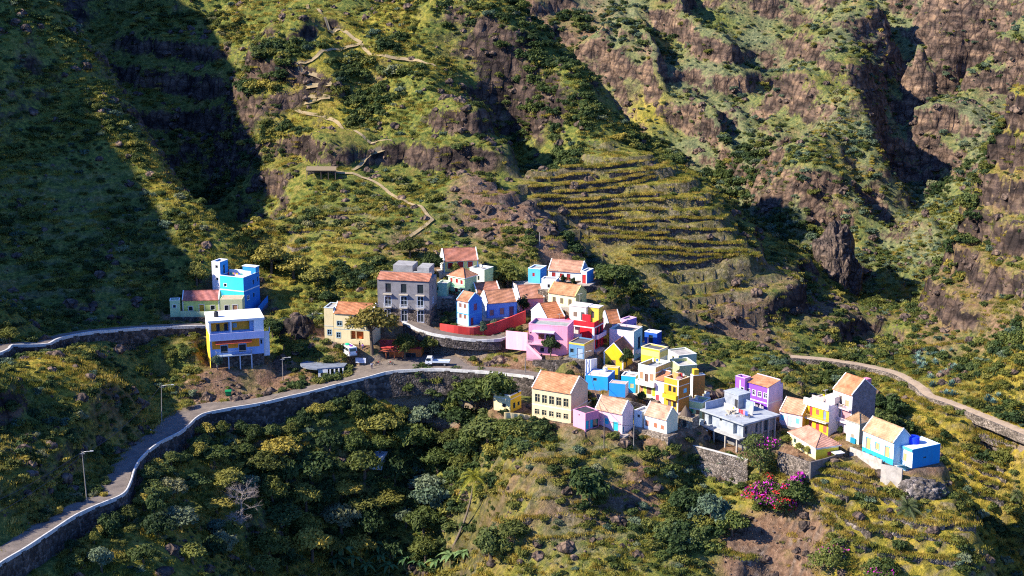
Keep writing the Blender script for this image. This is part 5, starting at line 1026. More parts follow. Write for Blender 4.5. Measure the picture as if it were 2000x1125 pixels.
free_wall('slate blue side wall of the plaza beside the roadside shelter', [(672,717,234),(684,724,232.6),(697,736,230.3)], 20, .3, paint((.20,.22,.26)), 2.4, 'yard_wall', sm=False)
HB_BAR = H('bar', 'orange red wooden bar with red roof under the trees on the plaza', 736,823,829,711,681,9, D=236.2, dep=5.0, f=(.52,.13,.03), s=(.62,.20,.03), roof=('mono',1.0,4.0), tile=(.50,.05,.05), cat='bar', name='wooden_bar', fc=(.30,.07,.02), fo=[('g',.17,13,2.0,9,None,GRY),('d',.35,0,1.1,17,None,(.25,.06,.02)),('g',.70,8,1.6,14,None,GRY),('g',.82,8,1.2,14,None,GRY)], ex=lambda p: [('pillars','f',4,.02,.6,1.8,-.3,27*p,.22,(.40,.12,.04)),('slab',30*p,.12,.0,(.45,.1,.05)),('box','porch_roof','f',-.02,.64,.01,2.0,27*p,27*p+.12,(.42,.10,.05))])
build_house(HB_BAR)
# ------------------------------------------------------------------ poles and cables
M_POLE = concrete((.24, .215, .19), 2.0)
def pole(px, py, ytop, D, label, lamp=None, lean=0.0, base_block=False, m=None, group=None, r0=.12):
    b = Vector(pw(px, py, D)); b.z = min(b.z, float(Hs(b.x, b.y)) + .1); sc = K * D / FPX / .972; hgt = (py - ytop) * sc * 1.04
    r = thing('utility_pole', label, 'utility pole', b, 0, group); q = MB(); t = Vector((lean, 0, hgt)); q.tube([(0, 0, -.8), tuple(t * .5), tuple(t)], [r0, r0 * .85, r0 * .62], m or M_POLE, 8); q.build('pole', r)
    if lamp:
        a = MB(); a.tube([tuple(t + Vector((0, 0, -.25))), tuple(t + Vector((lamp * .5, -.1, .0))), tuple(t + Vector((lamp, -.15, .05)))], .045, simple('galvanised', (.45, .45, .45), .5, .6), 6); a.build('lamp_arm', r)
        a = MB(); e = t + Vector((lamp, -.15, .02)); a.prism([(e.x - .05, e.y - .12, e.z), (e.x + .6, e.y - .1, e.z + .02), (e.x + .6, e.y + .1, e.z + .02), (e.x - .05, e.y + .12, e.z)], (0, 0, .13), simple('lamp_head', (.5, .5, .5), .5)); a.build('lamp', r)
        a = MB(); a.box((t.x - .5, -.05, t.z - .55), (t.x + .5, .05, t.z - .45), simple('galvanised', (.45, .45, .45), .5, .6)); a.build('cross_arm', r)
    if base_block: a = MB(); a.prism([(-.6, -.6, -.5), (.6, -.6, -.5), (.6, .6, -.5), (-.6, .6, -.5)], (0, 0, 1.5), concrete((.5, .5, .5))); a.build('footing', r)
    return b + t
T1 = pole(171,990,876,177.5, 'tall grey utility pole with lamp arm beside the road at the lower left', 1.6, -.35)
T2 = pole(316,853,749,208.0, 'leaning street light pole on a white footing at the road bend', 2.2, .55, True)
T3 = pole(554,773,697,231.0, 'straight street light pole by the road below the white and orange house', 1.5, 0)
T4 = pole(1026,735,698,226.5, 'short pale pole on the road above the low yellow building', None, 0, r0=.13)
T5 = pole(1142,745,674,224.0, 'thin brown pole beside the plain white yard wall', .9, 0, m=BARKP if 'BARKP' in globals() else simple('pole_wood', (.16, .12, .10), .9), r0=.12)
T6 = pole(1180,842,781,206.5, 'thin wooden pole in front of the pink tiled cottage', None, 0, m=simple('pole_wood', (.16, .12, .10), .9), r0=.11)
T7 = pole(1238,850,802,207.0, 'grey pole between the pink and the white tiled cottages', None, 0, r0=.11)
T8 = pole(1265,700,635,233.0, 'tall thin pole beside the deep blue box house', None, 0, m=simple('pole_wood', (.16, .12, .10), .9), r0=.12)
T9 = pole(1295,690,650,236.0, 'short pole right of the deep blue box house', None, 0, r0=.1)
T10 = pole(1054,492,455,268.0, 'grey post with a green tap box on the bare brown slope', None, 0, r0=.2)
def cable(a, b, sag, label, r=.05):
    a, b = Vector(a), Vector(b); q = MB(); q.tube([a.lerp(b, k / 12) - Vector((0, 0, sag * 4 * (k / 12) * (1 - k / 12))) for k in range(13)], r, simple('cable', (.04, .04, .045), .6), 4); o = q.build('power_cable'); tag(o, label, 'cable', 'overhead cables'); return o
cable(T1 - Vector((.4, 0, .4)), pw(-60, 1000, 150), .8, 'upper power cable running from the lower left pole out of the picture')
cable(T1 - Vector((.2, 0, 1.0)), pw(-60, 1030, 150), .9, 'lower power cable running from the lower left pole out of the picture')
cable(T1 - Vector((-.4, 0, .4)), T2 - Vector((.3, 0, .4)), 1.6, 'power cable from the lower left pole to the leaning street light')
cable(T2 - Vector((-.3, 0, .4)), T3 - Vector((.4, 0, .4)), 1.8, 'power cable from the leaning street light to the straight street light')
cable(T4 - Vector((0, 0, .3)), T5 - Vector((0, 0, .3)), .7, 'power cable above the stone wall below the big pink house')
cable(T5 - Vector((0, 0, .3)), T6 - Vector((0, 0, .2)), .7, 'power cable crossing the large cream house roof')
cable(T6 - Vector((0, 0, .2)), T7 - Vector((0, 0, .2)), .4, 'power cable between the poles of the tiled cottages')
# ------------------------------------------------------------------ vehicles
CARW, TYRE, CGL, CHR = simple('white_car_paint', (.74, .75, .75), .3), simple('tyre', (.02, .02, .02), .8), glass(), simple('rim', (.4, .4, .4), .4, .5)
def wheel(parent, x, y, r=.33, w=.22):
    q = MB(); s = -1 if y < 0 else 1
    for k in (0,):
        n = 14; P1 = [(x + r * math.cos(6.283 * a / n), y - w / 2, r + r * math.sin(6.283 * a / n)) for a in range(n)]; q.prism(P1, (0, w, 0), TYRE)
    t = q.build('wheel', parent); c = MB(); P2 = [(x + r * .55 * math.cos(6.283 * a / 10), y + s * (w / 2 - .01), r + r * .55 * math.sin(6.283 * a / 10)) for a in range(10)]; c.prism(P2, (0, s * .03, 0), CHR); c.build('rim', t)
def vbox(parent, name, a, b, m):
    q = MB(); q.box(a, b, m); return q.build(name, parent)
def extr(prof, y0, y1, m, q=None):
    q = q or MB(); q.prism([(x, y0, z) for x, z in prof], (0, y1 - y0, 0), m); return q
def van():
    b = Vector(pw(681, 702, 235.2)); b.z = float(Hs(b.x, b.y)) + .13
    r = thing('minibus', 'white minibus with green and purple load on its roof rack, parked on the plaza', 'minibus', b, R(118)); r.scale = (1.22,) * 3
    body = [(-2.45, .35), (2.2, .35), (2.5, .55), (2.5, .95), (2.15, 1.15), (1.55, 1.95), (1.2, 2.05), (-2.35, 2.05), (-2.5, 1.1)]
    extr(body, -.86, .86, CARW).build('body', r)
    for s in (-1, 1):
        for x0, x1 in ((.55, 1.5), (-.55, .45), (-1.45, -.65), (-2.25, -1.55)):
            q = MB(); y = s * .862; top = 1.85; sl = .3 if x1 > 1.4 else 0
            pr = [(x0, y, 1.2), (x1 + sl, y, 1.2), (x1, y, top), (x0, y, top)]; q.prism(pr, (0, s * .02, 0), CGL); q.build('side_window', r)
        for x in (1.55, -1.55): wheel(r, x, s * .78)
        vbox(r, 'headlight', (2.49, s * .55 - .18, .7), (2.53, s * .55 + .18, .92), simple('lamp_glass', (.7, .7, .65), .2)); vbox(r, 'tail_light', (-2.54, s * .74 - .08, .8), (-2.46, s * .74 + .08, 1.3), simple('tail_red', (.4, .02, .02), .3)); vbox(r, 'mirror', (1.75, s * .9, 1.2), (1.85, s * 1.08, 1.45), TYRE)
    q = MB(); q.prism([(2.17, -.74, 1.2), (2.17, .74, 1.2), (1.62, .70, 1.9), (1.62, -.70, 1.9)], (.03, 0, .02), CGL); q.build('windscreen', r)
    q = MB(); q.prism([(-2.50, -.7, 1.3), (-2.50, .7, 1.3), (-2.41, .66, 1.85), (-2.41, -.66, 1.85)], (-.03, 0, 0), CGL); q.build('rear_window', r)
    vbox(r, 'bumper', (-2.58, -.84, .35), (-2.46, .84, .55), simple('bumper', (.3, .3, .3), .6)); vbox(r, 'bumper', (2.44, -.84, .35), (2.56, .84, .55), simple('bumper', (.3, .3, .3), .6)); vbox(r, 'number_plate', (-2.6, -.25, .6), (-2.53, .25, .72), simple('plate', (.7, .7, .7), .5))
    rk = MB()
    for y in (-.7, .7): rk.tube([(-2.0, y, 2.2), (1.0, y, 2.2)], .03, TYRE, 5)
    rk.build('roof_rack', r)
    c = Matrix.Rotation(R(118), 3, 'Z')
    for (x, y, sx, sy, h_, col, lb) in ((.2, .1, .9, .6, .35, (.02, .40, .22), 'green bundle strapped on the minibus roof'), (-1.2, -.1, .5, .45, .3, (.22, .04, .35), 'purple bag on the rear of the minibus roof')):
        q = MB(); n = 8
        for k in range(3): pass
        q.tube_prof([(.75, 0), (1.0, .25), (.95, .7), (.55, 1.0)], simple('load', col, .8), n=10, c=(0, 0, 0)); o = q.build('bundle'); o.scale = (sx, sy, h_); o.location = b + c @ (Vector((x, y, 2.06)) * 1.22); o.rotation_euler = (0, 0, R(118)); tag(o, lb, 'luggage')
van()
def truck():
    b = Vector(pw(854, 720, 231.2)); b.z = 32.35 * K + .05
    r = thing('flatbed_truck', 'small white flatbed truck parked on the road under the red garden wall', 'truck', b, R(176))
    cab = [(1.2, .5), (2.75, .5), (2.85, .9), (2.8, 1.25), (2.45, 2.1), (1.25, 2.15)]; extr(cab, -.85, .85, CARW).build('cab', r)
    q = MB(); q.prism([(2.81, -.74, 1.3), (2.81, .74, 1.3), (2.5, .7, 2.0), (2.5, -.7, 2.0)], (.03, 0, .01), CGL); q.build('windscreen', r)
    for s in (-1, 1):
        q = MB(); q.prism([(1.5, s * .852, 1.3), (2.62, s * .852, 1.3), (2.38, s * .852, 1.95), (1.5, s * .852, 1.95)], (0, s * .02, 0), CGL); q.build('side_window', r)
        vbox(r, 'headlight', (2.84, s * .55 - .16, .7), (2.9, s * .55 + .16, .9), simple('lamp_glass', (.7, .7, .65), .2)); vbox(r, 'mirror', (2.5, s * .88, 1.5), (2.6, s * 1.05, 1.85), TYRE)
        for x in (2.0, -1.9): wheel(r, x, s * .76, .36)
        q = MB(); q.box((-3.1, s * .92 - .03, .95), (1.05, s * .92 + .03, 1.3), paint((.50, .58, .62), .5)); q.build('side_board', r)
    vbox(r, 'chassis', (-3.0, -.4, .45), (1.3, .4, .8), TYRE); vbox(r, 'load_bed', (-3.1, -.95, .82), (1.08, .95, .95), paint((.55, .55, .56), .6)); vbox(r, 'tailgate', (-3.14, -.92, .95), (-3.08, .92, 1.3), paint((.50, .58, .62), .5)); vbox(r, 'headboard', (1.06, -.92, .95), (1.12, .92, 1.9), paint((.6, .64, .66), .5))
truck()
def motorbike(loc, rz, label):
    r = thing('motorcycle', label, 'motorcycle', loc, rz); BK, RD = simple('bike_black', (.03, .03, .03), .4), simple('bike_red', (.35, .03, .03), .35)
    for x in (-.62, .62):
        q = MB()
        for k in range(16):
            a, b = 6.283 * k / 16, 6.283 * (k + 1) / 16; q.tube([(x + .27 * math.cos(a), 0, .3 + .27 * math.sin(a)), (x + .27 * math.cos(b), 0, .3 + .27 * math.sin(b))], .055, TYRE, 5, False)
        q.tube([(x, -.05, .3), (x, .05, .3)], .1, CHR, 8); q.build('wheel', r)
    q = MB(); q.tube([(.62, 0, .3), (.42, 0, .95), (-.1, 0, .62), (-.62, 0, .32)], .04, BK, 6); q.tube([(.42, 0, .9), (0, 0, .35), (-.3, 0, .5)], .04, BK, 6); q.build('frame', r)
    q = MB(); q.tube([(.38, 0, .78), (.2, 0, .88), (-.02, 0, .80)], [.08, .16, .10], RD, 8); q.build('tank', r); q = MB(); q.tube([(-.05, 0, .80), (-.35, 0, .82), (-.7, 0, .88)], [.10, .13, .07], BK, 8); q.build('seat', r)
    q = MB(); q.box((-.15, -.13, .3), (.22, .13, .62), simple('engine', (.25, .25, .26), .4, .6)); q.build('engine', r); q = MB(); q.tube([(.36, -.36, 1.06), (.42, 0, 1.0), (.36, .36, 1.06)], .022, BK, 6); q.build('handlebar', r); q = MB(); q.tube([(.46, 0, .86), (.58, 0, .86)], [.09, .07], simple('lamp_glass', (.7, .7, .65), .2), 8); q.build('headlight', r)
g0 = lambda px, py, D: Vector((*pw(px, py, D)[:2], float(Hs(*pw(px, py, D)[:2])) + .14))
motorbike(g0(738, 712, 233.0), R(20), 'dark motorcycle parked in front of the orange bar')
motorbike(g0(764, 716, 232.4), R(160), 'motorcycle parked by the kerb beside the bar post')
# ------------------------------------------------------------------ people
def skin_obj(name, parent, pts, edges, rad, m, sub=1):
    me = bpy.data.meshes.new(name); me.from_pydata(pts, edges, []); me.materials.append(m); o = link(name, me, parent)
    sk = o.modifiers.new('skin', 'SKIN'); sk.use_smooth_shade = True; lay = me.skin_vertices[0].data if me.skin_vertices else None
    if lay is None:
        o2 = o; bpy.context.view_layer.objects.active = o; lay = me.skin_vertices.data if hasattr(me.skin_vertices, 'data') else None
    if lay is not None:
        for v, r_ in zip(lay, rad): v.radius = (r_, r_)
        lay[0].use_root = True
    if sub: s = o.modifiers.new('smooth', 'SUBSURF'); s.levels = sub; s.render_levels = sub
    return o
def person(loc, rz, label, shirt, trouser, hair=(.02, .015, .01), walk=.25, hat=None):
    r = thing('person', label, 'person', loc, rz); sk = simple('skin', (.16, .08, .05), .6)
    P_ = [(0,0,.95),(0,0,1.12),(0,0,1.32),(0,0,1.45),(0,-.01,1.55),(0,-.02,1.66),(0,0,1.74)]; ra = [.13,.12,.14,.07,.055,.095,.07]; E = [(i, i + 1) for i in range(6)]
    def add(p, q, r_): P_.append(q); ra.append(r_); E.append((p, len(P_) - 1)); return len(P_) - 1
    for s in (-1, 1):
        a = add(2, (s * .19, 0, 1.38), .065); a = add(a, (s * .25, s * walk * .3, 1.12), .045); a = add(a, (s * .26, s * walk * .5 - .1, .90), .032); a = add(a, (s * .26, s * walk * .5 - .13, .83), .03)
        for k, (dx, L_) in enumerate(((-.03, .075), (-.01, .09), (.01, .085), (.03, .065))): add(a, (s * .26 + dx, s * walk * .5 - .15, .83 - L_), .009)
        add(a, (s * .22, s * walk * .5 - .17, .80), .01)
        a = add(0, (s * .10, 0, .88), .10); a = add(a, (s * .11, -s * walk * .5 - .02, .50), .065); a = add(a, (s * .11, -s * walk, .09), .04); add(a, (s * .11, -s * walk - .15, .04), .04)
    skin_obj('body', r, P_, E, ra, sk)
    P2 = [(0,0,.93),(0,0,1.12),(0,0,1.33),(0,0,1.43)]; E2 = [(0,1),(1,2),(2,3)]; r2 = [.15,.14,.16,.10]
    for s in (-1, 1): P2 += [(s*.2,0,1.38),(s*.25,s*walk*.3,1.13),(s*.26,s*walk*.5-.09,.92)]; k = len(P2); E2 += [(2,k-3),(k-3,k-2),(k-2,k-1)]; r2 += [.08,.06,.048]
    skin_obj('shirt', r, P2, E2, r2, simple('cloth', shirt, .9))
    P3 = [(0,0,.96),(0,0,.9)]; E3 = [(0,1)]; r3 = [.145,.14]
    for s in (-1, 1): P3 += [(s*.10,0,.86),(s*.11,-s*walk*.5-.02,.5),(s*.11,-s*walk,.12)]; k = len(P3); E3 += [(1,k-3),(k-3,k-2),(k-2,k-1)]; r3 += [.115,.085,.06]
    skin_obj('trousers', r, P3, E3, r3, simple('cloth', trouser, .9))
    q = MB(); q.tube_prof([(.098, 0), (.108, .06), (.085, .12), (.03, .145)], simple('hair', hat or hair, .8), n=10, c=(0, .012, 1.66)); q.build('hat' if hat else 'hair', r)
person(g0(296, 866, 205.6), R(150), 'person in a yellow jacket and white cap walking along the lower road', (.55, .33, .02), (.05, .06, .1), hat=(.7, .7, .7))
person(g0(726, 718, 231.6), R(10), 'person in a pale shirt standing in the middle of the sunny plaza', (.42, .42, .48), (.08, .08, .14), walk=.12)
person(g0(703, 701, 236.0), R(60), 'person in dark clothes standing beside the minibus', (.03, .03, .04), (.04, .04, .06), walk=.08)
person(g0(709, 702, 235.6), R(-30), 'person in a purple top standing behind the minibus', (.25, .12, .40), (.04, .05, .09), walk=.08)
# ------------------------------------------------------------------ small things
def tank(loc, r, hgt, c, label):
    q = MB(); m = simple('tank', c, .4); prof = [(r * .94, 0)]
    for k in range(5): prof += [(r, hgt * (.08 + .16 * k)), (r * .95, hgt * (.16 + .16 * k))]
    prof += [(r * .85, hgt * .86), (r * .45, hgt * .94), (r * .2, hgt * .95)]
    o = thing('water_tank', label, 'water tank', loc); q.tube_prof(prof, m, (0, 0, 0), 18); q.build('vessel', o); l = MB(); l.tube_prof([(r * .24, 0), (r * .24, .07), (r * .1, .1)], m, (0, 0, hgt * .95), 12); l.build('lid', o)
def on_roof(h, fx, fy, z):
    c, s = math.cos(h['rot']), math.sin(h['rot']); x, y = h['x0'] + fx * h['w'], fy * h['dep']; b = h['base']; return Vector((b[0] + x * c - y * s, b[1] + x * s + y * c, b[2] + z))
h = HB['blue_flat_end']; tank(on_roof(h, .42, .42, h['h'] - .05), 1.3, 1.75, (.01, .05, .75), 'round bright blue water tank on the white flat roof at the right end')
h = HB['orange_white']; tank(on_roof(h, .16, .35, h['h'] + .12), .6, 1.45, (.03, .03, .035), 'black water tank on the roof of the white and orange house')
h = HB['blue_tower']; tank(on_roof(h, .3, .75, h['h'] - 1.0), .45, 1.1, (.03, .08, .45), 'small blue water barrel on the terrace of the cyan house')
h = HB['blue_yard']; tank(on_roof(h, .62, .8, h['h']), .6, 1.0, (.7, .72, .74), 'white water tank on the bright blue low house')
def sheet_bin():
    b = Vector(pw(447, 793, 225.3)); b.z = float(Hs(b.x, b.y)); r = thing('waste_container', 'green waste container standing beside the lower road', 'container', b, R(5)); m = simple('green_plastic', (.01, .20, .07), .5)
    q = MB(); q.prism([(-.62, -.4, .15), (.62, -.4, .15), (.75, -.55, 1.1), (-.75, -.55, 1.1)], (0, .95, 0), m); q.build('bin', r); q = MB(); q.prism([(-.8, -.6, 1.12), (.8, -.6, 1.12), (.75, .45, 1.32), (-.75, .45, 1.32)], (0, 0, .07), m); q.build('lid', r)
    for x in (-.5, .5): q = MB(); q.tube([(x, -.3, .1), (x, -.2, .1)], .1, TYRE, 10); q.build('wheel', r)
sheet_bin()
def sign():
    b = Vector(pw(704, 676, 233.9)); b.z = float(Hs(b.x, b.y)); r = thing('signboard', 'white painted signboard in front of the yellow house by the minibus', 'sign', b, R(-8)); q = MB(); q.box((-1.3, -.03, 1.0), (1.3, .03, 2.3), simple('board', (.66, .68, .74), .6)); q.build('board', r)
    for x in (-1.2, 1.2): q = MB(); q.tube([(x, .05, -.4), (x, .05, 2.3)], .05, BARK if 'BARK' in globals() else TYRE, 6); q.build('post', r)
    r_ = random.Random(2)
    for k in range(3):
        q = MB(); x = -1.1
        while x < (1.0 if k < 2 else .3): l = .12 + .18 * r_.random(); q.box((x, -.036, 2.0 - k * .32), (x + l, -.031, 2.12 - k * .32), simple('lettering', (.08, .10, .25), .7)); x += l + .08
        q.build('lettering', r)
sign()
def shelter():
    b = hit(628, 346); r = thing('lean_to', 'long thatched shelter under the grey cliff on the middle hill', 'shelter', b, R(2)); q = MB(); W = 4.6; q.prism([(-W, -1.6, 2.1), (W, -1.6, 2.0), (W, 1.4, 2.8), (-W, 1.4, 2.9)], (0, 0, .22), simple('thatch', (.22, .165, .10), .95)); q.build('roof', r)
    for k in range(5): x = -W + .2 + k * (2 * W - .4) / 4; q = MB(); q.tube([(x, -1.4, -.6), (x, -1.4, 2.1)], .09, simple('pole_wood', (.16, .12, .10), .9), 6); q.build('post', r)
    q = MB(); q.box((-W + .2, 1.1, -.8), (W - .2, 1.3, 2.6), M_WALL); q.build('back_wall', r)
shelter()
def tankbase():
    b = hit(722, 905); b = b or Vector(pw(722, 905, 222)); r = thing('water_basin', 'pale concrete water basin half hidden in the green gully', 'basin', b, R(-14)); m = concrete((.42, .46, .50)); q = MB(); q.box((-4.2, -1.6, -1.5), (3.6, 2.4, 1.5), m); q.build('basin', r); q = MB(); q.box((-4.3, -1.7, 1.503), (3.7, -1.3, 1.7), m); q.box((-4.3, 2.1, 1.503), (3.7, 2.5, 1.7), m); q.box((-4.3, -1.3, 1.503), (-3.9, 2.1, 1.7), m); q.box((3.3, -1.3, 1.503), (3.7, 2.1, 1.7), m); q.build('rim', r)
tankbase()
def cone_roof():
    h = HB['stone_ruin']; c = on_roof(h, .25, .5, h['h']); q = MB(); q.tube_prof([(1.35, -.3), (1.0, .5), (.5, 1.4), (.06, 2.1)], simple('old_thatch', (.12, .09, .07), .98), n=14); o = q.build('thatch_cone'); o.location = c; tag(o, 'pointed dark thatch cone at the corner of the stone ruin', 'thatch')
cone_roof()
def outcrop(px, py, D, s, label, seed, m=None, sink=.2):
    b = Vector(pw(px, py, D)); b.z = float(Hs(b.x, b.y)) - s[2] * sink
    import bmesh
    bm = bmesh.new(); bmesh.ops.create_icosphere(bm, subdivisions=5, radius=1); co = np.array([v.co for v in bm.verts]); f = .86 + .24 * fbm(co[:, 0] + seed * 5, co[:, 1], co[:, 2], 4, 1.3) + .17 * ridged(co[:, 0], co[:, 1] + seed, co[:, 2] * .6, 4, 2.6)
    for v, k in zip(bm.verts, f): v.co = Vector((v.co.x * s[0], v.co.y * s[1], v.co.z * s[2])) * float(k)
    me = bpy.data.meshes.new('rock_outcrop'); bm.to_mesh(me); bm.free(); me.materials.append(m or stone((.20, .16, .13), .8, .12)); me.polygons.foreach_set('use_smooth', [True] * len(me.polygons)); o = link('rock_outcrop', me, None, b); tag(o, label, 'rock'); return o
outcrop(1800, 962, 195.5, (4.6, 3.2, 3.0), 'pale grey rubble mound under the blue water tank house', 1, stone((.15, .125, .11), 1.8, .4), .4)
outcrop(1690, 832, 236, (3.6, 3.0, 5.0), 'rounded red brown boulder on the slope behind the tall pink house', 2, basalt((1.25, .85, .7)))
outcrop(1632, 525, 322, (8, 8, 19), 'dark craggy rock tower at the foot of the far ridge', 3, basalt())
outcrop(585, 690, 241, (4.2, 3.4, 4.4), 'shade-darkened rock knob behind the roadside shelter', 4, basalt((.4, .4, .45)), .25)  # low tint puts the shade around the rock into its colour
# ------------------------------------------------------------------ village clutter
def antenna(h, fx, fy, z, label, hh=2.2):
    r = thing('tv_antenna', label, 'antenna', on_roof(h, fx, fy, z), .6, 'antennas on the village roofs'); m = simple('galvanised', (.45, .45, .45), .5, .6)
    q = MB(); q.tube([(0, 0, -.3), (0, 0, hh)], .035, m, 5); q.build('mast', r); q = MB(); q.tube([(-.7, 0, hh - .1), (.7, 0, hh - .1)], .025, m, 4)
    for k in range(6): q.tube([(-.6 + .24 * k, -.4 + .03 * k, hh - .1), (-.6 + .24 * k, .4 - .03 * k, hh - .1)], .018, m, 4)
    q.build('boom', r)
def dish(h, fx, fy, z, label):
    r = thing('satellite_dish', label, 'satellite dish', on_roof(h, fx, fy, z), 2.4, 'satellite dishes'); m = simple('dish', (.6, .6, .6), .5); q = MB(); q.tube([(0, 0, -.2), (0, 0, .7)], .04, m, 5); q.build('mast', r)
    q = MB(); n = 12
    for a in range(n):
        for j in range(3):
            f = lambda rr, aa: (rr * math.cos(aa) * .5, .12 + .25 * rr * rr + .0, .8 + rr * math.sin(aa) * .5); a0, a1 = 6.283 * a / n, 6.283 * (a + 1) / n; q.poly([f(j / 3, a0), f((j + 1) / 3, a0), f((j + 1) / 3, a1), f(j / 3, a1)], m)
    q.build('reflector', r)
for key, fx, fy, lb in (('pink_big',.7,.6,'tv antenna mast on the flat roof of the big pink house'),('pale_pink',.5,.6,'tv antenna mast on the large pale pink block'),('red_house',.3,.5,'tv antenna mast on top of the red house'),('grey_block',.9,.7,'tv antenna mast on the grey three storey house'),('orange_tower',.3,.4,'tv antenna mast on the orange house terrace'),('yellow_balcony',.4,.6,'tv antenna mast on the vivid yellow balcony house')):
    h = HB[key]; antenna(h, fx, fy, h['h'] + (4.0 if key == 'red_house' else 0), lb)
for key, fx, fy, lb in (('green_flat',.5,.5,'satellite dish on the white and green flat block'),('blue_small',.5,.5,'satellite dish on the sky blue house roof'),('lime_house',.6,.4,'satellite dish on the pale lime green house')):
    h = HB[key]; dish(h, fx, fy, h['h'] - .2, lb)
def laundry(h, x0, x1, fy, z, label, seed):
    rr = random.Random(seed); a, b = on_roof(h, x0, fy, z), on_roof(h, x1, fy, z); r = thing('washing_line', label, 'washing line', a); d = b - a; L_ = d.length; u = d.normalized(); q = MB()
    q.tube([(0, 0, -.2), (0, 0, 1.7)], .03, BARK_ , 5); q.build('post', r); q = MB(); q.tube([tuple(d + Vector((0, 0, -.2))), tuple(d + Vector((0, 0, 1.7)))], .03, BARK_, 5); q.build('post', r)
    q = MB(); q.tube([(0, 0, 1.65), tuple(d * .5 + Vector((0, 0, 1.5))), tuple(d + Vector((0, 0, 1.65)))], .012, BARK_, 4); q.build('line', r); t = .25
    while t < L_ - .7:
        w_ = .35 + .5 * rr.random(); hh = .5 + .6 * rr.random(); c = rr.choice([(.6,.6,.62),(.05,.10,.45),(.5,.04,.05),(.55,.40,.05),(.08,.35,.30),(.5,.2,.35)]); p0, p1 = u * t, u * (t + w_); g = MB()
        g.prism([p0 + Vector((0, 0, 1.55)), p1 + Vector((0, 0, 1.55)), p1 + Vector((0, .06, 1.55 - hh)), p0 + Vector((0, .05, 1.55 - hh * .95))], (0, .02, 0), simple('laundry', c, .9)); g.build('cloth', r); t += w_ + .12
BARK_ = simple('bark', (.10, .075, .055), .95)
h = HB['pale_green']; laundry(h, .1, .9, .75, h['h'] - .9, 'washing line with clothes on the terrace of the pale green house', 1)
h = HB['orange_tower']; laundry(h, .05, .95, .8, h['h'] - .8, 'washing line with colourful clothes on the orange house terrace', 2)
h = HB['blue_tower']; laundry(h, .1, .8, .3, h['h'] - 1.0, 'washing line on the roof terrace of the cyan house', 3)
h = HB['concrete_house']; laundry(h, .45, .9, .3, h['h'] + .06, 'washing line on the roof of the unfinished concrete house', 4)
def pile(h, fx, fy, z, label, n, c, s, seed, name='rubble_heap'):
    rr = random.Random(seed); q = MB(); m = concrete(c, 2.0)
    for k in range(n):
        x, y = rr.gauss(0, s), rr.gauss(0, s * .7); a = .1 + .22 * rr.random(); zt = max(0, .5 - math.hypot(x, y) * .4 / s) * rr.random(); q.box((x - a, y - a * .7, zt - .1), (x + a, y + a * .7, zt + a), m)
    o = q.build(name, None, on_roof(h, fx, fy, z), rr.random()); tag(o, label, 'rubble', None, None); o['kind'] = 'stuff'
h = HB['concrete_house']; pile(h, .45, .3, h['h'] + .1, 'heap of building rubble on the concrete house roof', 40, (.42, .36, .28), .9, 1); pile(h, .75, .4, h['h'] + .1, 'second heap of rubble on the concrete house roof', 26, (.5, .42, .36), .6, 2)
def pots(h, face, a0, a1, out, z, n, label, seed):
    rr = random.Random(seed); W = fw(h, face); c, s = math.cos(h['rot']), math.sin(h['rot']); b = h['base']
    for k in range(n):
        x, y, zz = fpt(h, face, (a0 + (a1 - a0) * (k + .3 * rr.random()) / n) * W, out, z); r = thing('flower_pot', label, 'flower pot', (b[0] + x * c - y * s, b[1] + x * s + y * c, b[2] + zz), 0, 'flower pots of ' + h['key'].replace('_', ' '))
        q = MB(); q.tube_prof([(.16, 0), (.24, .35), (.20, .36)], simple('pot', (.35, .12, .06), .8), n=9); q.build('pot', r)
        link('plant', POT_ME[rr.randrange(2)], r, (0, 0, .3))
# ------------------------------------------------------------------ plants
def leafmat(name, dark, mid, lite, trans=.25, dry=None, loc=.02):
    t = NT(name); oi = t.n('ShaderNodeObjectInfo'); g = t.n('ShaderNodeNewGeometry')
    n = t.noise(g.outputs['Position'], 1.1, 5, .8).outputs[0]; nl = t.noise(oi.outputs['Location'], loc, 3, .6).outputs[0]
    f = t.math('ADD', t.math('MULTIPLY', n, .75), t.math('MULTIPLY', oi.outputs['Random'], .32)); f = t.math('SUBTRACT', f, .04)
    col = t.ramp(f, [(.28, dark), (.50, mid), (.74, lite)]).outputs[0]
    if dry:
        dm = t.math('ADD', t.math('MULTIPLY', t.math('SUBTRACT', nl, .51), 4.5), t.math('MULTIPLY', t.math('SUBTRACT', oi.outputs['Random'], .62), 1.6), True)
        dc = t.ramp(f, [(.28, tuple(x * .45 for x in dry)), (.55, dry), (.78, tuple(min(.6, x * 1.5) for x in dry))]).outputs[0]
        col = t.mix(t.math('MULTIPLY', dm, .85), col, dc)
    t.l(col, t.b.inputs['Base Color']); t.b.inputs['Roughness'].default_value = .7; t.b.inputs['Specular IOR Level'].default_value = .2
    tr = t.n('ShaderNodeBsdfTranslucent'); t.l(col, tr.inputs['Color']); mx = t.n('ShaderNodeMixShader'); mx.inputs[0].default_value = trans
    t.l(t.b.outputs[0], mx.inputs[1]); t.l(tr.outputs[0], mx.inputs[2]); t.l(mx.outputs[0], t.out.inputs[0])
    return t.m
L_GREEN = leafmat('shrub_leaves', (.022, .038, .012), (.085, .115, .026), (.24, .235, .05), dry=(.34, .255, .045))
L_DARK = leafmat('tree_leaves', (.016, .032, .011), (.052, .085, .024), (.15, .165, .042))
L_OLIVE = leafmat('olive_leaves', (.04, .052, .012), (.125, .135, .026), (.26, .235, .05))
L_BLUE = leafmat('grey_green_leaves', (0.035, 0.063, 0.042), (0.105, 0.154, 0.091), (0.224, 0.266, 0.154), dry=(0.224, 0.182, 0.070))
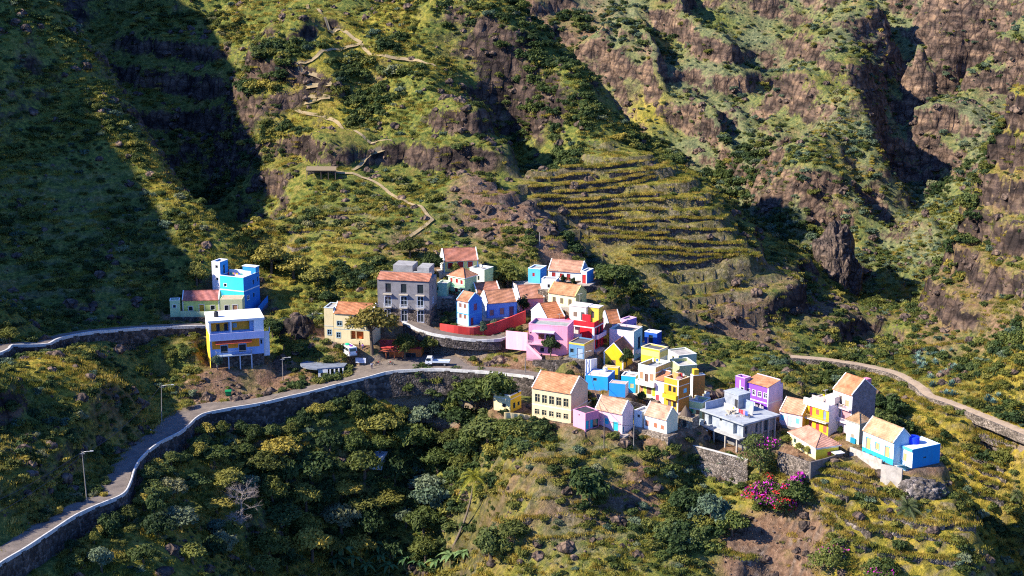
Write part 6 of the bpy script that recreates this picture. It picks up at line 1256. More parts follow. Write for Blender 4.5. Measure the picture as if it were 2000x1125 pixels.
L_GRASS = leafmat('dry_grass', (.09, .07, .014), (.33, .235, .036), (.56, .40, .10), trans=.35, dry=(.50, .35, .09))
L_GGRASS = leafmat('green_grass', (.045, .058, .011), (.17, .175, .025), (.36, .31, .05), trans=.35, dry=(.44, .32, .06))
L_BANANA = leafmat('banana_leaves', (0.028, 0.070, 0.028), (0.084, 0.168, 0.056), (0.224, 0.308, 0.112), trans=.3)
L_PALM = leafmat('palm_leaves', (.10, .12, .015), (.30, .29, .03), (.50, .44, .06), trans=.35)
L_PALM2 = leafmat('date_palm_leaves', (0.028, 0.049, 0.017), (0.098, 0.126, 0.049), (0.224, 0.238, 0.098), trans=.2)
L_AGAVE = leafmat('agave_leaves', (0.042, 0.084, 0.070), (0.140, 0.238, 0.196), (0.280, 0.392, 0.308), trans=.05)
F_MAG, F_RED = simple('magenta_flower', (.50, .02, .36), .7), simple('red_flower', (.55, .015, .03), .7)
BARK, DEADW = simple('bark', (.10, .075, .055), .95), simple('dead_wood', (.30, .25, .22), .95)
def leaf_mesh(name, lobes, n, size, mats, seed=0, flat=.75, mix=None, out=.7):
    """leaf-sized quads over a set of lobes (centre, radius)"""
    r = np.random.default_rng(seed); lob = np.array([(*c, rad) for c, rad in lobes]); wgt = lob[:, 3] ** 2; wgt /= wgt.sum()
    k = r.choice(len(lob), n, p=wgt); d = r.normal(size=(n, 3)); d /= np.linalg.norm(d, axis=1)[:, None]; d[:, 2] = np.where(d[:, 2] < -.3, -d[:, 2] * .6, d[:, 2])
    bump_ = 1 + .30 * noise3(d[:, 0] * 2.3 + k * 3.1, d[:, 1] * 2.3, d[:, 2] * 2.3 + seed)
    rad = lob[k, 3] * (1 - .55 * r.random(n) ** 2.2) * bump_; sc = np.array([1, 1, flat])
    p = lob[k, :3] + d * rad[:, None] * sc
    keep = np.ones(n, bool)
    for j in range(len(lob)):      # drop leaves buried in other lobes
        q = (p - lob[j, :3]) / sc; keep &= (np.linalg.norm(q, axis=1) > .52 * lob[j, 3]) | (k == j)
    p, d = p[keep], d[keep]; n = len(p)
    nr = d * out + r.normal(size=(n, 3)) * .55 + np.array([0, 0, .25]); nr /= np.linalg.norm(nr, axis=1)[:, None]
    u = np.cross(nr, r.normal(size=(n, 3))); u /= np.linalg.norm(u, axis=1)[:, None]; v = np.cross(nr, u)
    s = size * (.6 + .8 * r.random(n))[:, None]; u = u * s; v = v * s * .62
    co = np.stack([p - u, p - v * .8, p + u, p + v * .8], 1).reshape(-1, 3)
    me = bpy.data.meshes.new(name); me.vertices.add(len(co)); me.vertices.foreach_set('co', co.ravel().astype(np.float32))
    me.loops.add(4 * n); me.loops.foreach_set('vertex_index', np.arange(4 * n, dtype=np.int32)); me.polygons.add(n); me.polygons.foreach_set('loop_start', (np.arange(n) * 4).astype(np.int32))
    for m in mats: me.materials.append(m)
    if len(mats) > 1: me.polygons.foreach_set('material_index', np.where(r.random(n) < mix, 1, 0).astype(np.int32) if not callable(mix) else mix(p, r).astype(np.int32))
    me.update(calc_edges=True); return me
def shrub_lobes(seed, R_=1.5, n=6, tall=.8):
    r = random.Random(seed); L = [((0, 0, R_ * .45 * tall), R_ * .7)]
    for i in range(n):
        a = 6.283 * (i + r.random()) / n; q = R_ * (.35 + .35 * r.random()); L.append(((q * math.cos(a), q * math.sin(a), R_ * tall * (.25 + .65 * r.random())), R_ * (.32 + .25 * r.random())))
    return L
def grass_mesh(name, n, hgt, spread, mat, seed):
    r = np.random.default_rng(seed); b = r.normal(size=(n, 2)) * spread; a = r.random(n) * 6.283; lean = r.normal(size=(n, 2)) * .35
    h = hgt * (.5 + .7 * r.random(n)); w = .05 + .05 * r.random(n); ux, uy = np.cos(a) * w, np.sin(a) * w
    z0 = np.full(n, -.1)
    co = np.stack([np.stack([b[:, 0] - ux, b[:, 1] - uy, z0], 1), np.stack([b[:, 0] + ux, b[:, 1] + uy, z0], 1), np.stack([b[:, 0] + lean[:, 0] * h, b[:, 1] + lean[:, 1] * h, h], 1)], 1).reshape(-1, 3)
    me = bpy.data.meshes.new(name); me.vertices.add(3 * n); me.vertices.foreach_set('co', co.ravel().astype(np.float32)); me.loops.add(3 * n); me.loops.foreach_set('vertex_index', np.arange(3 * n, dtype=np.int32))
    me.polygons.add(n); me.polygons.foreach_set('loop_start', (np.arange(n) * 3).astype(np.int32)); me.materials.append(mat); me.update(calc_edges=True); return me
def rock_mesh(name, seed, mat):
    import bmesh
    bm = bmesh.new(); bmesh.ops.create_icosphere(bm, subdivisions=2, radius=1)
    co = np.array([v.co for v in bm.verts]); f = 1 + .45 * fbm(co[:, 0] + seed * 7, co[:, 1], co[:, 2], 3, 1.1)
    for v, k in zip(bm.verts, f): v.co = v.co * float(k); v.co.z *= .7
    me = bpy.data.meshes.new(name); bm.to_mesh(me); bm.free(); me.materials.append(mat); return me
def scatter(name, pts, rotz, scl, idx, protos, label):
    """one 'stuff' object: instances of the prototype meshes on points"""
    coll = bpy.data.collections.new(name + '_kinds')
    for k, me in enumerate(protos):
        o = bpy.data.objects.new('%s_%02d' % (name, k), me); coll.objects.link(o)
    me = bpy.data.meshes.new(name); n = len(pts); me.vertices.add(n); me.vertices.foreach_set('co', np.asarray(pts, np.float32).ravel())
    for nm, arr, ty in (('rz', rotz, 'FLOAT'), ('sc', scl, 'FLOAT'), ('ix', idx, 'INT')):
        a = me.attributes.new(nm, ty, 'POINT'); a.data.foreach_set('value', np.asarray(arr, np.float32 if ty == 'FLOAT' else np.int32))
    me.update(); o = link(name, me); tag(o, label, kind='stuff')
    ng = bpy.data.node_groups.new(name + '_scatter', 'GeometryNodeTree'); ng.interface.new_socket('Geometry', in_out='INPUT', socket_type='NodeSocketGeometry'); ng.interface.new_socket('Geometry', in_out='OUTPUT', socket_type='NodeSocketGeometry')
    N = ng.nodes.new; a, b = N('NodeGroupInput'), N('NodeGroupOutput'); ci = N('GeometryNodeCollectionInfo'); ci.inputs['Collection'].default_value = coll; ci.inputs['Separate Children'].default_value = True; ci.inputs['Reset Children'].default_value = True
    ip = N('GeometryNodeInstanceOnPoints'); ip.inputs['Pick Instance'].default_value = True
    def at(nm, ty):
        q = N('GeometryNodeInputNamedAttribute'); q.data_type = ty; q.inputs['Name'].default_value = nm; return [s for s in q.outputs if s.enabled and s.name == 'Attribute'][0]
    cx = N('ShaderNodeCombineXYZ'); l = ng.links.new; l(at('rz', 'FLOAT'), cx.inputs[2]); er = N('FunctionNodeEulerToRotation'); l(cx.outputs[0], er.inputs[0]); l(er.outputs[0], ip.inputs['Rotation'])
    l(at('sc', 'FLOAT'), ip.inputs['Scale']); l(at('ix', 'INT'), ip.inputs['Instance Index'])
    l(a.outputs[0], ip.inputs['Points']); l(ci.outputs[0], ip.inputs['Instance']); l(ip.outputs[0], b.inputs[0])
    md = o.modifiers.new('scatter', 'NODES'); md.node_group = ng; return o
def sample(n, dmin=140, dmax=520, power=1.0):
    """random ground points (plan units) inside and a little outside the picture's wedge"""
    D = dmin + (dmax - dmin) * rng.random(n) ** power
    x = (rng.random(n) * 2 - 1) * (.345 * D + 6); return x, D
def A(arr, x, y): return attr_at(arr, x * K, y * K)
S_PROTO = [leaf_mesh('scrub', shrub_lobes(k, 1.5, 6, .75), 520, .22, [m], k) for k, m in enumerate([L_GREEN, L_GREEN, L_GREEN, L_DARK, L_BLUE, L_OLIVE])]
WT = np.concatenate(WALLTOPS); WF = np.zeros((NY, NX), bool)
for q in WT:
    for dy in (.5, 1.3, 2.1, 2.9):
        i, j = int((q[0] / K - GX0) / GS), int(((q[1] - dy) / K - GY0) / GS)
        if 0 <= i < NX and 0 <= j < NY: WF[j, i] = True
# scrub over all the hillsides
x, y = sample(130000, 140, 520, 1.0)
cl = fbm(x, y, 4, 3, 1 / 17); cl2 = fbm(x, y, 9, 2, 1 / 5)
rk, so_, pt, vl, tmk, can, nr, sl = [A(q, x, y) for q in (A_RK, A_SOIL, A_PATH, A_VILL, A_TM, A_CAN, A_NEAR, A_SLOPE)]
dry_ = A(A_DRY, x, y)
dens = np.clip(.54 + .22 * (sstep(250, 265, y) - sstep(345, 365, y)) + .9 * cl + .5 * cl2 + .35 * can, 0, 1) * (1 - .75 * so_) * (1 - .85 * tmk) * (1 - .42 * dry_) * (pt < .05) * (nr > 1.2) * (1 - .93 * vl) * (1 - .55 * rk)
grove = np.zeros(len(x))
for px, py, D, r in [(1270,265,405,12),(1550,450,352,15),(1500,480,352,9),(1840,410,388,13),(1880,500,300,9),(1860,540,296,8),(1180,500,272,9),(560,200,327,14),(700,200,327,12),(720,150,332,12),(480,230,328,12),(530,480,268,8),(1000,40,345,12),(1080,130,333,12),(1120,220,322,7),(900,30,345,8),(1080,280,312,8),
                     (1960,1020,230,14),(1930,940,240,9),(1720,760,238,9),(1740,800,234,6),(1100,40,456,12),(1250,120,446,12),(1450,350,392,16),(700,960,220,18),(760,900,223,10),(850,960,217,12),(550,960,212,9),(820,1000,218,14),(600,900,220,10),(1000,870,212,8),(1340,990,196,6),(700,540,260,8),(600,440,281,8),(1950,690,254,10)]:
    c = P(px, py, D); grove = np.maximum(grove, 1 - sstep(r * .5, r, np.hypot(x - c[0], y - c[1])))
dens = np.maximum(dens, grove * .95 * (pt < .05) * (nr > 1.0))
TR = np.concatenate(TRAILS)[:, :2] / K; tmin = np.full(len(x), 9.0)
for q in TR: tmin = np.minimum(tmin, np.hypot(x - q[0], y - q[1] + .5))
dens = dens * (tmin > 1.7) * (1 - A(WF, x, y))
keep = rng.random(len(x)) < dens * .62
x, y, can, dry_, grove, cl, rk = [q[keep] for q in (x, y, can, dry_, grove, cl, rk)]
n = len(x); z = Hs(x * K, y * K) - .15
scl = (.26 + .74 * rng.random(n) ** 2.4) * (1 + .7 * grove) * (1 + .25 * (y > 255)) * (.85 + .35 * (cl > .1))
u = rng.random(n); ix = np.where(u < .56, rng.integers(0, 3, n), np.where(u < .70, 3, np.where(u < .80, 4, 5)))
ix = np.where((can > .5) & (rng.random(n) < .42), 4, ix); ix = np.where((grove > .3) & (rng.random(n) < .6), 3, ix); ix = np.where((dry_ > .5) & (rng.random(n) < .4), 5, ix)
scatter('hillside_scrub', np.stack([x * K, y * K, z], 1), rng.random(n) * 6.28, scl, ix, S_PROTO, 'scrub covering the hillsides')
N_SCRUB = n
# dry grass
G_PROTO = [grass_mesh('tuft', 90, .46, .6, m, k) for k, m in enumerate([L_GRASS, L_GRASS, L_GGRASS, L_GGRASS])]
x, y = sample(150000, 140, 400, .85)
rk, so_, pt, vl, tmk, nr = [A(q, x, y) for q in (A_RK, A_SOIL, A_PATH, A_VILL, A_TM, A_NEAR)]; dry_ = A(A_DRY, x, y); gn = fbm(x, y, 14, 3, 1 / 9)
dens = np.clip(.35 + .5 * dry_ + .8 * gn - .15 * tmk, 0, 1) * (1 - .7 * so_) * (1 - A(A_TERR, x, y)) * (1 - .6 * rk) * (pt < .05) * (nr > .6) * (1 - .95 * vl) * (1 - A(WF, x, y)) * sstep(-.5, .1, fbm(x, y, 41, 2, 1 / 14) + .25)
k = rng.random(len(x)) < dens * .75; x, y, dry_ = x[k], y[k], dry_[k]; n = len(x); z = Hs(x * K, y * K)
ix = np.where(rng.random(n) < .20 + .5 * dry_, rng.integers(0, 2, n), 2 + rng.integers(0, 2, n))
pts = np.stack([x * K, y * K, z], 1); w3 = np.repeat(WT, 3, 0); w3 = w3 + np.c_[rng.normal(size=(len(w3), 2)) * .45, np.zeros(len(w3))]
m3 = len(w3); pts = np.concatenate([pts, w3]); ix = np.concatenate([ix, rng.integers(0, 4, m3)]); n += m3
scatter('grass_tufts', pts, rng.random(n) * 6.28, .55 + .75 * rng.random(n), ix, G_PROTO, 'dry grass on the slopes')
# loose rocks
M_ROCK = basalt((1.15, 1.1, 1.05))
x, y = sample(30000, 140, 430, .9); rk, so_, pt, nr = [A(q, x, y) for q in (A_RK, A_SOIL, A_PATH, A_NEAR)]; rn = fbm(x, y, 31, 2, 1 / 8)
k = rng.random(len(x)) < np.clip(.14 + .5 * rk + .5 * so_ + .6 * rn, 0, 1) * (pt < .05) * (nr > .8); x, y = x[k], y[k]; n = len(x)
scatter('loose_rocks', np.stack([x * K, y * K, Hs(x * K, y * K)], 1), rng.random(n) * 6.28, .25 + 1.7 * rng.random(n) ** 4, rng.integers(0, 3, n), [rock_mesh('rock', q, M_ROCK) for q in range(3)], 'loose rocks on the slopes')
print('stuff', N_SCRUB, n)
# ------------------------------------------------------------------ individual trees and plants
def tree_lobes(seed, R_=4.0, base=3.0, n=11, flat=.6, spread=.62):
    r = random.Random(seed); L = [((0, 0, base + R_ * .55), R_ * .55)]
    for i in range(n):
        a = 2.4 * i + r.random(); q = R_ * spread * math.sqrt((i + .6) / n) * (0.8 + .4 * r.random()); L.append(((q * math.cos(a), q * math.sin(a), base + R_ * flat * (.25 + .9 * r.random() * (1.25 - q / R_))), R_ * (.26 + .2 * r.random())))
    return L
def trunk_mesh(seed, lobes, base, r0, mat, name='trunk'):
    r = random.Random(seed); q = MB(); fork = Vector((.2 * r.random(), .2 * r.random(), base * .62))
    q.tube([(0, 0, -1.2), (0, 0, 0), tuple(fork * .55 + Vector((.12, 0, 0))), tuple(fork)], [r0 * 1.35, r0 * 1.1, r0 * .9, r0 * .8], mat, 8)
    for c, rad in lobes[1:8]:
        c = Vector(c); m = fork.lerp(c, .5) + Vector((0, 0, -.25)); q.tube([tuple(fork), tuple(m), tuple(c)], [r0 * .5, r0 * .3, r0 * .1], mat, 5)
    return q
TREES = {}
def gpt(px, py, D):
    q = hit(px, py)
    return q if q is not None and abs(q.y / K - D) < 12 else Vector(pw(px, py, D))
def tree_proto(kind, seed):
    key = (kind, seed)
    if key in TREES: return TREES[key]
    mat, base, flat, sp, n, size, bark = dict(dark=(L_DARK, 2.6, .62, .66, 12, .36, BARK), green=(L_GREEN, 2.4, .6, .66, 12, .36, BARK), olive=(L_OLIVE, 2.6, .55, .72, 13, .34, BARK), umbrella=(L_OLIVE2, 4.4, .45, .85, 16, .36, BARK), blue=(L_BLUE, 1.6, .7, .62, 11, .36, BARK), low=(L_DARK, .4, .75, .6, 11, .36, BARK), tall=(L_GREEN, 2.6, 1.5, .5, 14, .36, BARK))[kind]
    L = tree_lobes(seed * 13 + hash(kind) % 1 + len(kind), 4.0, base, n, flat, sp)
    cm = leaf_mesh('crown', L, 2400, size, [mat], seed * 7 + len(kind)); tb = trunk_mesh(seed, L, base + 1.6, .30, bark)
    TREES[key] = (cm, tb); return TREES[key]
L_OLIVE2 = leafmat('umbrella_tree_leaves', (.02, .034, .010), (.085, .10, .022), (.19, .18, .04), dry=(.22, .15, .03), loc=.4)
def tree(kind, seed, px, py, D, R_, hgt, label, name='broadleaf_tree', group=None, at=None):
    """R_ crown radius in m, hgt total height in m"""
    p = at or gpt(px, py, D); z = float(Hs(p.x, p.y)); cm, tb = tree_proto(kind, seed)
    r = thing(name, label, 'tree' if 'tree' in name else 'shrub', (p.x, p.y, z - .15), (seed * 1.7) % 6.28, group)
    top = max(v.co.z for v in cm.vertices) if 'top' not in cm else cm['top']; cm['top'] = top
    r.scale = (R_ / 4.2, R_ / 4.2, hgt / top)
    o = link('crown', cm, r)
    if 'tr' not in cm:
        t = tb.build('trunk', r); cm['tr'] = t.data.name
    else: link('trunk', bpy.data.meshes[cm['tr']], r)
    return r
m_ = lambda px, D: px * K * D / FPX / .972      # picture pixels to metres
tree('umbrella', 1, 727, 690, 236.6, 6.2, 12.5, 'tall spreading tree with bare forked trunk between the yellow house and the bar')
tree('olive', 2, 792, 705, 234.8, 3.9, 7.6, 'round grey green tree in front of the orange bar')
tree('olive', 3, 842, 695, 234.2, 3.0, 5.6, 'small yellow green tree at the right end of the bar')
tree('green', 4, 930, 812, 219.0, 7.5, 10.5, 'broad bushy tree under the road wall left of the low yellow building')
tree('green', 5, 968, 800, 220.0, 5.6, 9.5, 'bushy tree touching the low yellow building')
tree('dark', 6, 905, 855, 218.0, 6.0, 8.0, 'dark round tree in the gully below the road wall')
tree('dark', 1, 955, 880, 212.0, 6.4, 7.6, 'dark dense tree on the slope below the low yellow building')
tree('green', 2, 990, 858, 211.5, 4.0, 5.0, 'small bright tree at the foot of the stone plinth of the large cream house')
tree('olive', 6, 992, 572, 259.5, 5.6, 8.6, 'loose olive green tree right of the topmost yellow cottage')
tree('green', 7, 842, 548, 258.0, 4.0, 7.6, 'green tree behind the grey three storey house')
tree('olive', 7, 800, 505, 263.0, 4.6, 6.2, 'tree on the bank above the grey three storey house')
tree('green', 3, 530, 535, 264.0, 6.0, 8.5, 'large bushy tree on the bank right of the cyan house')
tree('green', 9, 575, 545, 262.0, 5.4, 6.4, 'bushy tree on the hillside above the roadside shelter')
tree('olive', 4, 620, 560, 258.5, 5.0, 5.6, 'spreading tree on the bank above the yellow two storey house')
tree('low', 2, 640, 590, 254.0, 3.4, 3.4, 'low round tree right above the roof of the yellow house wing')
tree('olive', 8, 385, 560, 256.0, 4.4, 7.0, 'sunlit yellow green tree on the shaded slope behind the green cottage')
tree('low', 3, 1150, 985, 199.5, 5.4, 8.5, 'dense dark rounded tree alone on the slope below the pink cottages')
tree('blue', 1, 1390, 1030, 197.0, 4.6, 7.4, 'grey green tree below the rubble retaining wall')
tree('low', 4, 1340, 1000, 199.0, 4.8, 5.6, 'dark rounded tree left of the grey green tree below the retaining wall')
tree('green', 6, 1430, 1050, 196.0, 4.2, 6.2, 'green tree beside the bare brown earth slope')
tree('green', 8, 1553, 1000, 197.0, 4.4, 6.6, 'green tree at the right of the red bougainvillea')
tree('low', 5, 960, 1095, 196.5, 5.2, 7.6, 'dark bushy tree right of the leaning coconut palm trunk')
tree('green', 1, 1005, 1060, 198.5, 4.0, 5.0, 'light green tree on the slope right of the leaning palm')
tree('dark', 3, 1075, 698, 229.2, 2.7, 5.6, 'small dark tree hiding the stairs of the big pink house')
tree('low', 6, 1023, 607, 248.0, 2.1, 4.6, 'round clipped bush in front of the pink cottage with white gable')
tree('dark', 4, 1223, 727, 226.0, 2.2, 6.4, 'small round topped tree beside the peaked yellow house')
tree('low', 7, 1190, 722, 226.6, .8, 2.4, 'dark bush against the front of the peaked yellow house')
tree('low', 1, 1728, 775, 237.5, 4.6, 6.4, 'dark tree behind the tall pink house')
tree('low', 8, 1742, 812, 233.5, 4.6, 6.0, 'dark tree behind the pale mint house')
tree('dark', 7, 1715, 745, 244.0, 3.6, 5.0, 'dark green tree below the footpath behind the tall pink house')
tree('green', 3, 1560, 886, 203.0, 1.3, 2.6, 'small bush in front of the yellow bungalow, left of its white door', 'bush')
tree('green', 5, 1578, 890, 201.6, 1.4, 2.4, 'bright green bush in front of the yellow bungalow, right of its white door', 'bush')
tree('green', 2, 1641, 852, 209.0, .9, 2.8, 'slim green bush at the door of the tall pink house', 'bush')
tree('olive', 5, 1536, 868, 207.0, 1.8, 2.4, 'yellow green bush between the concrete house and the yellow bungalow', 'bush')
tree('low', 2, 845, 582, 247.0, 2.4, 4.6, 'dark green bush at the right side wall of the grey three storey house', 'bush')
tree('blue', 2, 944, 655, 240.6, 1.2, 4.0, 'thin grey bush inside the red garden wall, left one', 'bush')
tree('blue', 3, 966, 648, 242.0, 1.3, 3.6, 'thin pinkish grey bush inside the red garden wall, right one', 'bush')
tree('low', 4, 833, 634, 239.6, .9, 1.9, 'round red brown bush at the corner of the grey three storey house', 'bush')
tree('low', 5, 1100, 560, 253.6, 1.0, 2.8, 'small dark tree in front of the white cottage with the red doors', 'bush')
tree('low', 6, 1120, 556, 254.6, .9, 2.2, 'dark bush near the red door of the white cottage', 'bush')
tree('tall', 1, 1312, 690, 238.0, 1.3, 6.0, 'tall slim cactus like tree right of the deep blue box house')
tree('green', 4, 1200, 560, 258.0, 6.0, 6.5, 'broad green tree on the knoll right of the white cottage')
tree('dark', 5, 1215, 520, 262.0, 6.0, 7.0, 'dark tree on the knoll edge above the deep shaded cliff')
tree('dark', 2, 1185, 500, 266.0, 5.0, 6.0, 'dark green tree below the grassy terraces')
tree('olive', 3, 750, 860, 221.5, 5.6, 6.8, 'golden olive tree crowning the sunny mound below the road')
tree('green', 7, 790, 880, 219.5, 5.2, 7.0, 'round green tree on the right flank of the sunny mound')
tree('blue', 4, 820, 835, 224.5, 3.8, 5.8, 'pale grey green shrub tree in the shade below the road wall')
tree('blue', 5, 850, 820, 225.5, 3.2, 5.2, 'second pale shrub tree in the shade below the road wall, further right')
tree('dark', 8, 905, 905, 214.0, 5.0, 6.5, 'dark tree left of the coconut palm crown')
tree('olive', 1, 20, 672, 212.5, 2.6, 4.4, 'sunlit bush on the spur beside the upper road at the left edge', 'bush')
tree('olive', 2, 365, 800, 218.5, 2.0, 2.6, 'pale green bush at the roadside left of the waste container', 'bush')
tree('blue', 6, 425, 725, 227.0, 1.7, 4.2, 'green bush against the left pillar of the white and orange house', 'bush')
tree('olive', 6, 555, 690, 233.0, 2.6, 5.0, 'bush tree on the shaded bank right of the white and orange house', 'bush')
tree('dark', 1, 533, 660, 238.0, 3.4, 5.0, 'dark bush beside the outside stair of the white and orange house', 'bush')
r_ = random.Random(11); n_ = 0
for k in range(400):
    px, py = 520 + 420 * r_.random(), 880 + 245 * r_.random()
    if (py < 905 and px < 640) or (py > 930 and 850 < px < 945): continue
    p = hit(px, py)
    if p is None or p.y / K > 228 or any((p - q).length < 5.2 for q in globals().setdefault('GT', [])): continue
    GT.append(p); n_ += 1; kd = ['green', 'dark', 'green', 'low', 'green', 'blue', 'green', 'olive'][k % 8]
    tree(kd, 1 + k % 8, 0, 0, 0, 3.4 + 2.4 * r_.random(), 5.0 + 3.5 * r_.random(), 'tree crowded into the shady gully woodland below the road', 'broadleaf_tree', 'trees of the gully woodland', at=p)
    if n_ > 46: break
for k in range(200):
    px, py = 150 + 400 * r_.random(), 870 + 255 * r_.random()
    if px < 1000 - (py - 800) * 1.05 - 480: continue
    p = hit(px, py)
    if p is None or attr_at(A_NEAR, p.x, p.y) < 4 or any((p - q).length < 6.5 for q in GT): continue
    GT.append(p); n_ += 1
    tree(['green', 'olive', 'low', 'green', 'blue'][k % 5], 1 + k % 8, 0, 0, 0, 2.6 + 2.0 * r_.random(), 3.2 + 2.2 * r_.random(), 'rounded bush on the sunlit slope just below the lower road', 'bush', 'bushes below the lower road', at=p)
    if n_ > 84: break
for k, (px, py) in enumerate(((775,770),(800,785),(830,778),(862,788),(890,775),(915,790),(940,765),(960,775),(845,805),(880,812))):
    tree(['dark', 'green', 'low', 'olive'][k % 4], 1 + k % 8, px, py, 226.5, 3.0 + (k % 3) * .7, 4.6 + (k % 4) * .6, 'bushy tree in the shade at the foot of the long road wall', 'broadleaf_tree', 'trees at the foot of the road wall')
print('trees', n_)
# bougainvillea
def bougain(px, py, D, R_, hgt, label, seed, mats, mix, kind='shrub'):
    p = gpt(px, py, D); p.z = float(Hs(p.x, p.y)) - .2; r = thing('bougainvillea', label, 'shrub', p, 0); L = tree_lobes(seed, R_, hgt * .06, 18, hgt / R_ * .66, .7)
    link('crown', leaf_mesh('crown', L, 3000, .27, [L_DARK if kind == 'tree' else L_GREEN], seed), r)
    for nm, m, fr, sd in mix:
        keep = [l for k, l in enumerate(L) if (k * 7 + sd) % 10 < fr * 10]
        keep = keep or L[:2]; o = link(nm, leaf_mesh(nm, [((c[0], c[1], c[2] + .15), q * 1.06) for c, q in keep], int(900 * fr) + 30, .26, [m], seed + sd), r)
    trunk_mesh(seed, L, hgt * .35, .16, BARK).build('trunk', r)
bougain(1484, 928, 201, 5.0, 10.5, 'tall bougainvillea tree with scattered magenta flowers in front of the concrete house', 21, None, [('magenta_flowers', F_MAG, .1, 3)], 'tree')
bougain(1496, 1000, 197.8, 4.4, 9.5, 'bougainvillea bush in full magenta bloom below the yellow bungalow wall', 23, None, [('magenta_flowers', F_MAG, .9, 2), ('red_flowers', F_RED, .3, 5)])
bougain(1528, 1012, 196.6, 3.4, 9.0, 'bougainvillea bush in bright red bloom hanging over the brown earth slope', 25, None, [('red_flowers', F_RED, .9, 1), ('magenta_flowers', F_MAG, .2, 4)])
bougain(1556, 955, 198.8, 2.2, 3.4, 'small violet magenta bougainvillea at the foot of the yard wall', 27, None, [('magenta_flowers', F_MAG, .9, 1)])
bougain(1620, 1105, 186.5, 4.6, 4.0, 'wide green bush dotted with pink flowers at the bottom edge, left one', 29, None, [('magenta_flowers', F_MAG, .08, 2)])
bougain(1720, 1125, 183.5, 4.6, 3.6, 'wide green bush dotted with pink flowers at the bottom edge, right one', 31, None, [('magenta_flowers', F_MAG, .08, 4)])
# palms
def frond(q, base, az, el, L_, mat, wd=.5, droop=1.2, n=7):
    d = Vector((math.cos(az), math.sin(az), 0)); s = Vector((-math.sin(az), math.cos(az), 0)); pts = []
    for k in range(n + 1):
        t = k / n; pts.append(Vector(base) + d * (L_ * t * math.cos(el) * (1 - .12 * t)) + Vector((0, 0, L_ * (math.sin(el) * t - droop * .5 * t * t))))
    for k in range(n):
        for sg in (-1, 1):
            for h_ in (0, .5):
                a = pts[k].lerp(pts[k + 1], h_); tip = a + s * sg * wd * (1.15 - (k + h_) / n * .8) + d * .35 + Vector((0, 0, -.28 - .2 * k / n)); b = a + (pts[k + 1] - pts[k]) * .32
                q.poly([a, b, tip], mat)
    q.tube(pts, [.05 * (1 - .8 * k / n) + .01 for k in range(n + 1)], mat, 4)
def palm(px, py, D, top, L_, label, mat, nf, r0, lean=(0, 0), curve=0, name='palm_tree', droop=1.2):
    b = gpt(px, py, D); b.z = float(Hs(b.x, b.y)) - .3; r = thing(name, label, 'palm', b, 0); t = Vector((lean[0], lean[1], top)); q = MB(); pts = []
    for k in range(9): s = k / 8; pts.append(t * s + Vector((curve * math.sin(math.pi * s), 0, 0)))
    q.tube([Vector((0, 0, -.6))] + pts, [r0 * 1.4] + [r0 * (1.15 - .35 * k / 8) for k in range(9)], simple('palm_bark', (.17, .13, .10), .95), 8); q.build('trunk', r)
    rr = random.Random(px)
    for k in range(nf):
        f = MB(); frond(f, t, 2.4 * k + rr.random() * .4, R(75 - 105 * (k + .5) / nf), L_ * (.85 + .3 * rr.random()), mat, .95, droop, 10); f.build('frond', r)
    if 'coconut' in label:
        for k in range(5): f = MB(); a = 1.25 * k; f.tube_prof([(.04, -.16), (.15, -.08), (.16, .05), (.05, .17)], simple('coconut', (.16, .13, .03), .7), (t.x + .3 * math.cos(a), t.y + .3 * math.sin(a), t.z - .3), 8); f.build('coconut', r)
palm(882, 1072, 209.0, 18.5, 5.2, 'tall coconut palm with long leaning trunk rising from the gully', L_PALM, 18, .24, (5.4, -2.0), .9)
palm(1772, 1006, 191.5, 2.0, 3.8, 'short date palm with wide grey green crown on the lower right terraces', L_PALM2, 30, .42, (0, 0), 0, droop=.8)
palm(1684, 738, 246.0, 6.2, 3.2, 'date palm standing beside the footpath behind the tall pink house', L_PALM2, 28, .38, (0, 0), 0, droop=.9)
palm(1985, 985, 232, 2.5, 2.2, 'small palm on the far slope at the right edge', L_PALM2, 18, .3, (0, 0), 0, droop=.9)
# bananas
def banana_proto():
    q = MB(); rr = random.Random(5); pieces = []
    for k in range(9):
        az = 2.4 * k; el = R(62 - 40 * rr.random()); L_ = 2.3 + .8 * rr.random(); d = Vector((math.cos(az), math.sin(az), 0)); s = Vector((-math.sin(az), math.cos(az), 0)); b = Vector((0, 0, 2.0)); prev = None
        for j in range(6):
            t = j / 5; c = b + d * L_ * t * math.cos(el) + Vector((0, 0, L_ * (math.sin(el) * t - .75 * t * t))); w_ = .38 * math.sin(math.pi * min(1, .12 + .86 * t)) + .02; cur = (c - s * w_ + Vector((0, 0, .08)), c, c + s * w_ + Vector((0, 0, .08)))
            if prev: q.poly([prev[0], prev[1], cur[1], cur[0]], L_BANANA); q.poly([prev[1], prev[2], cur[2], cur[1]], L_BANANA)
            prev = cur
    t = MB(); t.tube([(0, 0, -.8), (0, 0, 1), (.05, 0, 2.1)], [.18, .15, .09], simple('banana_stem', (.20, .20, .08), .7), 8)
    r = thing('banana_plant', 'banana plant with broad leaves at the shady bottom of the gully', 'banana plant', (0, 0, 0), 0, 'banana plants at the bottom of the gully'); q.build('leaves', r); t.build('stem', r); return r
BP = banana_proto(); first = True; rr = random.Random(4)
for px, py in ((655,1115),(690,1108),(715,1122),(742,1106),(768,1096),(790,1110),(815,1120),(760,1122),(670,1095),(835,1092),(850,1118),(730,1088),(880,1110),(905,1100)):
    p = hit(px, py)
    if p is None: continue
    if first: BP.location = p; BP.scale = (1.25,) * 3; first = False
    else: dup(BP, p, rr.random() * 6, 1.0 + .5 * rr.random())
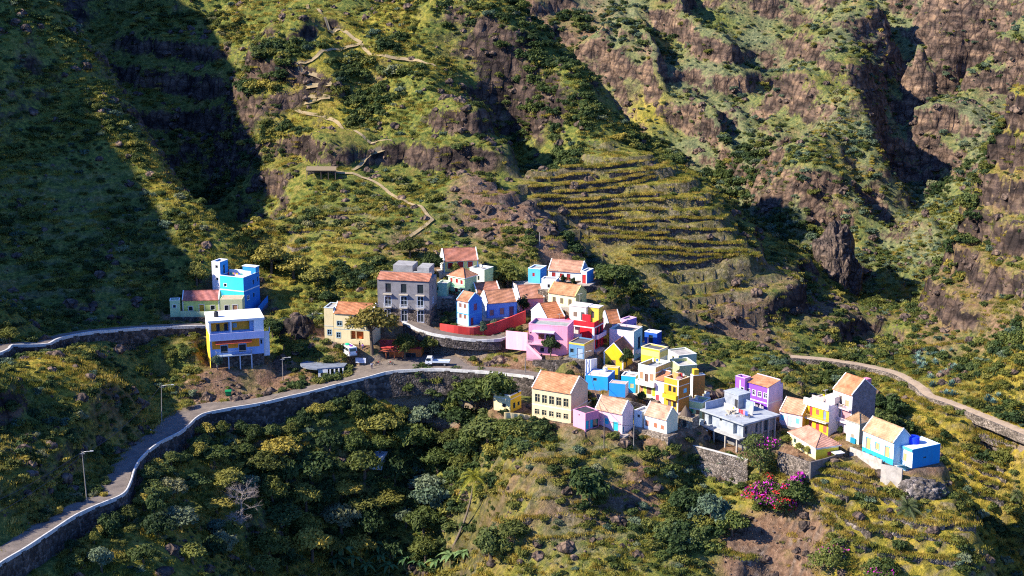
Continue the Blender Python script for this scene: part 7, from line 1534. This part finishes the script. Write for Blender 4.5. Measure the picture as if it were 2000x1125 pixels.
# agaves on the right slope
def agave_proto():
    q = MB(); rr = random.Random(8)
    for k in range(26):
        az = 2.4 * k; el = R(80 - 62 * k / 26); L_ = 1.0 + .25 * rr.random(); d = Vector((math.cos(az) * math.cos(el), math.sin(az) * math.cos(el), math.sin(el))); s = Vector((-math.sin(az), math.cos(az), 0)); a = d * .1
        q.poly([a - s * .06, a + d * L_ * .45 - s * .1, d * L_, a + d * L_ * .45 + Vector((0, 0, -.06))], L_AGAVE); q.poly([a + s * .06, a + d * L_ * .45 + Vector((0, 0, -.06)), d * L_, a + d * L_ * .45 + s * .1], L_AGAVE)
    o = q.build('agave'); return tag(o, 'spiky blue green agave on the slope above the footpath', 'agave', 'agaves above the footpath')
AG = agave_proto(); first = True
for k in range(34):
    px, py = (1790 + 75 * rr.random(), 680 + 80 * rr.random()) if k < 26 else (1830 + 120 * rr.random(), 770 + 20 * rr.random())
    p = hit(px, py)
    if p is None or attr_at(A_NEAR, p.x, p.y) < 1.5: continue
    if first: AG.location = p; AG.scale = (1.3,) * 3; first = False
    else: dup(AG, p, rr.random() * 6, 1.0 + .9 * rr.random())
# dead trees
def dead(px, py, D, hgt, label, seed):
    b = Vector(pw(px, py, D)); b.z = float(Hs(b.x, b.y)) - .2; r = thing('dead_tree', label, 'tree', b, 0); rr = random.Random(seed); q = MB(); tw = MB()
    t = [Vector((0, 0, -.5)), Vector((.3, 0, hgt * .3)), Vector((.2, .2, hgt * .55)), Vector((.9, .1, hgt * .8))]; q.tube(t, [.24, .2, .15, .08], DEADW, 7); q.build('trunk', r)
    def br(p, d, L_, r0, lv):
        e = p + d * L_; tw.tube([p, p.lerp(e, .5) + Vector((0, 0, .06 * L_)), e], [r0, r0 * .7, r0 * .4], DEADW, 4, False)
        if lv:
            for k in range(4):
                nd = (d + Vector((rr.gauss(0, .55), rr.gauss(0, .55), rr.gauss(.12, .4)))).normalized(); br(p.lerp(e, .35 + .65 * rr.random()), nd, L_ * (.55 + .2 * rr.random()), r0 * .5, lv - 1)
    for k in range(13):
        a = 2.4 * k; h_ = .3 + .7 * k / 13; p = t[1].lerp(t[3], h_) if h_ > .3 else t[1]; br(p, Vector((math.cos(a), math.sin(a), .35)).normalized(), hgt * .26 * (1.2 - .4 * h_), .07, 3)
    tw.build('branches', r)
dead(470, 1012, 199, 9.5, 'bare grey dead tree on the slope below the road, upper one', 3); dead(458, 1048, 195, 6.5, 'bare grey dead bush below the taller dead tree', 6)
rr = random.Random(77)
for k in range(46):      # bushes grown up against the long road wall
    i = int(len(L_ROAD) * (.06 + .80 * k / 46) + rr.random() * 3); q = L_ROAD[i]; nn = frame_line(L_ROAD[max(0, i - 2):i + 3])[min(2, i)]; o_ = -(1.6 + 2.0 * rr.random())
    x, y = (q[0] + nn[0] * o_) * K, (q[1] + nn[1] * o_) * K; R_ = 1.5 + 1.5 * rr.random()
    tree(['low', 'green', 'dark', 'olive'][k % 4], 1 + k % 8, 0, 0, 0, R_, R_ * (1.3 + .5 * rr.random()), 'bush grown up against the dark road retaining wall', 'bush', 'bushes against the road wall', at=Vector((x, y, 0)))
c = 0
for k in range(900):      # greenery in the gaps between the houses
    p = hit(860 + 480 * rr.random(), 540 + 270 * rr.random())
    if p is None or attr_at(A_VILL, p.x, p.y) < .3 or any(-1.2 < ((p.x - h['base'][0]) * math.cos(h['rot']) + (p.y - h['base'][1]) * math.sin(h['rot'])) - h['x0'] < h['w'] + 2.4 - 0 and -1.6 < (-(p.x - h['base'][0]) * math.sin(h['rot']) + (p.y - h['base'][1]) * math.cos(h['rot'])) < h['dep'] + 1.0 for h in HOUSES): continue
    R_ = .9 + .9 * rr.random(); tree(['low', 'green', 'dark', 'olive'][k % 4], 1 + k % 8, 0, 0, 0, R_, R_ * (1.6 + .9 * rr.random()), 'small green bush growing in a gap between the village houses', 'bush', 'bushes between the village houses', at=p); c += 1
    if c >= 30: break
# shrubs one by one where they show largest
rr = random.Random(21); SH = [leaf_mesh('shrub', shrub_lobes(40 + k, 1.5, 7, .8), 620, .22, [m]) for k, m in enumerate([L_GREEN, L_GREEN, L_DARK, L_OLIVE, L_BLUE, L_OLIVE])]
ZONES = [((960,870,1330,1125),70,'low green shrub on the sunny slope below the cream and pink houses','shrubs below the cream and pink houses'),((1480,930,1930,1125),46,'small shrub on the dry lower right terraces','shrubs of the lower right terraces'),((0,690,310,1000),44,'scrubby bush on the steep spur above the lower road at the left','bushes of the left spur'),
         ((1750,560,2000,1125),40,'scattered shrub on the yellow slope along the footpath at the right','shrubs of the right slope'),((330,690,620,790),16,'weedy bush on the bank between the orange house and the road','bushes of the roadside bank'),((1180,845,1480,930),18,'leafy bush at the foot of the front row of cottages','bushes under the front row')]
for (x0, y0, x1, y1), n, lab, grp in ZONES:
    c = 0
    for k in range(n * 6):
        p = hit(x0 + (x1 - x0) * rr.random(), y0 + (y1 - y0) * rr.random())
        if p is None or p.y / K > 262 or attr_at(A_NEAR, p.x, p.y) < (1.0 if 'row' in grp else 1.8) or attr_at(A_SOIL, p.x, p.y) > .6: continue
        o = link('shrub', SH[rr.randrange(6)], None, p - Vector((0, 0, .15)), rr.random() * 6.28); s = .55 + .75 * rr.random() ** 1.5; o.scale = (s * (.9 + .3 * rr.random()), s, s * (.85 + .5 * rr.random())); tag(o, lab, 'shrub', grp); c += 1
        if c >= n: break
POT_ME = [leaf_mesh('pot_plant', [((0, 0, .3), .42), ((.12, .1, .5), .26)], 90, .13, [L_GREEN], 3), leaf_mesh('pot_plant', [((0, 0, .25), .38), ((-.1, .1, .45), .22)], 90, .13, [L_GREEN, F_RED], 4, mix=.2)]
pots(HB['blue_end_long'], 'f', .22, .75, 1.5, .0, 9, 'potted plant in front of the long sky blue cottage', 1)
pots(HB['green_hip'], 'f', .1, .9, 1.1, .0, 5, 'potted plant in front of the mint green house', 2)
pots(HB['pink_tower'], 'f', .2, .8, .6, HB['pink_tower']['p'] * 50, 3, 'potted plant on the upper balcony of the tall pink house', 3)
pots(HB['green_cottage'], 'f', .2, .5, .8, .0, 4, 'potted plant in front of the green cottage', 4)
pots(HB['white_cottage'], 'f', .2, .8, .9, .0, 5, 'potted plant in front of the white cottage', 5)
# ------------------------------------------------------------------ light, sky, camera
SUN_AZ, SUN_EL = R(-105), R(37)        # measured from +Y towards +X (the sun stands left, slightly on the camera side)
sd = Vector((math.sin(SUN_AZ) * math.cos(SUN_EL), math.cos(SUN_AZ) * math.cos(SUN_EL), math.sin(SUN_EL)))
sl = bpy.data.lights.new('sun', 'SUN'); sl.energy = 4.8; sl.angle = R(.53); sl.color = (1.0, .915, .76)
so = link('sun', sl); so.rotation_euler = sd.to_track_quat('Z', 'Y').to_euler(); so.location = (-300, 200, 500)
w = bpy.data.worlds.new('World'); SC.world = w; w.use_nodes = True; nt = w.node_tree
sky = nt.nodes.new('ShaderNodeTexSky'); sky.sky_type = 'NISHITA'; sky.sun_disc = False; sky.sun_elevation = SUN_EL; sky.sun_rotation = SUN_AZ; sky.altitude = 400; sky.ozone_density = 5.0; sky.dust_density = .4
tm = nt.nodes.new('ShaderNodeMix'); tm.data_type = 'RGBA'; tm.blend_type = 'MULTIPLY'; tm.inputs[0].default_value = 1; tm.inputs[7].default_value = (.52, .82, 1.45, 1)
nt.links.new(sky.outputs[0], tm.inputs[6]); nt.links.new(tm.outputs[2], nt.nodes['Background'].inputs[0]); nt.nodes['Background'].inputs[1].default_value = .095
cam = bpy.data.cameras.new('camera'); cam.sensor_width = 36; cam.lens = FPX / 2000 * 36; cam.clip_end = 4000; cam.clip_start = 1
co = link('camera', cam, None, (0, 0, CAMZ * K), (R(90) - PITCH, 0, 0)); SC.camera = co
SC.view_settings.view_transform = 'Standard'; SC.view_settings.look = 'None'; SC.view_settings.exposure = 1.2
SC.render.resolution_x, SC.render.resolution_y = 1024, 576
SC.cycles.max_bounces = 5; SC.cycles.diffuse_bounces = 2; SC.cycles.transparent_max_bounces = 6

SC.cycles.use_denoising = False; SC.cycles.filter_width = 1.15
